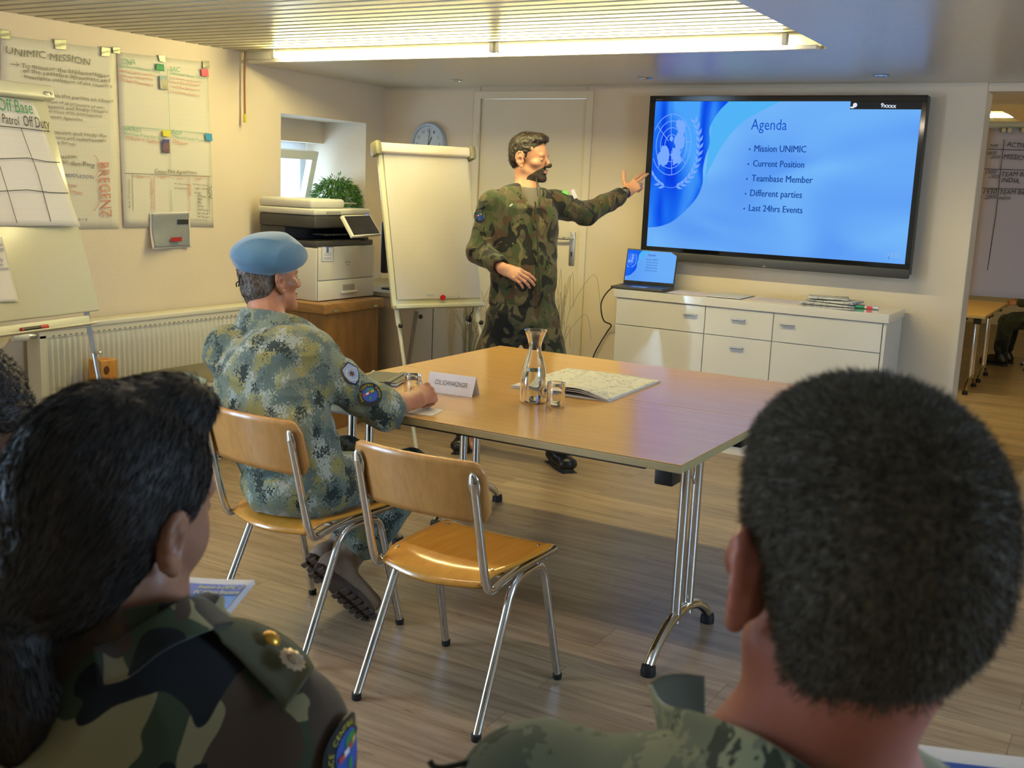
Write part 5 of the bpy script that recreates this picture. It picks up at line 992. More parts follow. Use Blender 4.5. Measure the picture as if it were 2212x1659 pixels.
# ================================================================ smooth-blended body surfaces
def vnoise(p, f, seed=0):
    q = p*f+seed*17.31; i = np.floor(q).astype(np.int64); t = (q-i); t = t*t*(3-2*t); out = 0
    def h(a, b, c):
        n = (a*73856093) ^ (b*19349663) ^ (c*83492791) ^ (seed*2654435); n = (n ^ (n >> 13))*1274126177; return ((n ^ (n >> 16)) & 65535)/32767.5-1
    for dx in (0, 1):
        for dy in (0, 1):
            for dz in (0, 1):
                w = (t[..., 0] if dx else 1-t[..., 0])*(t[..., 1] if dy else 1-t[..., 1])*(t[..., 2] if dz else 1-t[..., 2]); out = out+w*h(i[..., 0]+dx, i[..., 1]+dy, i[..., 2]+dz)
    return out
def V(*a): return np.array(a if len(a) > 1 else a[0], dtype=np.float64)
class SDF:
    def __init__(s): s.p = []
    def _add(s, fn, c, r, k, op): s.p.append((fn, V(c), float(r), k, op)); return s
    def cap(s, a, b, ra, rb=None, k=0.02, op='+'):
        a, b = V(a), V(b); rb = ra if rb is None else rb; ab = b-a; L2 = max(ab@ab, 1e-12)
        def fn(x):
            t = np.clip(((x-a)@ab)/L2, 0, 1); return np.linalg.norm(x-a-t[..., None]*ab, axis=-1)-(ra+(rb-ra)*t)
        return s._add(fn, (a+b)/2, np.sqrt(L2)/2+max(ra, rb), k, op)
    def chain(s, pts, rs, k=0.02, op='+'):
        for i in range(len(pts)-1): s.cap(pts[i], pts[i+1], rs[i], rs[i+1], k, op)
        return s
    def ell(s, c, r, R=None, k=0.02, op='+'):
        c, r = V(c), V(r); Rm = np.eye(3) if R is None else np.array(R)   # columns = axes
        def fn(x):
            q = (x-c)@Rm; k0 = np.linalg.norm(q/r, axis=-1); k1 = np.linalg.norm(q/(r*r), axis=-1); return k0*(k0-1)/np.maximum(k1, 1e-9)
        return s._add(fn, c, max(r), k, op)
    def ecap(s, a, b, ra, rb, side, k=0.03, op='+'):
        """limb with an oval section: ra/rb = (along side, across), end cap rounding = across"""
        a, b = V(a), V(b); ab = b-a; L = np.linalg.norm(ab); n = ab/L; sd = V(side); sd = sd-n*(sd@n); sd /= np.linalg.norm(sd); fr = np.cross(n, sd)
        def fn(x):
            q = x-a; t = np.clip((q@n)/L, 0, 1); q = q-(t*L)[..., None]*n; r1 = ra[0]+(rb[0]-ra[0])*t; r2 = ra[1]+(rb[1]-ra[1])*t; rn = np.minimum(r1, r2)
            u, v, w = q@sd, q@fr, q@n; k0 = np.sqrt((u/r1)**2+(v/r2)**2+(w/rn)**2); k1 = np.sqrt((u/r1**2)**2+(v/r2**2)**2+(w/rn**2)**2); return k0*(k0-1)/np.maximum(k1, 1e-9)
        return s._add(fn, (a+b)/2, L/2+max(ra+rb), k, op)
    def half(s, o, n, k=0.006, op='-'):
        """cut away everything on the +n side of the plane"""
        o, n = V(o), V(n)/np.linalg.norm(V(n)); return s._add(lambda x: (-(x-o)@n), o, 99, k, op)
    def ev(s, x, idx=None):
        d = np.full(x.shape[:-1], 1.0)
        for j in (range(len(s.p)) if idx is None else idx):
            fn, c, r, k, op = s.p[j]; e = fn(x)
            if op == '+': h = np.clip(0.5+0.5*(d-e)/k, 0, 1); d = d*(1-h)+e*h-k*h*(1-h)
            else: h = np.clip(0.5-0.5*(d+e)/k, 0, 1); d = d*(1-h)-e*h+k*h*(1-h)
        return d
    def mesh(s, vox, disp=None, lo=None, hi=None):
        pos = [p for p in s.p if p[4] == '+']; m = 0.03
        L = np.min([p[1]-p[2]-m for p in pos], 0); H = np.max([p[1]+p[2]+m for p in pos], 0)
        if lo is not None: L = np.maximum(L, lo)
        if hi is not None: H = np.minimum(H, hi)
        B = 20; n = np.ceil((H-L)/vox).astype(int)+2; nb = np.ceil(n/B).astype(int); keys = []; verts = []; quads = []
        NN = n+B+5; g = np.arange(B+2)
        for bx in range(nb[0]):
            for by in range(nb[1]):
                for bz in range(nb[2]):
                    o = np.array([bx, by, bz])*B-1; c = L+(o+(B+1)/2)*vox; rad = (B+2)*vox*0.88
                    idx = [j for j, p in enumerate(s.p) if np.linalg.norm(c-p[1]) < rad+p[2]+p[3]]
                    if not any(s.p[j][4] == '+' for j in idx): continue
                    # cheap rejection
                    dc = min(s.p[j][0](c[None])[0] for j in idx if s.p[j][4] == '+')
                    if dc > rad*1.15+0.03: continue
                    G = np.stack(np.meshgrid(g, g, g, indexing='ij'), -1); X = L+(o+G)*vox
                    d = s.ev(X, idx)
                    if disp is not None:
                        near = np.abs(d) < 0.03
                        if near.any(): d[near] += disp(X[near])
                    ins = d < 0
                    if ins.all() or not ins.any(): continue
                    # cells: (B+1)^3, index i covers corners i..i+1
                    c8 = [(a, b, e) for a in (0, 1) for b in (0, 1) for e in (0, 1)]; M_ = B+1
                    cnt = sum(ins[a:a+M_, b:b+M_, e:e+M_].astype(int) for a, b, e in c8); act = (cnt > 0) & (cnt < 8)
                    I = np.argwhere(act)
                    if not len(I): continue
                    acc = np.zeros((len(I), 3)); num = np.zeros(len(I))
                    for ax in range(3):
                        for a in (0, 1):
                            for b in (0, 1):
                                q0 = I.copy(); oth = [k for k in range(3) if k != ax]; q0[:, oth[0]] += a; q0[:, oth[1]] += b; q1 = q0.copy(); q1[:, ax] += 1
                                d0 = d[tuple(q0.T)]; d1 = d[tuple(q1.T)]; sc = (d0 < 0) != (d1 < 0)
                                t = np.where(sc, d0/(np.where(np.abs(d0-d1) < 1e-12, 1, d0-d1)), 0); pt = q0.astype(float); pt[:, ax] += t; acc[sc] += pt[sc]; num[sc] += 1
                    P_ = L+(o+acc/num[:, None])*vox; ck = I+o+1
                    keys.append((ck[:, 0]*NN[1]+ck[:, 1])*NN[2]+ck[:, 2]); verts.append(P_)
                    for ax in range(3):
                        oth = [k for k in range(3) if k != ax]
                        sl0 = [slice(1, B+1)]*3; sl1 = list(sl0); sl1[ax] = slice(2, B+2)
                        a0 = ins[tuple(sl0)]; a1 = ins[tuple(sl1)]; E_ = np.argwhere(a0 != a1)
                        if not len(E_): continue
                        fl = a0[tuple(E_.T)]; base = E_+1+o+1; qs = []
                        for da, db in ((0, 0), (1, 0), (1, 1), (0, 1)):
                            cc = base.copy(); cc[:, oth[0]] -= da; cc[:, oth[1]] -= db; qs.append((cc[:, 0]*NN[1]+cc[:, 1])*NN[2]+cc[:, 2])
                        Q = np.stack(qs, 1)
                        if ax == 1: fl = ~fl
                        Q[~fl] = Q[~fl][:, ::-1]; quads.append(Q)
        K_ = np.concatenate(keys); Vv = np.concatenate(verts); uk, first = np.unique(K_, return_index=True); Vv = Vv[first]
        Q = np.concatenate(quads); ix = np.searchsorted(uk, Q); ix = np.clip(ix, 0, len(uk)-1); ok = (uk[ix] == Q).all(1); return Vv, ix[ok]
def np_obj(name, Vv, Q, m, parent=None, smooth=True, origin=None):
    off = np.zeros(3)
    if parent is not None:
        M = np.array(wmx(parent).inverted()); Vv = Vv@M[:3, :3].T+M[:3, 3]
    else:
        off = V(origin) if origin is not None else V((Vv[:, 0].min()+Vv[:, 0].max())/2, (Vv[:, 1].min()+Vv[:, 1].max())/2, Vv[:, 2].min()); Vv = Vv-off
    me = bpy.data.meshes.new(name); nq = len(Q); me.vertices.add(len(Vv)); me.vertices.foreach_set('co', Vv.astype(np.float32).ravel())
    me.loops.add(nq*4); me.loops.foreach_set('vertex_index', Q.astype(np.int32).ravel()); me.polygons.add(nq); me.polygons.foreach_set('loop_start', np.arange(0, nq*4, 4, dtype=np.int32))
    me.update(calc_edges=True); me.validate(); me.polygons.foreach_set('use_smooth', [smooth]*len(me.polygons))
    if m: me.materials.append(m)
    o = bpy.data.objects.new(name, me); COL.objects.link(o)
    if parent is not None: o.parent = parent
    else: o.location = off; o.matrix_basis = Matrix.Translation(off)
    return o
def K(u, v, d): return np.array(cO+(cF+cR*((u-1106)/F_PX)-cU*((v-829.5)/F_PX))*d)
def az(deg, tilt=0.0, roll=0.0):
    """frame with +y facing azimuth deg (0 = +Y, positive to +X); tilt>0 looks up; roll>0 leans head to its right; columns x,y,z"""
    a = math.radians(deg); M = Matrix.Rotation(-a, 3, 'Z') @ Matrix.Rotation(math.radians(tilt), 3, 'X') @ Matrix.Rotation(math.radians(roll), 3, 'Y'); return np.array(M)
def camo(name, cols, sc=9.0, kind='blob', rough=0.85, stretch=(1, 1, 0.75), seed=0.0, contrast=1.0):
    q = NT(name); mp = q.coord(scale=stretch, loc=(seed, seed*0.7, 0)); base = None
    q.b.inputs['Roughness'].default_value = rough; q.b.inputs['Sheen Weight'].default_value = 0.15; q.b.inputs['Specular IOR Level'].default_value = 0.25
    for i, (c, thr) in enumerate(cols):
        if base is None: base = ('c', lin(c)); continue
        of = q.n('ShaderNodeVectorMath', operation='ADD'); of.inputs[1].default_value = (i*7.3, i*3.1, i*5.7); q.l(mp, 0, of, 0)
        src = of
        if kind == 'dots':   # ragged small spots
            nd = q.n('ShaderNodeTexNoise', i_Scale=sc*9.0, i_Detail=1.0); q.l(mp, 0, nd, 'Vector'); sb = q.n('ShaderNodeVectorMath', operation='MULTIPLY_ADD'); sb.inputs[1].default_value = (0.055,)*3; q.l(nd, 'Color', sb, 0); q.l(of, 0, sb, 2); src = sb
        nz = q.n('ShaderNodeTexNoise', i_Scale=sc*(1.0 if kind == 'blob' else 1.15), i_Detail=2.0 if kind == 'blob' else 3.0, i_Roughness=0.45, i_Distortion=0.9 if kind == 'blob' else 0.3); q.l(src, 0, nz, 'Vector')
        r = q.ramp(nz, 'Fac', [(0.0, (0, 0, 0)), (thr, (1, 1, 1))], 'CONSTANT'); m = q.n('ShaderNodeMix', data_type='RGBA'); q.l(r, 'Color', m, 'Factor')
        if base[0] == 'c': m.inputs['A'].default_value = (*base[1], 1)
        else: q.l(base[1], 'Result', m, 'A')
        m.inputs['B'].default_value = (*lin(c), 1); base = ('n', m)
    q.l(base[1], 'Result', q.b, 'Base Color')
    n2 = q.n('ShaderNodeTexNoise', i_Scale=900.0, i_Detail=1.0); q.l(mp, 0, n2, 'Vector'); q.bump(n2, 'Fac', 0.15, 0.0006); return q.m
M_swiss = camo('swiss pattern cloth', [('4c4836', 0), ('38422a', 0.50), ('453528', 0.55), ('5f563c', 0.61), ('161718', 0.55)], 13.0, seed=1.0)
M_wood = camo('woodland cloth', [('35402c', 0), ('857b5a', 0.52), ('453629', 0.55), ('17181b', 0.56)], 7.5, seed=2.0)
M_aut = camo('austrian pattern cloth', [('757d6c', 0), ('87814f', 0.52), ('9aa096', 0.57), ('56645f', 0.53), ('2a3330', 0.59)], 15.0, 'dots', seed=3.0)
M_aut2 = camo('grey green spotted cloth', [('7c8574', 0), ('9a9f84', 0.5), ('5f6a5c', 0.56), ('3f4a40', 0.61)], 9.0, 'dots', seed=5.0)
def skin_mat(name, c, c2, sss=0.12, rough=0.5):
    q = NT(name); mp = q.coord(); nz = q.n('ShaderNodeTexNoise', i_Scale=18.0, i_Detail=3.0); q.l(mp, 0, nz, 'Vector'); r = q.ramp(nz, 'Fac', [(0.35, lin(c)), (0.7, lin(c2))]); q.l(r, 'Color', q.b, 'Base Color')
    q.b.inputs['Roughness'].default_value = rough; q.b.inputs['Subsurface Weight'].default_value = sss; q.b.inputs['Subsurface Radius'].default_value = (0.012, 0.004, 0.002); q.b.inputs['Subsurface Scale'].default_value = 1.0
    n2 = q.n('ShaderNodeTexNoise', i_Scale=350.0, i_Detail=2.0); q.l(mp, 0, n2, 'Vector'); q.bump(n2, 'Fac', 0.15, 0.0008); return q.m
M_skinA = skin_mat('skin light', 'b98568', 'c89478'); M_skinB = skin_mat('skin tanned', 'a96f52', 'b97f60'); M_skinC = skin_mat('skin olive', '8f6450', 'a07058'); M_skinD = skin_mat('skin ruddy', 'a66452', 'b57264', 0.3); M_skinE = skin_mat('skin dark', '4f3428', '5f4032', 0.05)
def hair_mat(name, c, c2, sc=(60, 60, 8), rough=0.45, bump=0.5):
    q = NT(name); mp = q.coord(scale=sc); nz = q.n('ShaderNodeTexNoise', i_Scale=1.0, i_Detail=4.0, i_Distortion=0.4); q.l(mp, 0, nz, 'Vector'); r = q.ramp(nz, 'Fac', [(0.35, lin(c)), (0.7, lin(c2))]); q.l(r, 'Color', q.b, 'Base Color')
    q.b.inputs['Roughness'].default_value = rough; q.bump(nz, 'Fac', bump, 0.002); return q.m
M_hairP = hair_mat('dark brown hair', '1d1612', '32261e'); M_hairC = hair_mat('cropped brown grey hair', '4a3c32', '7d7168', (120, 120, 60)); M_hairW = hair_mat('black brown hair', '15100e', '2a1d16', (60, 60, 10), 0.6, 0.3); M_hairG = hair_mat('grey stubble hair', '3a332a', '6e6454', (220, 220, 200), 0.8, 0.4)
M_eye = mat('eye white', 'a89c90', 0.35); M_iris = mat('iris dark', '2a1c14', 0.15)
def head_prims(s, O, R, sc=1.0, fem=False, neck_to=None, neck_r=0.058, jaw=1.0, k=0.012, ear=1.18):
    """skin of the head; O = point midway between the ears, R columns = right, forward, up"""
    T = lambda x, y, z: V(O)+sc*(R@V(x, y, z)); r3 = lambda *a: tuple(sc*q for q in a)
    s.ell(T(0, -0.010, 0.045), r3(0.074, 0.095, 0.082), R, k=0.02); s.ell(T(0, 0.028, 0.020), r3(0.064, 0.064, 0.078), R, k=0.02)
    s.ell(T(0, 0.036, -0.030), r3(0.056*jaw, 0.054, 0.060), R, k=0.02); s.ell(T(0, 0.046, -0.070), r3(0.046*jaw, 0.046, 0.036), R, k=0.02)
    s.ell(T(0, 0.082, -0.094), r3(0.022, 0.017, 0.017), R, k=k)
    for x in (-1, 1):
        s.cap(T(x*0.054*jaw, 0.004, -0.050), T(x*0.020, 0.076, -0.094), sc*0.016, sc*0.014, k=0.02)
        s.ell(T(x*(0.041 if fem else 0.046), 0.056 if fem else 0.060, -0.022 if fem else -0.016), r3(0.022, 0.022, 0.030 if fem else 0.018), R, k=0.022 if fem else k*1.5)
    s.cap(T(-0.034, 0.084, 0.024), T(0.034, 0.084, 0.024), sc*0.012, k=k)
    for x in (-1, 1): s.ell(T(x*0.031, 0.099, 0.005), r3(0.018, 0.014, 0.011), R, k=0.01, op='-')
    for x in (-1, 1): s.ell(T(x*0.031, 0.080, 0.005), r3(0.015, 0.0142, 0.010), R, k=0.004)
    s.cap(T(0, 0.090, 0.014), T(0, 0.113, -0.020), sc*0.0085, sc*0.010, k=k); s.ell(T(0, 0.117, -0.025), r3(0.011, 0.011, 0.0095), R, k=0.008)
    for x in (-1, 1): s.ell(T(x*0.013, 0.105, -0.029), r3(0.0085, 0.011, 0.0075), R, k=0.005)
    s.ell(T(0, 0.096, -0.053), r3(0.024, 0.009, 0.0055), R, k=0.006); s.ell(T(0, 0.094, -0.063), r3(0.021, 0.010, 0.006), R, k=0.005)
    s.ell(T(0, 0.105, -0.058), r3(0.024, 0.006, 0.0012), R, k=0.003, op='-')
    # ears
    for x in (-1, 1):
        e = lambda a, b, c=0.0: T(x*(0.076+c+max(0, -a)*0.42*ear), -0.006+a*ear, -0.004+b*ear)
        s.cap(e(-0.004, -0.012), e(-0.010, 0.016), sc*0.012, sc*0.013, k=0.008); s.ell(e(-0.008, 0.004, 0.003), r3(0.006, 0.017, 0.030), R, k=0.006)
        ring = [(0.008, 0.010), (0.008, 0.024), (0.0, 0.034), (-0.012, 0.034), (-0.021, 0.024), (-0.023, 0.008), (-0.017, -0.010), (-0.008, -0.022), (0.002, -0.030), (0.006, -0.024)]
        for (a, b), (c, d) in zip(ring[:-1], ring[1:]): s.cap(e(a, b, 0.006), e(c, d, 0.006), sc*0.0046, sc*0.0046, k=0.004)
        s.ell(e(0.001, -0.026, 0.005), r3(0.005, 0.007, 0.008), R, k=0.005)
        s.ell(e(-0.004, 0.001, 0.012), r3(0.008, 0.008, 0.011), R, k=0.005, op='-'); s.ell(e(-0.013, 0.020, 0.013), r3(0.007, 0.005, 0.008), R, k=0.004, op='-')
        s.cap(e(0.008, 0.000, 0.004), e(0.007, -0.010, 0.004), sc*0.0045, k=0.004)
    nt_ = V(neck_to) if neck_to is not None else T(0, -0.03, -0.17)
    s.cap(T(0, -0.022, -0.045), nt_, sc*neck_r*0.98, neck_r*1.06, k=0.025)
    return T
def eyes(par, T, R, sc=1.0):
    for x in (-1, 1):
        c = T(x*0.031, 0.0800, 0.005); M = Matrix(R.tolist()).to_4x4()
        e = MB().ell((0, 0, 0), (0.0108*sc,)*3, 16, 10).build('eye', M_eye, par, smooth=True); e.matrix_basis = wmx(par).inverted() @ Matrix.Translation(Vector(c)+Vector(R[:, 1]*0.0035)) @ M
        MB().ell((0, 0.0060*sc, 0), (0.0056*sc, 0.0054*sc, 0.0056*sc), 12, 8).build('iris', M_iris, e, smooth=True)
def hand_prims(s, wrist, ydir, zback, curls, thumb, mirror=1, sc=1.0, spread=0.10, k=0.006):
    """wrist point, ydir towards the fingers, zback out of the back of the hand; mirror=1: thumb on the +x side"""
    y = V(ydir)/np.linalg.norm(V(ydir)); z = V(zback); z = z-y*(z@y); z /= np.linalg.norm(z); x = np.cross(y, z)*mirror
    T = lambda a, b, c: V(wrist)+sc*(x*a+y*b+z*c)
    s.ecap(T(0, -0.02, 0), T(0, 0.012, 0), (0.028*sc, 0.020*sc), (0.030*sc, 0.018*sc), x, k=0.02)
    s.ecap(T(0.001, 0.012, 0), T(0.001, 0.078, 0.001), (0.031*sc, 0.0155*sc), (0.040*sc, 0.0125*sc), x, k=0.012)
    s.ell(T(0.024, 0.030, -0.010), (0.016*sc, 0.028*sc, 0.014*sc), np.stack([x, y, z], 1), k=0.012)
    base = [(0.030, 0.086), (0.010, 0.090), (-0.010, 0.087), (-0.028, 0.078)]; lens = [(0.044, 0.026, 0.021), (0.048, 0.030, 0.022), (0.045, 0.028, 0.021), (0.035, 0.021, 0.019)]; rad = [0.0092, 0.0095, 0.0090, 0.0080]
    tips = []
    for f in range(4):
        sp = (1.5-f)*spread; p = T(base[f][0], base[f][1]-0.004, 0.002); a = 0.0; cu = curls[f]; r = rad[f]*sc
        s.ell(T(base[f][0], base[f][1]-0.006, 0.004), (r*1.15,)*3, k=k)
        for j in range(3):
            a += cu[j]; dr = math.cos(a)*(y*math.cos(sp)+x*math.sin(sp))-math.sin(a)*z; q = p+dr*lens[f][j]*sc; s.cap(p, q, r*(1-0.08*j), r*(1-0.08*(j+1)), k=0.004); p = q
        tips.append(p)
    p = T(0.026, 0.020, -0.006); rr = [0.0135, 0.0115, 0.0105, 0.0088]
    for j, (d, L) in enumerate(zip(thumb, (0.042, 0.032, 0.026))):
        dr = V(d)/np.linalg.norm(d); dw = x*dr[0]+y*dr[1]+z*dr[2]; q = p+dw*L*sc; s.cap(p, q, rr[j]*sc, rr[j+1]*sc, k=0.006); p = q
    return tips
def folds(amp, f, seed, axis=None):
    def d(x):
        w = vnoise(x, f*0.6, seed+5)*0.6; q = x+w[:, None]*0.05
        if axis is not None: q = q*np.array(axis)
        n = vnoise(q, f, seed); m = vnoise(q, f*2.1, seed+1); return -amp*((1-np.abs(n))**2*1.2-0.5)-amp*0.35*m
    return d
def disc_patch(name, c, n, up, r, par, lift=0.002, curved=None):
    """round unit patch: black rim, blue globe with green land, flag ribbon"""
    n = Vector(n).normalized(); up = Vector(up); up = (up-n*up.dot(n)).normalized(); rt = up.cross(n); c = Vector(c)
    def D(a, b, l): 
        q = c+rt*a+up*b+n*l
        if curved: q -= n*((a*a)/(2*curved))
        return q
    def disc(r1, l, m, nm, p, r2=None, sc=(1, 1), off=(0, 0)):
        b = MB(); N_ = 32; R_ = 5; vs = [D(off[0]+r1*sc[0]*(j/R_)*math.cos(2*PI*i/N_), off[1]+r1*sc[1]*(j/R_)*math.sin(2*PI*i/N_), l) for j in range(1, R_+1) for i in range(N_)]; vs.append(D(off[0], off[1], l)); fs = [(len(vs)-1, i, (i+1) % N_) for i in range(N_)]+[(j*N_+i, (j+1)*N_+i, (j+1)*N_+(i+1) % N_, j*N_+(i+1) % N_) for j in range(R_-1) for i in range(N_)]; b.add(vs, fs); return b.build(nm, m, p, world=True, thick=0.0012)
    o = disc(r, lift, M_black, name, par); o['label'] = 'round black rimmed patch with a small globe'
    disc(r*0.62, lift+0.0012, mat('patch blue', '2c4aa0', 0.7), 'globe', o)
    disc(r*0.26, lift+0.0020, mat('patch green', '2f7a4a', 0.7), 'land', o, sc=(1.3, 0.9), off=(r*0.1, r*0.30)); disc(r*0.16, lift+0.0020, mat('patch green', '2f7a4a', 0.7), 'land', o, sc=(0.7, 1.1), off=(-r*0.02, -r*0.32))
    for i, cc in enumerate(('b83a34', 'd9d4cc', 'b83a34', 'c8a03a', '26262a')):
        a0 = -0.55+i*0.22; b = MB().add([D(r*a0, r*(-0.12+0.09*i), lift+0.003), D(r*(a0+0.24), r*(-0.06+0.09*i), lift+0.003), D(r*(a0+0.24), r*(0.10+0.09*i), lift+0.003), D(r*a0, r*(0.04+0.09*i), lift+0.003)], [(0, 1, 2, 3)]); b.build('ribbon', mat('patch '+cc, cc, 0.7), o, world=True, thick=0.0006)
    b = MB(); tx = 'PEACE CENTRAL EUROPE'
    for i, ch in enumerate(tx):
        if ch == ' ': continue
        a = math.radians(215-i*12.2); vs, fs = text_mesh(ch); h = r*0.24; w = max(v.x for v in vs)-min(v.x for v in vs); vs2 = []
        for v in vs: rr = r*0.70+v.y*h; ta = a-(v.x*h-w*h/2)/(r*0.8); vs2.append(D(rr*math.cos(ta), rr*math.sin(ta), lift+0.0019))
        b.add(vs2, fs)
    b.build('patch_lettering', mat('patch yellow', 'c8b82c', 0.6), o, world=True)
    return o
def strands(par, Vv, Q, n, L, w, m, seed, comb=None, mask=None, name='hair_strands', up=0.35, jit=0.5):
    """short hair strands growing from a surface (one uncountable mass)"""
    rs = np.random.RandomState(seed); A, B_, C_ = Vv[Q[:, 0]], Vv[Q[:, 1]], Vv[Q[:, 2]]; N_ = np.cross(C_-A, Vv[Q[:, 3]]-B_); ln = np.linalg.norm(N_, axis=1, keepdims=True); N_ = N_/np.maximum(ln, 1e-12)
    ok = np.ones(len(Q), bool) if mask is None else mask((A+C_)/2); idx = np.where(ok)[0]; idx = idx[rs.randint(0, len(idx), n)]
    p = A[idx]+(B_[idx]-A[idx])*rs.rand(n, 1)*0.9+(Vv[Q[idx, 3]]-A[idx])*rs.rand(n, 1)*0.9; nn = N_[idx]; d = nn*up+(rs.rand(n, 3)-0.5)*jit
    if comb is not None: c = comb(p); c = c-nn*(c*nn).sum(1, keepdims=True); d = d+c
    d /= np.linalg.norm(d, axis=1, keepdims=True); side = np.cross(d, rs.rand(n, 3)-0.5); side /= np.maximum(np.linalg.norm(side, axis=1, keepdims=True), 1e-9); l = L*(0.6+0.7*rs.rand(n, 1))
    a = p-side*w; b = p+side*w; m1 = p+d*l*0.55-side*w*0.8+nn*l*0.04; m2 = p+d*l*0.55+side*w*0.8+nn*l*0.04; t = p+d*l-nn*l*0.05
    Vs = np.stack([a, b, m2, m1, t, t+side*w*0.2], 1).reshape(-1, 3); k6 = np.arange(n)[:, None]*6; Qs = np.concatenate([k6+np.array([[0, 1, 2, 3]]), k6+np.array([[3, 2, 5, 4]])])
    o = np_obj(name, Vs, Qs, m, par, smooth=False); o['kind'] = 'stuff'; return o
# ================================================================ people
def unit(v): v = V(v); return v/np.linalg.norm(v)
UP = V(0, 0, 1)
# ---------------- A: standing presenter
D0 = 5.84; fA = unit((0.77, -0.64, 0)); rA = V(fA[1], -fA[0], 0)   # rA: his right
pel = K(1130, 668, D0); chest = K(1130, 470, D0-0.01); neckb = K(1140, 408, D0)
shR = K(1064, 440, D0-0.08); shL = K(1198, 437, D0+0.09); elR = K(1033, 542, D0-0.10); wrR = K(1090, 582, D0-0.30); elL = K(1266, 462, D0+0.26); wrL = K(1354, 415, D0+0.42)
hipR = pel+rA*0.09-UP*0.03; hipL = pel-rA*0.09-UP*0.03
anR = V(-3.32, 5.16, 0.10); anL = V(-2.72, 5.16, 0.10); knR = (hipR+anR)/2+fA*0.05; knL = (hipL+anL)/2+fA*0.03; knR[2] = knL[2] = 0.50
HO = K(1143, 344, D0); HR = az(84, -2, 2)
sk = SDF(); T = head_prims(sk, HO, HR, 1.04, neck_to=neckb-UP*0.03, neck_r=0.056)
sk.ecap(pel, chest, (0.135, 0.085), (0.150, 0.090), rA, k=0.04); sk.ecap(chest, neckb-UP*0.04, (0.15, 0.09), (0.10, 0.06), rA, k=0.04)
for sh, el, wr in ((shR, elR, wrR), (shL, elL, wrL)): sk.cap(neckb-UP*0.05, sh, 0.05, 0.048, k=0.03); sk.cap(sh, el, 0.046, 0.038, k=0.02); sk.cap(el, wr, 0.038, 0.024, k=0.015)
for hp_, kn, an in ((hipR, knR, anR), (hipL, knL, anL)): sk.cap(hp_, kn, 0.075, 0.052, k=0.04); sk.cap(kn, an, 0.050, 0.036, k=0.03); sk.cap(an-UP*0.03, an-UP*0.055+fA*0.14, 0.032, 0.025, k=0.02)
hd = unit(K(1148, 607, D0-0.36)-wrR); zb = unit(unit(-np.array(cF))*0.8+UP*0.35)
hand_prims(sk, wrR, hd, zb, [(0.25, 0.45, 0.3), (0.3, 0.5, 0.35), (0.35, 0.55, 0.4), (0.4, 0.6, 0.4)], [(0.5, 0.8, -0.6), (0.1, 0.9, -0.6), (-0.1, 1, -0.5)], mirror=-1 if np.cross(hd, zb)@UP < 0 else 1, spread=0.04, sc=1.0)
hd = unit(K(1402, 378, D0+0.47)-wrL); zb = unit(-np.array(cF)*1.0+UP*0.15)
mL = 1 if np.cross(hd, zb)@UP > 0 else -1
hand_prims(sk, wrL, hd, zb, [(0.12, 0.05, 0.05), (0.10, 0.05, 0.05), (0.65, 0.8, 0.5), (0.75, 0.9, 0.6)], [(0.9, 0.45, 0.0), (0.8, 0.6, 0.05), (0.72, 0.7, 0.1)], mirror=mL, spread=0.035, sc=1.0)
Vv, Q = sk.mesh(0.0038)
pA = tag(np_obj('person', Vv, Q, M_skinA, origin=(pel[0], pel[1], 0)), 'standing person in green and brown camouflage pointing at the wall screen', 'person')
eyes(pA, T, HR, 1.04)
hr = SDF(); 
hr.ell(T(0, -0.016, 0.050), (0.083, 0.100, 0.090), HR, k=0.02); hr.ell(T(0, 0.045, 0.102), (0.060, 0.052, 0.034), HR, k=0.02); hr.ell(T(0, -0.05, 0.0), (0.070, 0.058, 0.06), HR, k=0.02)
hr.ell(T(0, 0.098, 0.030), (0.080, 0.062, 0.066), HR, k=0.008, op='-'); hr.ell(T(0, 0.075, -0.045), (0.10, 0.085, 0.09), HR, k=0.008, op='-'); hr.ell(T(0, -0.04, -0.105), (0.10, 0.09, 0.060), HR, k=0.01, op='-')
for x in (-1, 1): hr.ell(T(x*0.085, 0.002, -0.004), (0.022, 0.024, 0.036), HR, k=0.006, op='-')
Vh, Qh = hr.mesh(0.003, folds(0.004, 55, 3)); np_obj('hair', Vh, Qh, M_hairP, pA)
strands(pA, Vh, Qh, 6000, 0.010, 0.0005, M_hairP, 1, up=0.2, jit=0.3, comb=lambda p: (HR@V(0, 0.7, -0.1))[None]*1.0, name='hair_strands')
bd = SDF(); head_prims(bd, HO, HR, 1.04, neck_to=neckb-UP*0.03, neck_r=0.056); zl = lambda x, y, z: HR@V(x, y, z)
bd.half(T(0, 0.06, -0.058), zl(0, -0.75, 1), k=0.004); bd.half(T(0, 0.02, -0.10), zl(0, -0.2, -1), k=0.004); bd.half(T(0, 0.022, 0), zl(0, -1, 0.0), k=0.004); bd.ell(T(0, 0.106, -0.058), (0.030, 0.020, 0.011), HR, k=0.004, op='-')
Vb, Qb = bd.mesh(0.003, lambda x: -0.0016+0.0008*vnoise(x, 160.0, 2)); np_obj('beard', Vb, Qb, mat('beard stubble brown', '2e231c', 0.8), pA)
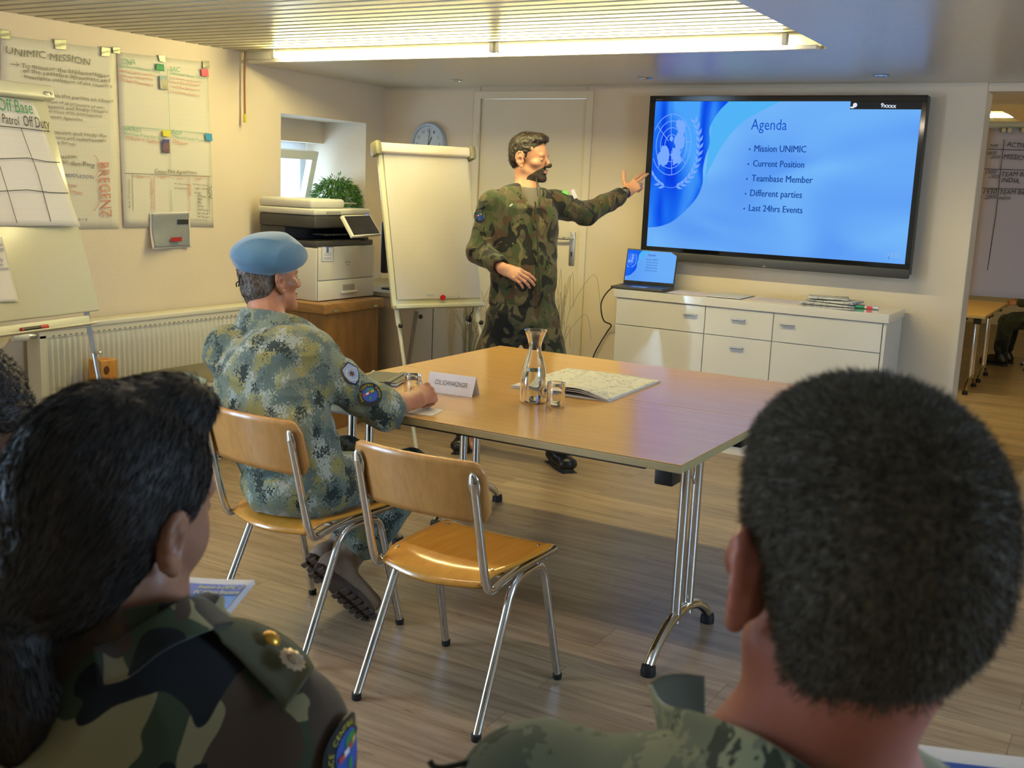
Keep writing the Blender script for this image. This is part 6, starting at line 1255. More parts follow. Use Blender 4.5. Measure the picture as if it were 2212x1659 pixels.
# grey t-shirt collar
ts = SDF(); ts.cap(neckb+UP*0.0, neckb-UP*0.10+fA*0.025, 0.066, 0.085, k=0.01); ts.ell(neckb+UP*0.05+fA*0.03, (0.075, 0.075, 0.045), k=0.01, op='-')
Vt, Qt = ts.mesh(0.005); np_obj('undershirt', Vt, Qt, mat('grey cotton', '6f6862', 0.9), pA)
jk = SDF(); hem = K(1128, 645, D0)
jk.ecap(hem-UP*0.02, pel+UP*0.20, (0.182, 0.135), (0.172, 0.125), rA, k=0.03); jk.ecap(pel+UP*0.18, chest, (0.172, 0.125), (0.192, 0.125), rA, k=0.04); jk.ecap(chest, neckb-UP*0.07, (0.190, 0.12), (0.15, 0.085), rA, k=0.05)
for sh, el, wr, c in ((shR, elR, wrR, 0.80), (shL, elL, wrL, 0.80)):
    jk.cap(neckb-UP*0.055, sh-UP*0.01, 0.066, 0.074, k=0.04); jk.cap(sh-UP*0.01, el, 0.074, 0.062, k=0.03); jk.cap(el, el+(wr-el)*c, 0.062, 0.050, k=0.02)
# collar leaves
for s_ in (1, -1): jk.ecap(neckb-fA*0.055+rA*s_*0.045+UP*0.015, neckb+fA*0.060+rA*s_*0.065-UP*0.050, (0.030, 0.012), (0.036, 0.010), UP, k=0.012)
jk.cap(neckb+UP*0.05+fA*0.02, neckb-UP*0.02+fA*0.06, 0.055, 0.055, k=0.008, op='-'); jk.ell(neckb-UP*0.05+fA*0.115, (0.035, 0.035, 0.07), k=0.012, op='-')
for el, wr, c in ((elR, wrR, 0.86), (elL, wrL, 0.84)):
    n_ = unit(wr-el); p_ = el+(wr-el)*c
    jk.cap(p_, p_+n_*0.10, 0.040, 0.060, k=0.006, op='-')
jk.half(hem-UP*0.03, -UP, k=0.01)
Vj, Qj = jk.mesh(0.0055, folds(0.0075, 11, 4)); jA = np_obj('jacket', Vj, Qj, M_swiss, pA)
def curve_on(pts, off, r, nm, m, par): return MB().tube(smooth_path([Vector(p)+Vector(off) for p in pts], 6), r, 6).build(nm, m, par, world=True, smooth=True)
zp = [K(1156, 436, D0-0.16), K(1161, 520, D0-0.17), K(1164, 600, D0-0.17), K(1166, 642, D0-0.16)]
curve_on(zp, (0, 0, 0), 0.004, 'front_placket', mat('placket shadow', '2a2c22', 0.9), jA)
tA = SDF()
tA.ecap(pel+UP*0.05, pel-UP*0.04, (0.165, 0.118), (0.175, 0.125), rA, k=0.04)
for hp_, kn, an in ((hipR, knR, anR), (hipL, knL, anL)): tA.cap(hp_-UP*0.02, kn, 0.112, 0.098, k=0.03); tA.cap(kn, an+UP*0.06, 0.094, 0.078, k=0.03)
tA.ell(hipR-UP*0.20+rA*0.075, (0.05, 0.06, 0.09), k=0.03); tA.ell(hipL-UP*0.20-rA*0.075, (0.05, 0.06, 0.09), k=0.03)
Vt, Qt = tA.mesh(0.006, folds(0.009, 9, 7)); np_obj('trousers', Vt, Qt, M_swiss, pA)
def boot(par, an, fwd, m, up=UP, sc=1.0, toe=None, voxel=0.005, label=None, shaft=None):
    fwd = unit(fwd); up = unit(up); sd = np.cross(fwd, up); b = SDF()
    b.cap(an+(up if shaft is None else shaft)*0.16*sc, an, 0.056*sc, 0.052*sc, k=0.02); b.ecap(an-up*0.045*sc-fwd*0.038*sc, an-up*0.055*sc+fwd*0.16*sc, (0.050*sc, 0.046*sc), (0.054*sc, 0.036*sc), sd, k=0.03); b.ell(an-up*0.03*sc-fwd*0.02*sc, (0.045*sc, 0.045*sc, 0.05*sc), k=0.02)
    b.half(an-up*0.082*sc, -up, k=0.006)
    Vb_, Qb_ = b.mesh(voxel, folds(0.002, 30, 2)); bo = np_obj('boot', Vb_, Qb_, m, par)
    so = MB(); R3 = Matrix(np.stack([sd, fwd, up], 1).tolist()).to_4x4(); MM = Matrix.Translation(Vector(an-up*0.098*sc)) @ R3
    out = []
    for i in range(28):
        t = 2*PI*i/28; y = 0.053+0.143*math.sin(t); w = 0.048+0.008*math.sin(t) if math.sin(t) > 0 else 0.042; out.append((w*math.cos(t)*sc, y*sc))
    so.prism(out, MM @ Vector((0, 0, 0.0)), MM.to_3x3() @ Vector((1, 0, 0)), MM.to_3x3() @ Vector((0, 1, 0)), 0.022*sc)
    for i in range(10):
        for sx in (-1, 1):
            y = -0.075+i*0.028
            if -0.03 < y < 0.01: continue
            so.bb((sx*0.010 if sx > 0 else -0.043, y, -0.010), (0.043 if sx > 0 else -0.010, y+0.017, 0.001), MM @ Matrix.Rotation(sx*0.25, 4, 'Z') if False else MM)
    so.build('sole', mat('boot sole', '1c1916', 0.6) if m is M_bootB else mat('tan boot sole', '4a3c32', 0.55), bo, world=True)
    return bo
M_bootB = mat('black leather', '101012', 0.35); M_bootT = mat('tan brown suede', '8a7460', 0.8, noise=(25, 0.15))
boot(pA, anR, fA*0.6-V(0.858, 0.512, 0)*0.3, M_bootB); boot(pA, anL, fA, M_bootB)
# watch, patch, badges
n_ = unit(wrL-elL); MB().lathe([(0.029, -0.011), (0.033, -0.009), (0.033, 0.009), (0.029, 0.011)], wrL-n_*0.012, n_, 24).build('watch_strap', M_black, pA, world=True, smooth=True)
MB().rbox((-0.019, -0.019, -0.006), (0.019, 0.019, 0.006), 0.004, M=Matrix.Translation(Vector(wrL-n_*0.012-np.array(cF)*0.034)) @ Vector(-np.array(cF)).to_track_quat('Z', 'Y').to_matrix().to_4x4()).build('watch_case', M_black, pA, world=True, smooth=True)
toC = unit(-np.array(cF)*V(1, 1, 0)); ur = lambda p: unit(V(0, 0, CH)-p)
pc = K(1037, 467, D0-0.165); nn_ = unit(ur(pc)*0.8-V(0.858, 0.512, 0)*0.5); disc_patch('arm_patch', pc, nn_, UP, 0.037, pA)
def tagplate(nm, u, v, d, w, h, m, par, n=None, rot=0.0, th=0.002):
    c = Vector(K(u, v, d)); n = Vector(n if n is not None else ur(np.array(c))); x = Vector((0, 0, 1)).cross(n).normalized(); y = n.cross(x); q = x*math.cos(rot)+y*math.sin(rot); y = n.cross(q)
    return MB().rbox((-w/2, -h/2, -th), (w/2, h/2, th), 0.001, M=Matrix(((q.x, y.x, n.x, c.x), (q.y, y.y, n.y, c.y), (q.z, y.z, n.z, c.z), (0, 0, 0, 1)))).build(nm, m, par, world=True)
M_name = camo('name tape cloth', [('6a5c48', 0), ('57503c', 0.5)], 40.0, seed=9)
npl = tagplate('name_tape', 1180, 437, D0-0.135, 0.060, 0.040, M_name, pA, rot=-0.08)
tagplate('white_badge', 1104, 443, D0-0.165, 0.020, 0.008, mat('badge white', 'd9d6cc', 0.5), pA, rot=0.7)
tagplate('green_badge', 1221, 416, D0+0.055, 0.034, 0.018, mat('badge green', '4fb04a', 0.5), pA, n=unit(ur(K(1221, 416, D0))+UP*0.4), rot=-0.4, th=0.004)
tagplate('paper_badge', 1240, 419, D0+0.07, 0.020, 0.050, paper('badge paper', 'cfcbdc'), pA, rot=0.45)
mic = [Vector(T(0.07, 0.0, -0.02)), Vector(T(0.075, 0.04, -0.06)), Vector(T(0.03, 0.115, -0.085))]
mc = MB().tube(smooth_path([K(1158, 384, D0-0.13), K(1160, 400, D0-0.14), K(1162, 425, D0-0.15)], 5), 0.0025, 6).build('microphone_cable', M_cab, pA, world=True, smooth=True)
# ---------------- B: seated man with the blue beret
HRb = az(12, 3, -3); HOb = V(-2.596, 2.763, 1.163)
pelB = V(-2.345, 2.63, 0.55); waB = V(-2.39, 2.60, 0.70); chB = V(-2.47, 2.64, 0.88); nkB = V(-2.555, 2.715, 1.02)
sR, sL = V(-2.345, 2.69, 0.925), V(-2.675, 2.66, 0.918); eR, eL = V(-2.145, 2.815, 0.768), V(-2.76, 2.87, 0.75); wR, wL_ = V(-2.130, 2.985, 0.782), V(-2.56, 3.05, 0.775)
kR, kL = V(-2.20, 3.05, 0.49), V(-2.50, 3.05, 0.49); sd = unit((1, -0.12, -0.05))
fwB = unit((0.5, 0.5, -0.70)); upB = unit((-0.176, 0.859, 0.48)); aR = K(676, 1226, 3.70)+fwB*0.09+upB*0.098; aL = aR+V(-0.095, 0.07, -0.005); shB = unit(kR-aR)
sk = SDF(); T = head_prims(sk, HOb, HRb, 1.0, neck_to=nkB-UP*0.01, neck_r=0.060)
sk.ecap(pelB, waB, (0.13, 0.09), (0.12, 0.085), sd, k=0.04); sk.ecap(waB, chB, (0.12, 0.09), (0.15, 0.09), sd, k=0.04); sk.ecap(chB, nkB-UP*0.05, (0.15, 0.09), (0.10, 0.06), sd, k=0.04)
for sh, el, wr in ((sR, eR, wR), (sL, eL, wL_)): sk.cap(nkB-UP*0.06, sh, 0.05, 0.048, k=0.03); sk.cap(sh, el, 0.046, 0.041, k=0.02); sk.cap(el, el+(wr-el)*0.4, 0.042, 0.040, k=0.015); sk.cap(el+(wr-el)*0.4, wr, 0.040, 0.027, k=0.015)
for s_, kn, an in ((1, kR, aR), (-1, kL, aL)): sk.cap(pelB+V(0.09*s_, 0.04, -0.01), kn, 0.075, 0.052, k=0.04); sk.cap(kn, an+shB*0.05, 0.050, 0.036, k=0.03); sk.cap(an+shB*0.05, an, 0.036, 0.034, k=0.02)
hand_prims(sk, wR+UP*0.0, unit((0.12, 1, 0.14)), unit((0.75, -0.25, 0.65)), [(0.9, 0.9, 0.5), (1.0, 1.0, 0.6), (1.1, 1.1, 0.6), (1.1, 1.1, 0.6)], [(0.5, 0.75, -0.7), (0.0, 0.9, -0.7), (-0.3, 1, -0.4)], mirror=-1, spread=0.03)
hand_prims(sk, wL_, unit((0.3, 1, -0.02)), unit((-0.15, 0, 1)), [(0.2, 0.4, 0.3)]*4, [(0.6, 0.8, -0.3), (0.2, 0.9, -0.4), (0, 1, -0.3)], mirror=1, spread=0.05)
Vv, Q = sk.mesh(0.0034)
pB = tag(np_obj('person', Vv, Q, M_skinB, origin=(pelB[0], pelB[1], 0)), 'seated person in grey green camouflage with a light blue beret, back to the viewer', 'person')
eyes(pB, T, HRb)
hr = SDF(); hr.ell(T(0, -0.012, 0.043), (0.0775, 0.100, 0.084), HRb, k=0.02); hr.ell(T(0, -0.050, -0.015), (0.066, 0.050, 0.065), HRb, k=0.02); hr.ell(T(0, -0.032, -0.075), (0.053, 0.048, 0.045), HRb, k=0.02)
hr.ell(T(0, 0.105, -0.02), (0.12, 0.085, 0.13), HRb, k=0.006, op='-'); hr.ell(T(0, 0.05, -0.13), (0.13, 0.085, 0.085), HRb, k=0.012, op='-')
for x in (-1, 1): hr.ell(T(x*0.085, 0.004, -0.006), (0.024, 0.022, 0.038), HRb, k=0.008, op='-')
Vh, Qh = hr.mesh(0.003, folds(0.0012, 70, 3)); np_obj('hair', Vh, Qh, M_hairC, pB); strands(pB, Vh, Qh, 9000, 0.008, 0.0004, M_hairC, 4, comb=lambda p: V(0, 0, -1.6)[None], up=0.25)
Rb2 = HRb@np.array(Matrix.Rotation(math.radians(9), 3, 'Y'))@np.array(Matrix.Rotation(math.radians(5), 3, 'X'))
br = SDF(); br.ell(T(0.004, -0.002, 0.098), (0.105, 0.124, 0.060), Rb2, k=0.03); br.ell(T(0.040, 0.010, 0.070), (0.075, 0.105, 0.046), Rb2, k=0.03); br.ell(T(0, -0.012, 0.060), (0.083, 0.104, 0.032), Rb2, k=0.02)
br.ell(T(0, -0.008, 0.000), (0.072, 0.094, 0.055), HRb, k=0.006, op='-')
M_beret = mat('beret felt', '47708e', 0.95, sheen=0.6, bump=(400, 0.3, 0.001))
Vb, Qb = br.mesh(0.004, folds(0.009, 9, 9, (1, 0.5, 1.4))); bo = np_obj('beret', Vb, Qb, M_beret, pB)
MB().tube(smooth_path([T(0.0, -0.108, 0.045), T(-0.004, -0.112, 0.020), T(-0.002, -0.116, 0.004), T(-0.010, -0.115, -0.010)], 6), 0.0022, 6).build('beret_ribbon', M_black, bo, world=True, smooth=True)
MB().tube(smooth_path([T(-0.002, -0.116, 0.008), T(-0.014, -0.120, 0.000), T(-0.016, -0.118, -0.012)], 6), 0.0022, 6).build('beret_ribbon', M_black, bo, world=True, smooth=True)
jk = SDF()
jk.ecap(pelB+UP*0.0, waB, (0.200, 0.150), (0.185, 0.135), sd, k=0.04); jk.ecap(waB, chB, (0.185, 0.135), (0.205, 0.130), sd, k=0.05); jk.ecap(chB+UP*0.01, nkB-UP*0.075, (0.20, 0.125), (0.15, 0.085), sd, k=0.05)
for sh, el, wr, c in ((sR, eR, wR, 0.10), (sL, eL, wL_, 0.8)):
    jk.cap(nkB-UP*0.06, sh, 0.064, 0.080, k=0.05); jk.cap(sh, el, 0.080, 0.064, k=0.04); jk.cap(el-unit(el-sh)*0.03, el+(wr-el)*c, 0.066, 0.062, k=0.02)
# standing collar
for t in range(14):
    a0 = math.radians(200+t*10*1.0-70); 
for (x0, y0, z0, x1, y1, z1) in ((-0.058, -0.028, 0.004, 0.0, -0.064, 0.012), (0.0, -0.064, 0.012, 0.058, -0.028, 0.004), (0.058, -0.028, 0.004, 0.074, 0.040, -0.030), (-0.058, -0.028, 0.004, -0.074, 0.040, -0.030), (0.074, 0.040, -0.030, 0.062, 0.085, -0.062), (-0.074, 0.040, -0.030, -0.062, 0.085, -0.062)):
    Rt = az(6); jk.ecap(nkB+Rt@V(x0, y0, z0), nkB+Rt@V(x1, y1, z1), (0.024, 0.007), (0.024, 0.007), UP, k=0.010)
jk.cap(nkB-UP*0.02+az(6)@V(0, 0.0, 0), nkB+UP*0.08+az(6)@V(0, 0.01, 0), 0.056, 0.062, k=0.004, op='-')
jk.half(pelB-UP*0.045, -UP, k=0.01); n_ = unit(wR-eR); p_ = eR+(wR-eR)*0.20; jk.cap(p_, p_+n_*0.12, 0.046, 0.06, k=0.006, op='-')
def sheet3(top, bot, nm, m, par, th=0.0035):
    a_ = smooth_path([K(*p) for p in top], 6); b_ = smooth_path([K(*p) for p in bot], 6); n1 = len(a_)
    return MB().grid(lambda u, v: a_[min(n1-1, int(round(u*(n1-1))))].lerp(b_[min(n1-1, int(round(u*(n1-1))))], v), n1-1, 8).build(nm, m, par, world=True, smooth=True, thick=th)
def dB(x): return folds(0.009, 9, 12, (1, 1, 1.6))(x)
Vj, Qj = jk.mesh(0.0048, dB); jB = np_obj('jacket', Vj, Qj, M_aut, pB)
sheet3([(535, 672, 3.74), (520, 667, 3.68), (545, 666, 3.60), (600, 673, 3.575), (655, 688, 3.60), (700, 722, 3.68), (728, 760, 3.75)], [(530, 705, 3.74), (506, 704, 3.67), (540, 716, 3.585), (600, 727, 3.555), (660, 748, 3.58), (705, 785, 3.66), (722, 812, 3.73)], 'collar', M_aut, jB)
tr = SDF(); tr.ell(pelB+V(0, -0.01, -0.03), (0.195, 0.165, 0.115), k=0.03)
for s_, kn, an in ((1, kR, aR), (-1, kL, aL)): tr.cap(pelB+V(0.095*s_, 0.03, -0.015), kn, 0.100, 0.082, k=0.04); tr.cap(kn, an+shB*0.12, 0.085, 0.084, k=0.03)
tr.half((0, 0, 0.456), -UP, k=0.02) if False else None
tr.ell((-2.335, 2.60, 0.385), (0.30, 0.235, 0.066), k=0.01, op='-')
Vt, Qt = tr.mesh(0.0052, folds(0.009, 10, 21)); np_obj('trousers', Vt, Qt, M_aut, pB)
boot(pB, aR, fwB, M_bootT, upB, 0.98, shaft=shB); boot(pB, aL, fwB, M_bootT, upB, 0.98, shaft=shB)
# sleeve patches
pc = V(-2.137, 2.745, 0.835)+V(0.0, 0, 0)
def surf_pt(sdf, o, d, dd=None):
    t = 0.0
    for _ in range(80):
        x = (o+d*t)[None]; e = sdf.ev(x)[0]+(dd(x)[0] if dd else 0); 
        if e < 0.0006: break
        t += max(e*0.6, 0.0008)
    return o+d*t
def look(u, v): return unit(np.array(cF+cR*((u-1106)/F_PX)-cU*((v-829.5)/F_PX)))
def on_surf(sdf, u, v, start, dd=None):
    d = look(u, v); o = V(0, 0, CH)+d*start; p = surf_pt(sdf, o, d, dd); h = 0.012; g = np.zeros(3)
    for i in range(3):
        e = np.zeros(3); e[i] = h; g[i] = sdf.ev((p+e)[None])[0]-sdf.ev((p-e)[None])[0]
    return p, unit(g)
p_, n_ = on_surf(jk, 799, 853, 2.5, dB); disc_patch('sleeve_patch', p_+n_*0.003, n_, V(-0.25, 0.1, 1), 0.040, jB, curved=0.09)
p_, n_ = on_surf(jk, 758, 808, 2.5, dB)
up_ = V(-0.45, 0.1, 1); up_ = unit(up_-n_*(up_@n_)); rt_ = np.cross(up_, n_)
def shield(nm, s, l, m, par):
    o2 = [(-0.030, 0.020), (0.0, 0.042), (0.030, 0.020), (0.029, -0.005), (0.018, -0.030), (0.0, -0.042), (-0.018, -0.030), (-0.029, -0.005)]; b = MB(); N_ = 8
    def D(a, c): return Vector(p_+rt_*a*s+up_*c*s+n_*(l-(a*s)**2/0.17))
    vs = [D(a*j/4, c*j/4) for j in range(1, 5) for a, c in o2]+[D(0, 0)]; b.add(vs, [(32, i, (i+1) % N_) for i in range(N_)]+[(j*N_+i, (j+1)*N_+i, (j+1)*N_+(i+1) % N_, j*N_+(i+1) % N_) for j in range(3) for i in range(N_)]); return b.build(nm, m, par, world=True, thick=0.0012), D
so, D = shield('shield_patch', 1.0, 0.005, M_black, jB); si, D = shield('shield_field', 0.86, 0.0065, mat('shield blue grey', '8fa0c0', 0.7), so)
b = MB()
for i in range(26): a = math.radians(-60-i*10+0); r_ = 0.024; c_ = D(r_*math.cos(a)+0.002, r_*math.sin(a)-0.004); b.add([c_+Vector(n_*0.002)+Vector(rt_)*0.004*math.cos(t)+Vector(up_)*0.002*math.sin(t) for t in (0, 1.6, 3.1, 4.7)], [(0, 1, 2, 3)])
b.build('wreath', mat('embroidery cream', 'c9c4a0', 0.7), si, world=True)
eb = MB(); rnd = random.Random(2)
eb.add([Vector(D(r_*math.cos(a), r_*math.sin(a)-0.002))+Vector(n_*0.002) for a, r_ in [(i*PI/6, 0.013 if i % 2 else 0.007) for i in range(12)]], [tuple(range(12))]); eb.build('eagle_emblem', mat('embroidery brown', '5a3426', 0.7), si, world=True)
# ---------------- C: woman in the left foreground
HRc = az(-6, -4, 7); HOc = K(248, 1114, 1.02); tc_ = -46.0; Rc = az(tc_); rC, fC = Rc[:, 0], Rc[:, 1]
nkC = K(268, 1345, 1.04); sRc = K(590, 1596, 1.08); sLc = nkC*2-sRc; sLc[2] = sRc[2]; sLc = nkC+(-rC)*0.175-UP*(nkC[2]-sRc[2])
pelC = nkC-UP*0.52-fC*0.02; pelC[2] = 0.55; chC = nkC-UP*0.17; eRc = sRc-UP*0.24+fC*0.08+rC*0.05; eLc = sLc-UP*0.24+fC*0.08-rC*0.05
wRc = K(470, 1420, 1.46); wLc = wRc-rC*0.26
sk = SDF(); T = head_prims(sk, HOc, HRc, 0.97, fem=True, ear=0.88, neck_to=nkC-UP*0.0, neck_r=0.050, jaw=0.94)
sk.ecap(pelC, chC, (0.13, 0.09), (0.13, 0.085), rC, k=0.04); sk.ecap(chC, nkC-UP*0.05, (0.13, 0.08), (0.09, 0.055), rC, k=0.04)
def person_legs(sk, tr, pel, f, r, kz=0.47, out=0.10, M_b=M_bootB, fl=0.46):
    res = []
    for s_ in (1, -1):
        h_ = pel+r*s_*0.09+f*0.03; kn = pel+f*fl+r*s_*out*1.3; kn[2] = kz; an = kn+f*0.02; an[2] = 0.10
        sk.cap(h_, kn, 0.072, 0.05, k=0.04); sk.cap(kn, an, 0.05, 0.036, k=0.03); sk.cap(an-UP*0.03, an-UP*0.05+f*0.13, 0.032, 0.026, k=0.02)
        tr.cap(h_, kn, 0.098, 0.080, k=0.04); tr.cap(kn, an+UP*0.06, 0.080, 0.068, k=0.03); res.append(an)
    return res
def arms(sk, jk, nk, prs, rs=(0.072, 0.060, 0.048), cuffc=0.9, bl=0.045):
    for sh, el, wr in prs:
        sk.cap(nk-UP*(bl+0.015), sh-UP*0.01, 0.040, 0.040, k=0.03); sk.cap(sh, el, 0.041, 0.034, k=0.02); sk.cap(el, wr, 0.034, 0.023, k=0.015)
        jk.cap(nk-UP*bl, sh, rs[0]*0.85, rs[0], k=0.045); jk.cap(sh, el, rs[0], rs[1], k=0.03); jk.cap(el, el+(wr-el)*cuffc, rs[1], rs[2], k=0.02)
jk = SDF(); tr = SDF(); arms(sk, jk, nkC, ((sRc, eRc, wRc), (sLc, eLc, wLc)), (0.066, 0.056, 0.046))
ans = person_legs(sk, tr, pelC, fC, rC)
hand_prims(sk, wRc, unit(fC*0.8-rC*0.5+UP*0.3), unit(rC+UP*0.4), [(0.7, 0.7, 0.4)]*4, [(0.5, 0.8, -0.5), (0.1, 0.9, -0.6), (0, 1, -0.3)], mirror=-1, sc=0.92)
hand_prims(sk, wLc, unit(fC*0.8+rC*0.5+UP*0.3), unit(-rC+UP*0.4), [(0.7, 0.7, 0.4)]*4, [(0.5, 0.8, -0.5), (0.1, 0.9, -0.6), (0, 1, -0.3)], mirror=1, sc=0.92)
Vv, Q = sk.mesh(0.0036)
pC = tag(np_obj('person', Vv, Q, M_skinC, origin=(pelC[0], pelC[1], 0)), 'person in woodland camouflage with a low dark ponytail in the left foreground', 'person')
eyes(pC, T, HRc, 0.97)
hr = SDF(); hr.ell(T(0, -0.012, 0.046), (0.080, 0.100, 0.085), HRc, k=0.03); hr.ell(T(0, -0.050, -0.002), (0.074, 0.058, 0.075), HRc, k=0.03); hr.ell(T(0, -0.070, -0.045), (0.056, 0.046, 0.052), HRc, k=0.03)
hr.ell(T(0.01, 0.045, 0.108), (0.042, 0.046, 0.030), HRc, k=0.02)
hr.ell(T(0, 0.110, -0.02), (0.095, 0.070, 0.105), HRc, k=0.010, op='-'); hr.ell(T(0, 0.055, -0.085), (0.12, 0.075, 0.075), HRc, k=0.012, op='-')
for x in (-1, 1): hr.ell(T(x*0.092, 0.008, -0.008), (0.030, 0.034, 0.042), HRc, k=0.008, op='-')
kn_ = T(-0.004, -0.108, -0.088); hr.cap(T(0, -0.085, -0.055), kn_, 0.038, 0.022, k=0.02); hr.chain([kn_, T(0.0, -0.118, -0.112), T(0.006, -0.112, -0.155), T(0.012, -0.10, -0.205)], [0.024, 0.036, 0.038, 0.016], k=0.02)
Vh, Qh = hr.mesh(0.0032, folds(0.0014, 45, 13, (1, 1, 0.35))); np_obj('hair', Vh, Qh, M_hairW, pC)
knot = V(kn_)
def cb(p): d = knot-p; d = d/np.linalg.norm(d, axis=1, keepdims=True); d[(p[:, 2] < knot[2]+0.005)] = V(0.1, 0.1, -1); return d*1.3
strands(pC, Vh, Qh, 26000, 0.014, 0.00030, M_hairW, 6, comb=cb, up=0.05, jit=0.16)
MB().lathe([(0.024, -0.008), (0.029, -0.004), (0.029, 0.004), (0.024, 0.008)], T(-0.002, -0.112, -0.096), HRc@V(0, -0.4, -1), 24).build('hair_tie', M_black, pC, world=True, smooth=True)
jk.ecap(pelC, chC, (0.185, 0.14), (0.175, 0.12), rC, k=0.05); jk.ecap(chC, nkC-UP*0.065, (0.17, 0.115), (0.13, 0.075), rC, k=0.05)
for (x0, y0, z0, x1, y1, z1) in ((-0.056, -0.030, 0.006, 0.0, -0.064, 0.012), (0.0, -0.064, 0.012, 0.056, -0.030, 0.006), (0.056, -0.030, 0.006, 0.078, 0.036, -0.022), (-0.056, -0.030, 0.006, -0.078, 0.036, -0.022), (0.078, 0.036, -0.022, 0.082, 0.085, -0.060), (-0.078, 0.036, -0.022, -0.082, 0.085, -0.060)):
    jk.ecap(nkC+Rc@V(x0, y0, z0), nkC+Rc@V(x1, y1, z1), (0.024, 0.007), (0.026, 0.007), Rc@V(0, 0, 1)+Rc@V(x0, y0, 0)*4, k=0.008)
jk.cap(nkC-UP*0.03, nkC+UP*0.07, 0.050, 0.054, k=0.004, op='-')
dC = folds(0.007, 8, 31)
COLC = ([(150, 1400, 1.02), (180, 1402, 0.99), (260, 1380, 0.962), (340, 1328, 0.962), (408, 1290, 0.995), (445, 1296, 1.06)], [(150, 1490, 1.01), (185, 1486, 0.98), (270, 1466, 0.948), (355, 1404, 0.945), (448, 1362, 0.975), (510, 1346, 1.06)])
Vj, Qj = jk.mesh(0.0045, dC); jC = np_obj('jacket', Vj, Qj, M_wood, pC); sheet3(COLC[0], COLC[1], 'collar', M_wood, jC)
Vt, Qt = tr.mesh(0.008, folds(0.008, 9, 22)); np_obj('trousers', Vt, Qt, M_wood, pC)
for an in ans: boot(pC, an, fC, M_bootB, voxel=0.008)
# shoulder strap with two metal rank badges, following the shoulder
jkC = jk
def strap(par, sdf, uvs, wpx, start, m, nm, lift=0.004, dd=None, nx=5, lab=None):
    """cloth strip laid on the garment along photo points uvs, width given by pairs"""
    A_ = [on_surf(sdf, u, v, start, dd) for u, v in uvs[0]]; B2 = [on_surf(sdf, u, v, start, dd) for u, v in uvs[1]]; rows = []
    pa = smooth_path([p+n*lift for p, n in A_], 5); pb = smooth_path([p+n*lift for p, n in B2], 5); mids = [(Vector(a)+Vector(b_))/2 for a, b_ in zip(pa, pb)]
    nn = unit(np.mean([n for _, n in A_+B2], 0)); b = MB(); n1 = len(pa)
    b.grid(lambda u, v: (lambda t: Vector(pa[t])*(1-u)+Vector(pb[t])*u+Vector(nn)*0.005*math.sin(PI*u))(min(n1-1, int(round(v*(n1-1))))), 6, n1-1); o = b.build(nm, m, par, world=True, smooth=True, thick=0.003); return o, nn
est, enn = strap(jC, jkC, (((420, 1352), (500, 1352), (580, 1378), (640, 1420), (668, 1456)), ((470, 1400), (500, 1425), (545, 1470), (590, 1515), (604, 1545))), 0, 0.8, mat('olive strap cloth', '4c4a34', 0.85), 'shoulder_strap', dd=dC, lift=0.009)
for (u, v, r_, c, nm, lb) in ((566, 1405, 0.0098, 'c8983c', 'rank_button', 'gold rank button'), (614, 1448, 0.0150, 'b9a48c', 'rank_star', 'silver rank star')):
    p_, n_ = on_surf(jkC, u, v, 0.8, dC); p_ = p_+n_*0.016; x_, y_, z_ = frame(n_); b = MB()
    if nm == 'rank_button': b.lathe([(0.0001, 0.006), (r_*0.5, 0.0052), (r_*0.9, 0.0025), (r_, 0.0), (r_*0.8, -0.002)], p_, n_, 24)
    else:
        ps_ = [Vector(p_)+(x_*math.cos(i*PI/12)+y_*math.sin(i*PI/12))*(r_ if i % 2 else r_*0.82) for i in range(24)]; b.add(ps_+[Vector(p_)+Vector(n_)*0.005], [(i, (i+1) % 24, 24) for i in range(24)]+[tuple(range(23, -1, -1))]).lathe([(0.0001, 0.008), (r_*0.35, 0.0065), (r_*0.5, 0.003)], p_, n_, 16)
    o = b.build(nm, mat('rank metal '+c, c, 0.3, 0.8), est, world=True, smooth=True); o['label'] = lb
p_, n_ = on_surf(jkC, 744, 1620, 0.8, dC); disc_patch('sleeve_patch', p_+n_*0.002, n_, UP, 0.036, jC, curved=0.07)
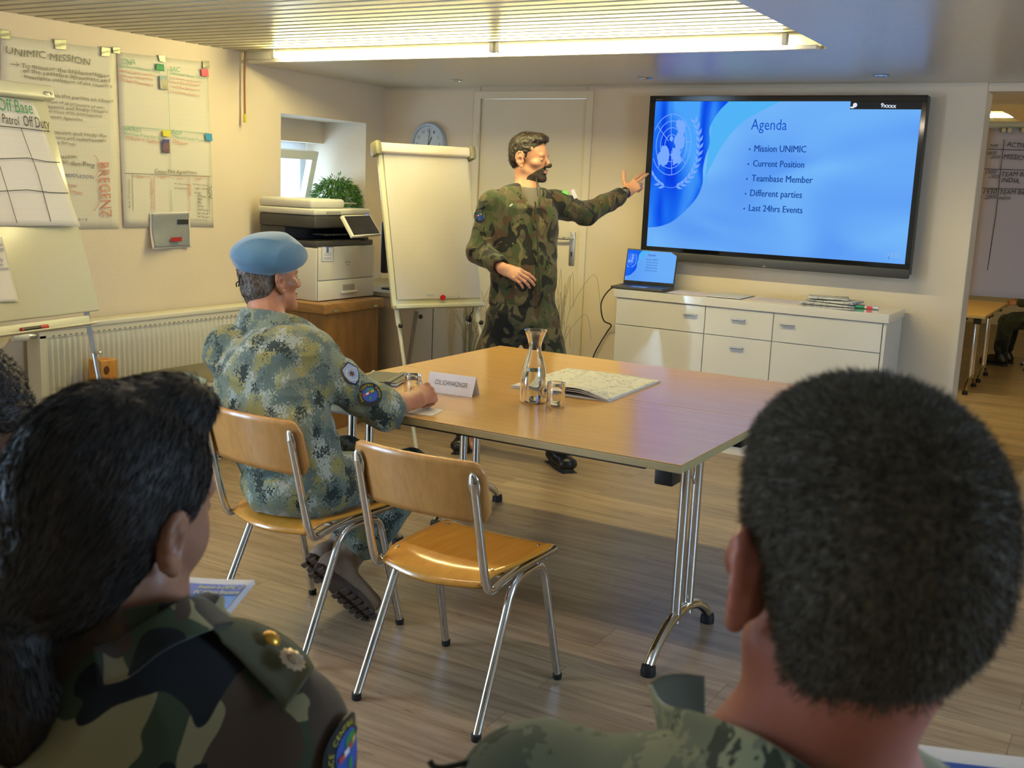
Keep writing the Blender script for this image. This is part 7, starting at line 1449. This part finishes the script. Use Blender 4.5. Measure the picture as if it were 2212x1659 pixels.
def booklet(q, label, lines, grp, n_pages=3, emblem=True, hold=None):
    q = [Vector(p) for p in q]; n = (q[1]-q[0]).cross(q[3]-q[0]).normalized()
    if n.dot(cO-q[0]) < 0: n = -n
    c = sum(q, Vector())/4; t = thing('printed_booklet', label, 'booklet', tuple(c), group=grp)
    def G(a, b): return (q[0]*(1-a)+q[1]*a)*(1-b)+(q[3]*(1-a)+q[2]*a)*b
    for k in range(n_pages):
        MB().grid(lambda u, v, k=k: G(u, v)-n*(0.0015*k)+n*0.010*(u*u-0.3)*(1-0.15*k), 12, 6).build('page', paper('booklet page', 'd8d4dc'), t, world=True, smooth=True, thick=0.0008)
    def S(a, b, l=0.0012): return G(a, b)+n*(0.010*(a*a-0.3)+l)
    MB().grid(lambda u, v: S(0.03+0.94*u, 0.17+0.80*v), 12, 6).build('cover_print', mat('cover blue', '3f86d0', 0.5), t, world=True, smooth=True)
    MB().grid(lambda u, v: S(0.03+0.94*u, 0.15+0.25*v, 0.0018), 12, 3).build('cover_band', mat('cover band blue', '2b57b4', 0.5), t, world=True, smooth=True)
    ux = (q[1]-q[0]).normalized()
    for (s, a0, a1, b_, c_, hs) in lines:
        b = MB(); text(b, s, S(a0, b_, 0.0030), S(a1, b_, 0.0030), n, hs=hs); b.build('cover_title', mat('title '+c_, c_, 0.5), t, world=True)
    if emblem:
        b = MB(); r_ = (q[3]-q[0]).length*0.15; cc = S(0.13, 0.28, 0.0028); y_ = n.cross(ux); b.add([cc+ux*r_*math.cos(i*PI/12)+y_*r_*math.sin(i*PI/12) for i in range(24)], [tuple(range(24))]); e = b.build('cover_emblem', mat('emblem blue', '2a4a8a', 0.5), t, world=True)
        b = MB(); b.add([cc+n*0.0006+ux*r_*0.62*math.cos(i*PI/12)+y_*r_*0.62*math.sin(i*PI/12) for i in range(24)], [tuple(range(24))]); b.build('emblem_globe', mat('emblem green', '4f8f8a', 0.5), e, world=True)
    return t
booklet([K(335, 1236, 1.60), K(552, 1262, 1.52), K(478, 1352, 1.42), K(262, 1335, 1.50)], 'blue printed booklet held by the person with the ponytail', (('Situation in LNMC 17', 0.52, 0.97, 0.28, 'd8d04c', 1.3), ('IPC Military Structure', 0.52, 0.97, 0.40, 'd8d04c', 1.3), ('Liberation Army of CV', 0.45, 0.90, 0.62, '3a5a9c', 1.3)), 'blue training booklets')
# ---------------- D: man in the right foreground
HRd = az(-38, 2, 0); HOd = K(1850, 1236, 0.735); tD = -14.0; Rd = az(tD); rD, fD = Rd[:, 0], Rd[:, 1]
nkD = K(1752, 1600, 0.77); sLd = K(1180, 1785, 0.88); sRd = nkD+rD*0.20-UP*(nkD[2]-sLd[2]); pelD = nkD-UP*0.5-fD*0.0; pelD[2] = 0.55; chD = nkD-UP*0.19
eLd = sLd-UP*0.25+fD*0.12-rD*0.03; eRd = sRd-UP*0.25+fD*0.12+rD*0.03; wLd = K(1840, 1850, 1.12); wRd = wLd+rD*0.34
sk = SDF(); T = head_prims(sk, HOd, HRd, 1.03, ear=0.98, neck_to=nkD, neck_r=0.056)
jk = SDF(); tr = SDF(); arms(sk, jk, nkD, ((sRd, eRd, wRd), (sLd, eLd, wLd)), (0.072, 0.062, 0.05), bl=0.075)
sk.ecap(pelD, chD, (0.14, 0.09), (0.15, 0.09), rD, k=0.04); sk.ecap(chD, nkD-UP*0.05, (0.15, 0.09), (0.10, 0.06), rD, k=0.04)
ans = person_legs(sk, tr, pelD, fD, rD)
hand_prims(sk, wLd, unit(fD*0.9+rD*0.3+UP*0.2), unit(-rD+UP*0.4), [(0.7, 0.7, 0.4)]*4, [(0.5, 0.8, -0.5), (0.1, 0.9, -0.6), (0, 1, -0.3)], mirror=1)
hand_prims(sk, wRd, unit(fD*0.9-rD*0.3+UP*0.2), unit(rD+UP*0.4), [(0.7, 0.7, 0.4)]*4, [(0.5, 0.8, -0.5), (0.1, 0.9, -0.6), (0, 1, -0.3)], mirror=-1)
Vv, Q = sk.mesh(0.0034)
pD = tag(np_obj('person', Vv, Q, M_skinD, origin=(pelD[0], pelD[1], 0)), 'person with cropped grey hair and a red ear in the right foreground, back turned', 'person')
eyes(pD, T, HRd, 1.04)
hr = SDF(); hr.ell(T(0, -0.012, 0.046), (0.0785, 0.101, 0.086), HRd, k=0.02); hr.ell(T(0, -0.046, 0.002), (0.068, 0.054, 0.062), HRd, k=0.03); hr.ell(T(-0.004, -0.020, -0.055), (0.052, 0.046, 0.044), HRd, k=0.03); hr.ell(T(0, 0.03, 0.075), (0.062, 0.060, 0.045), HRd, k=0.02)
hr.ell(T(0, 0.115, -0.01), (0.12, 0.072, 0.105), HRd, k=0.008, op='-'); hr.ell(T(0, 0.062, -0.11), (0.13, 0.080, 0.10), HRd, k=0.02, op='-')
for x in (-1, 1): hr.ell(T(x*0.085, 0.004, -0.008), (0.026, 0.022, 0.038), HRd, k=0.010, op='-')
Vh, Qh = hr.mesh(0.003, folds(0.0012, 60, 33)); np_obj('hair', Vh, Qh, M_hairG, pD)
strands(pD, Vh, Qh, 45000, 0.0085, 0.00028, M_hairG, 8, comb=lambda p: (HRd@V(0, 0.5, -0.5))[None]*0.9, up=0.45, jit=0.6)
jk.ecap(pelD, chD, (0.20, 0.15), (0.19, 0.13), rD, k=0.05); jk.ecap(chD, nkD-UP*0.085, (0.18, 0.12), (0.13, 0.08), rD, k=0.05)
for (x0, y0, z0, x1, y1, z1) in ((0.0, -0.070, -0.060, 0.066, -0.030, -0.055), (0.066, -0.03, -0.055, 0.085, 0.04, -0.05), (0.085, 0.04, -0.05, 0.085, 0.10, -0.09)):
    jk.ecap(nkD+Rd@V(x0, y0, z0), nkD+Rd@V(x1, y1, z1), (0.026, 0.006), (0.026, 0.006), Rd@V(0, 0, 1)+Rd@V(x0, y0, 0)*5, k=0.008)
jk.cap(nkD-UP*0.06, nkD+UP*0.08, 0.062, 0.066, k=0.004, op='-')
dD = folds(0.008, 8, 41)
Vj, Qj = jk.mesh(0.0045, dD); jD = np_obj('jacket', Vj, Qj, M_aut2, pD)
Vt, Qt = tr.mesh(0.008, folds(0.008, 9, 23)); np_obj('trousers', Vt, Qt, M_aut2, pD)
sheet3([(1403, 1478, 0.89), (1432, 1520, 0.855), (1520, 1542, 0.79), (1640, 1590, 0.72), (1760, 1668, 0.69), (1900, 1760, 0.68)], [(1430, 1580, 0.885), (1428, 1640, 0.85), (1445, 1740, 0.78), (1530, 1800, 0.72), (1680, 1840, 0.695), (1860, 1880, 0.685)], 'collar', M_aut2, jD)
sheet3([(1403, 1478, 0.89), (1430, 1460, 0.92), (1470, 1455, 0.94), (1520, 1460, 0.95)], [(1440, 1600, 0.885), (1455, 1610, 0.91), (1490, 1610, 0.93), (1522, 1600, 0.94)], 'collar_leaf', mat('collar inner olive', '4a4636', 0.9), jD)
for an in ans: boot(pD, an, fD, M_bootT, voxel=0.008)
MB().tube(smooth_path([K(928, 1643, 0.86), K(938, 1656, 0.86), K(965, 1657, 0.87), K(1003, 1648, 0.88), K(1040, 1640, 0.90)], 6), 0.0025, 8).build('strap_loop', mat('strap dark olive', '2b2e24', 0.7), jD, world=True, smooth=True)
booklet([K(1912, 1594, 1.30), K(2460, 1672, 1.22), K(2420, 1900, 1.04), K(1850, 1830, 1.12)], 'blue printed booklet at the bottom right corner, held by the cropped haired person', (('INTERNATIONAL MILITARY INFORMATION CENTRE', 0.20, 0.80, 0.26, '24407c', 1.2), ('MILITARY TRAINING STRUCTURE', 0.20, 0.62, 0.36, '24407c', 1.2)), 'blue training booklets', emblem=False)
# ---------------- E: partly visible person at the left edge
HRe = az(72, -38, 0); HOe = K(-85, 905, 1.95); tE = 60.0; Re = az(tE); rE, fE = Re[:, 0], Re[:, 1]
nkE = HOe-UP*0.13-fE*0.09; shz = nkE[2]-0.09; sRe = nkE+rE*0.19; sLe = nkE-rE*0.19; sRe[2] = sLe[2] = shz; pelE = nkE-fE*0.20; pelE[2] = 0.55; chE = nkE-UP*0.16-fE*0.05
eRe, eLe = sRe-UP*0.24+fE*0.10, sLe-UP*0.24+fE*0.10; wRe, wLe = eRe+fE*0.2-rE*0.08+UP*0.02, eLe+fE*0.2+rE*0.08+UP*0.02
sk = SDF(); T = head_prims(sk, HOe, HRe, 1.0, neck_to=nkE)
jk = SDF(); tr = SDF(); arms(sk, jk, nkE, ((sRe, eRe, wRe), (sLe, eLe, wLe)))
sk.ecap(pelE, chE, (0.13, 0.09), (0.14, 0.09), rE, k=0.04); ans = person_legs(sk, tr, pelE, fE, rE)
for w_, m_, r_ in ((wRe, -1, rE), (wLe, 1, -rE)): hand_prims(sk, w_, unit(fE-UP*0.1), unit(r_+UP*0.5), [(0.5, 0.5, 0.3)]*4, [(0.5, 0.8, -0.5), (0.1, 0.9, -0.6), (0, 1, -0.3)], mirror=m_)
Vv, Q = sk.mesh(0.005)
pE = tag(np_obj('person', Vv, Q, M_skinE, origin=(pelE[0], pelE[1], 0)), 'dark haired person bending forward, cut off by the left photo edge', 'person')
eyes(pE, T, HRe)
hr = SDF(); hr.ell(T(0, -0.010, 0.050), (0.084, 0.104, 0.092), HRe, k=0.02); hr.ell(T(0, 0.062, 0.078), (0.060, 0.040, 0.032), HRe, k=0.02); hr.ell(T(0, 0.112, -0.02), (0.12, 0.075, 0.088), HRe, k=0.008, op='-'); hr.ell(T(0, 0.05, -0.09), (0.13, 0.10, 0.09), HRe, k=0.01, op='-')
for x in (-1, 1): hr.ell(T(x*0.088, 0.004, -0.006), (0.022, 0.022, 0.036), HRe, k=0.006, op='-')
Vh, Qh = hr.mesh(0.004, folds(0.006, 70, 3)); np_obj('hair', Vh, Qh, M_hairW, pE); strands(pE, Vh, Qh, 7000, 0.008, 0.0004, M_hairW, 9, up=0.3)
jk.ecap(pelE, chE, (0.19, 0.14), (0.19, 0.13), rE, k=0.05); jk.ecap(chE, nkE-UP*0.06, (0.18, 0.12), (0.13, 0.08), rE, k=0.05); jk.cap(nkE, nkE+UP*0.05, 0.055, 0.06, k=0.01, op='-')
Vj, Qj = jk.mesh(0.008, folds(0.008, 8, 51)); np_obj('jacket', Vj, Qj, M_wood, pE); Vt, Qt = tr.mesh(0.008, folds(0.008, 9, 24)); np_obj('trousers', Vt, Qt, M_wood, pE)
for an in ans: boot(pE, an, fE, M_bootB, voxel=0.008)
kp = K(60, 1205, 1.75); tag(MB().grid(lambda u, v: Vector(K(-60+180*u, 1150+130*v, 1.85-0.2*v))+Vector((0, 0, 0.006*math.sin(5*u))), 8, 8).build('paper_sheet', M_paper, smooth=True, thick=0.001), 'white paper sheet on the lap of the person at the left edge', 'paper')
# chairs for the audience, and a person in the adjoining room
def seat_under(pel, f, label):
    a = math.atan2(-f[0], f[1]); c_ = pel-f*0.03; put(copy_tree(ch0), (c_[0], c_[1], 0), a, label, G)
seat_under(pelC, fC, 'wooden chair under the person with the low dark ponytail'); seat_under(pelD, fD, 'wooden chair under the cropped haired person in the right foreground'); seat_under(pelE, fE, 'wooden chair under the person cut off by the left photo edge')
pcs = Vector((tc.x+0.38, tc.y+2.35, FZ)); fF = unit((-1, 0.15, 0)); rF = V(fF[1], -fF[0], 0); pelF = V(pcs.x, pcs.y, FZ+0.55); nkF = pelF+UP*0.50
sk = SDF(); T = head_prims(sk, nkF+UP*0.16+fF*0.03, np.stack([rF, fF, UP], 1), 1.0, neck_to=nkF); jk = SDF(); tr = SDF(); sk.ecap(pelF, nkF-UP*0.08, (0.13, 0.09), (0.14, 0.08), rF, k=0.04)
shs = [(nkF+rF*s_*0.19-UP*0.08, nkF+rF*s_*0.24-UP*0.32+fF*0.08, nkF+rF*s_*0.18-UP*0.36+fF*0.32) for s_ in (1, -1)]; arms(sk, jk, nkF, shs)
for s_ in (1, -1):
    h_ = pelF+rF*s_*0.09; kn = pelF+fF*0.43+rF*s_*0.12; kn[2] = FZ+0.47; an = kn+fF*0.03; an[2] = FZ+0.10; sk.cap(h_, kn, 0.07, 0.05, k=0.04); sk.cap(kn, an, 0.05, 0.036, k=0.03); sk.cap(an-UP*0.03, an-UP*0.05+fF*0.13, 0.03, 0.026, k=0.02); tr.cap(h_, kn, 0.098, 0.08, k=0.04); tr.cap(kn, an+UP*0.08, 0.08, 0.07, k=0.03)
for (_, _, w_), m_, r_ in ((shs[0], -1, rF), (shs[1], 1, -rF)): hand_prims(sk, w_, fF, unit(r_+UP), [(0.5, 0.5, 0.3)]*4, [(0.5, 0.8, -0.5), (0.1, 0.9, -0.6), (0, 1, -0.3)], mirror=m_)
Vv, Q = sk.mesh(0.006); pF = tag(np_obj('person', Vv, Q, M_skinC, origin=(pelF[0], pelF[1], FZ)), 'person in dark camouflage and black boots sitting in the adjoining room', 'person'); eyes(pF, T, np.stack([rF, fF, UP], 1))
hr = SDF(); R_ = np.stack([rF, fF, UP], 1); hr.ell(T(0, -0.012, 0.05), (0.082, 0.103, 0.09), R_, k=0.02); hr.ell(T(0, 0.11, -0.02), (0.12, 0.075, 0.09), R_, k=0.01, op='-'); hr.ell(T(0, 0.05, -0.09), (0.13, 0.12, 0.09), R_, k=0.01, op='-')
Vh, Qh = hr.mesh(0.006); np_obj('hair', Vh, Qh, M_hairP, pF)
jk.ecap(pelF, nkF-UP*0.2, (0.19, 0.14), (0.19, 0.13), rF, k=0.05); jk.ecap(nkF-UP*0.2, nkF-UP*0.08, (0.18, 0.12), (0.14, 0.085), rF, k=0.05)
Vj, Qj = jk.mesh(0.01, folds(0.008, 8, 61)); M_dkc = camo('dark field cloth', [('23261f', 0), ('33352a', 0.52), ('15161a', 0.56)], 8.0, seed=7.0); np_obj('jacket', Vj, Qj, M_dkc, pF); Vt, Qt = tr.mesh(0.01, folds(0.008, 9, 25)); np_obj('trousers', Vt, Qt, M_dkc, pF)
for s_ in (1, -1): an = pelF+fF*0.46+rF*s_*0.12; an[2] = FZ+0.10; boot(pF, an, fF, M_bootB, voxel=0.008)
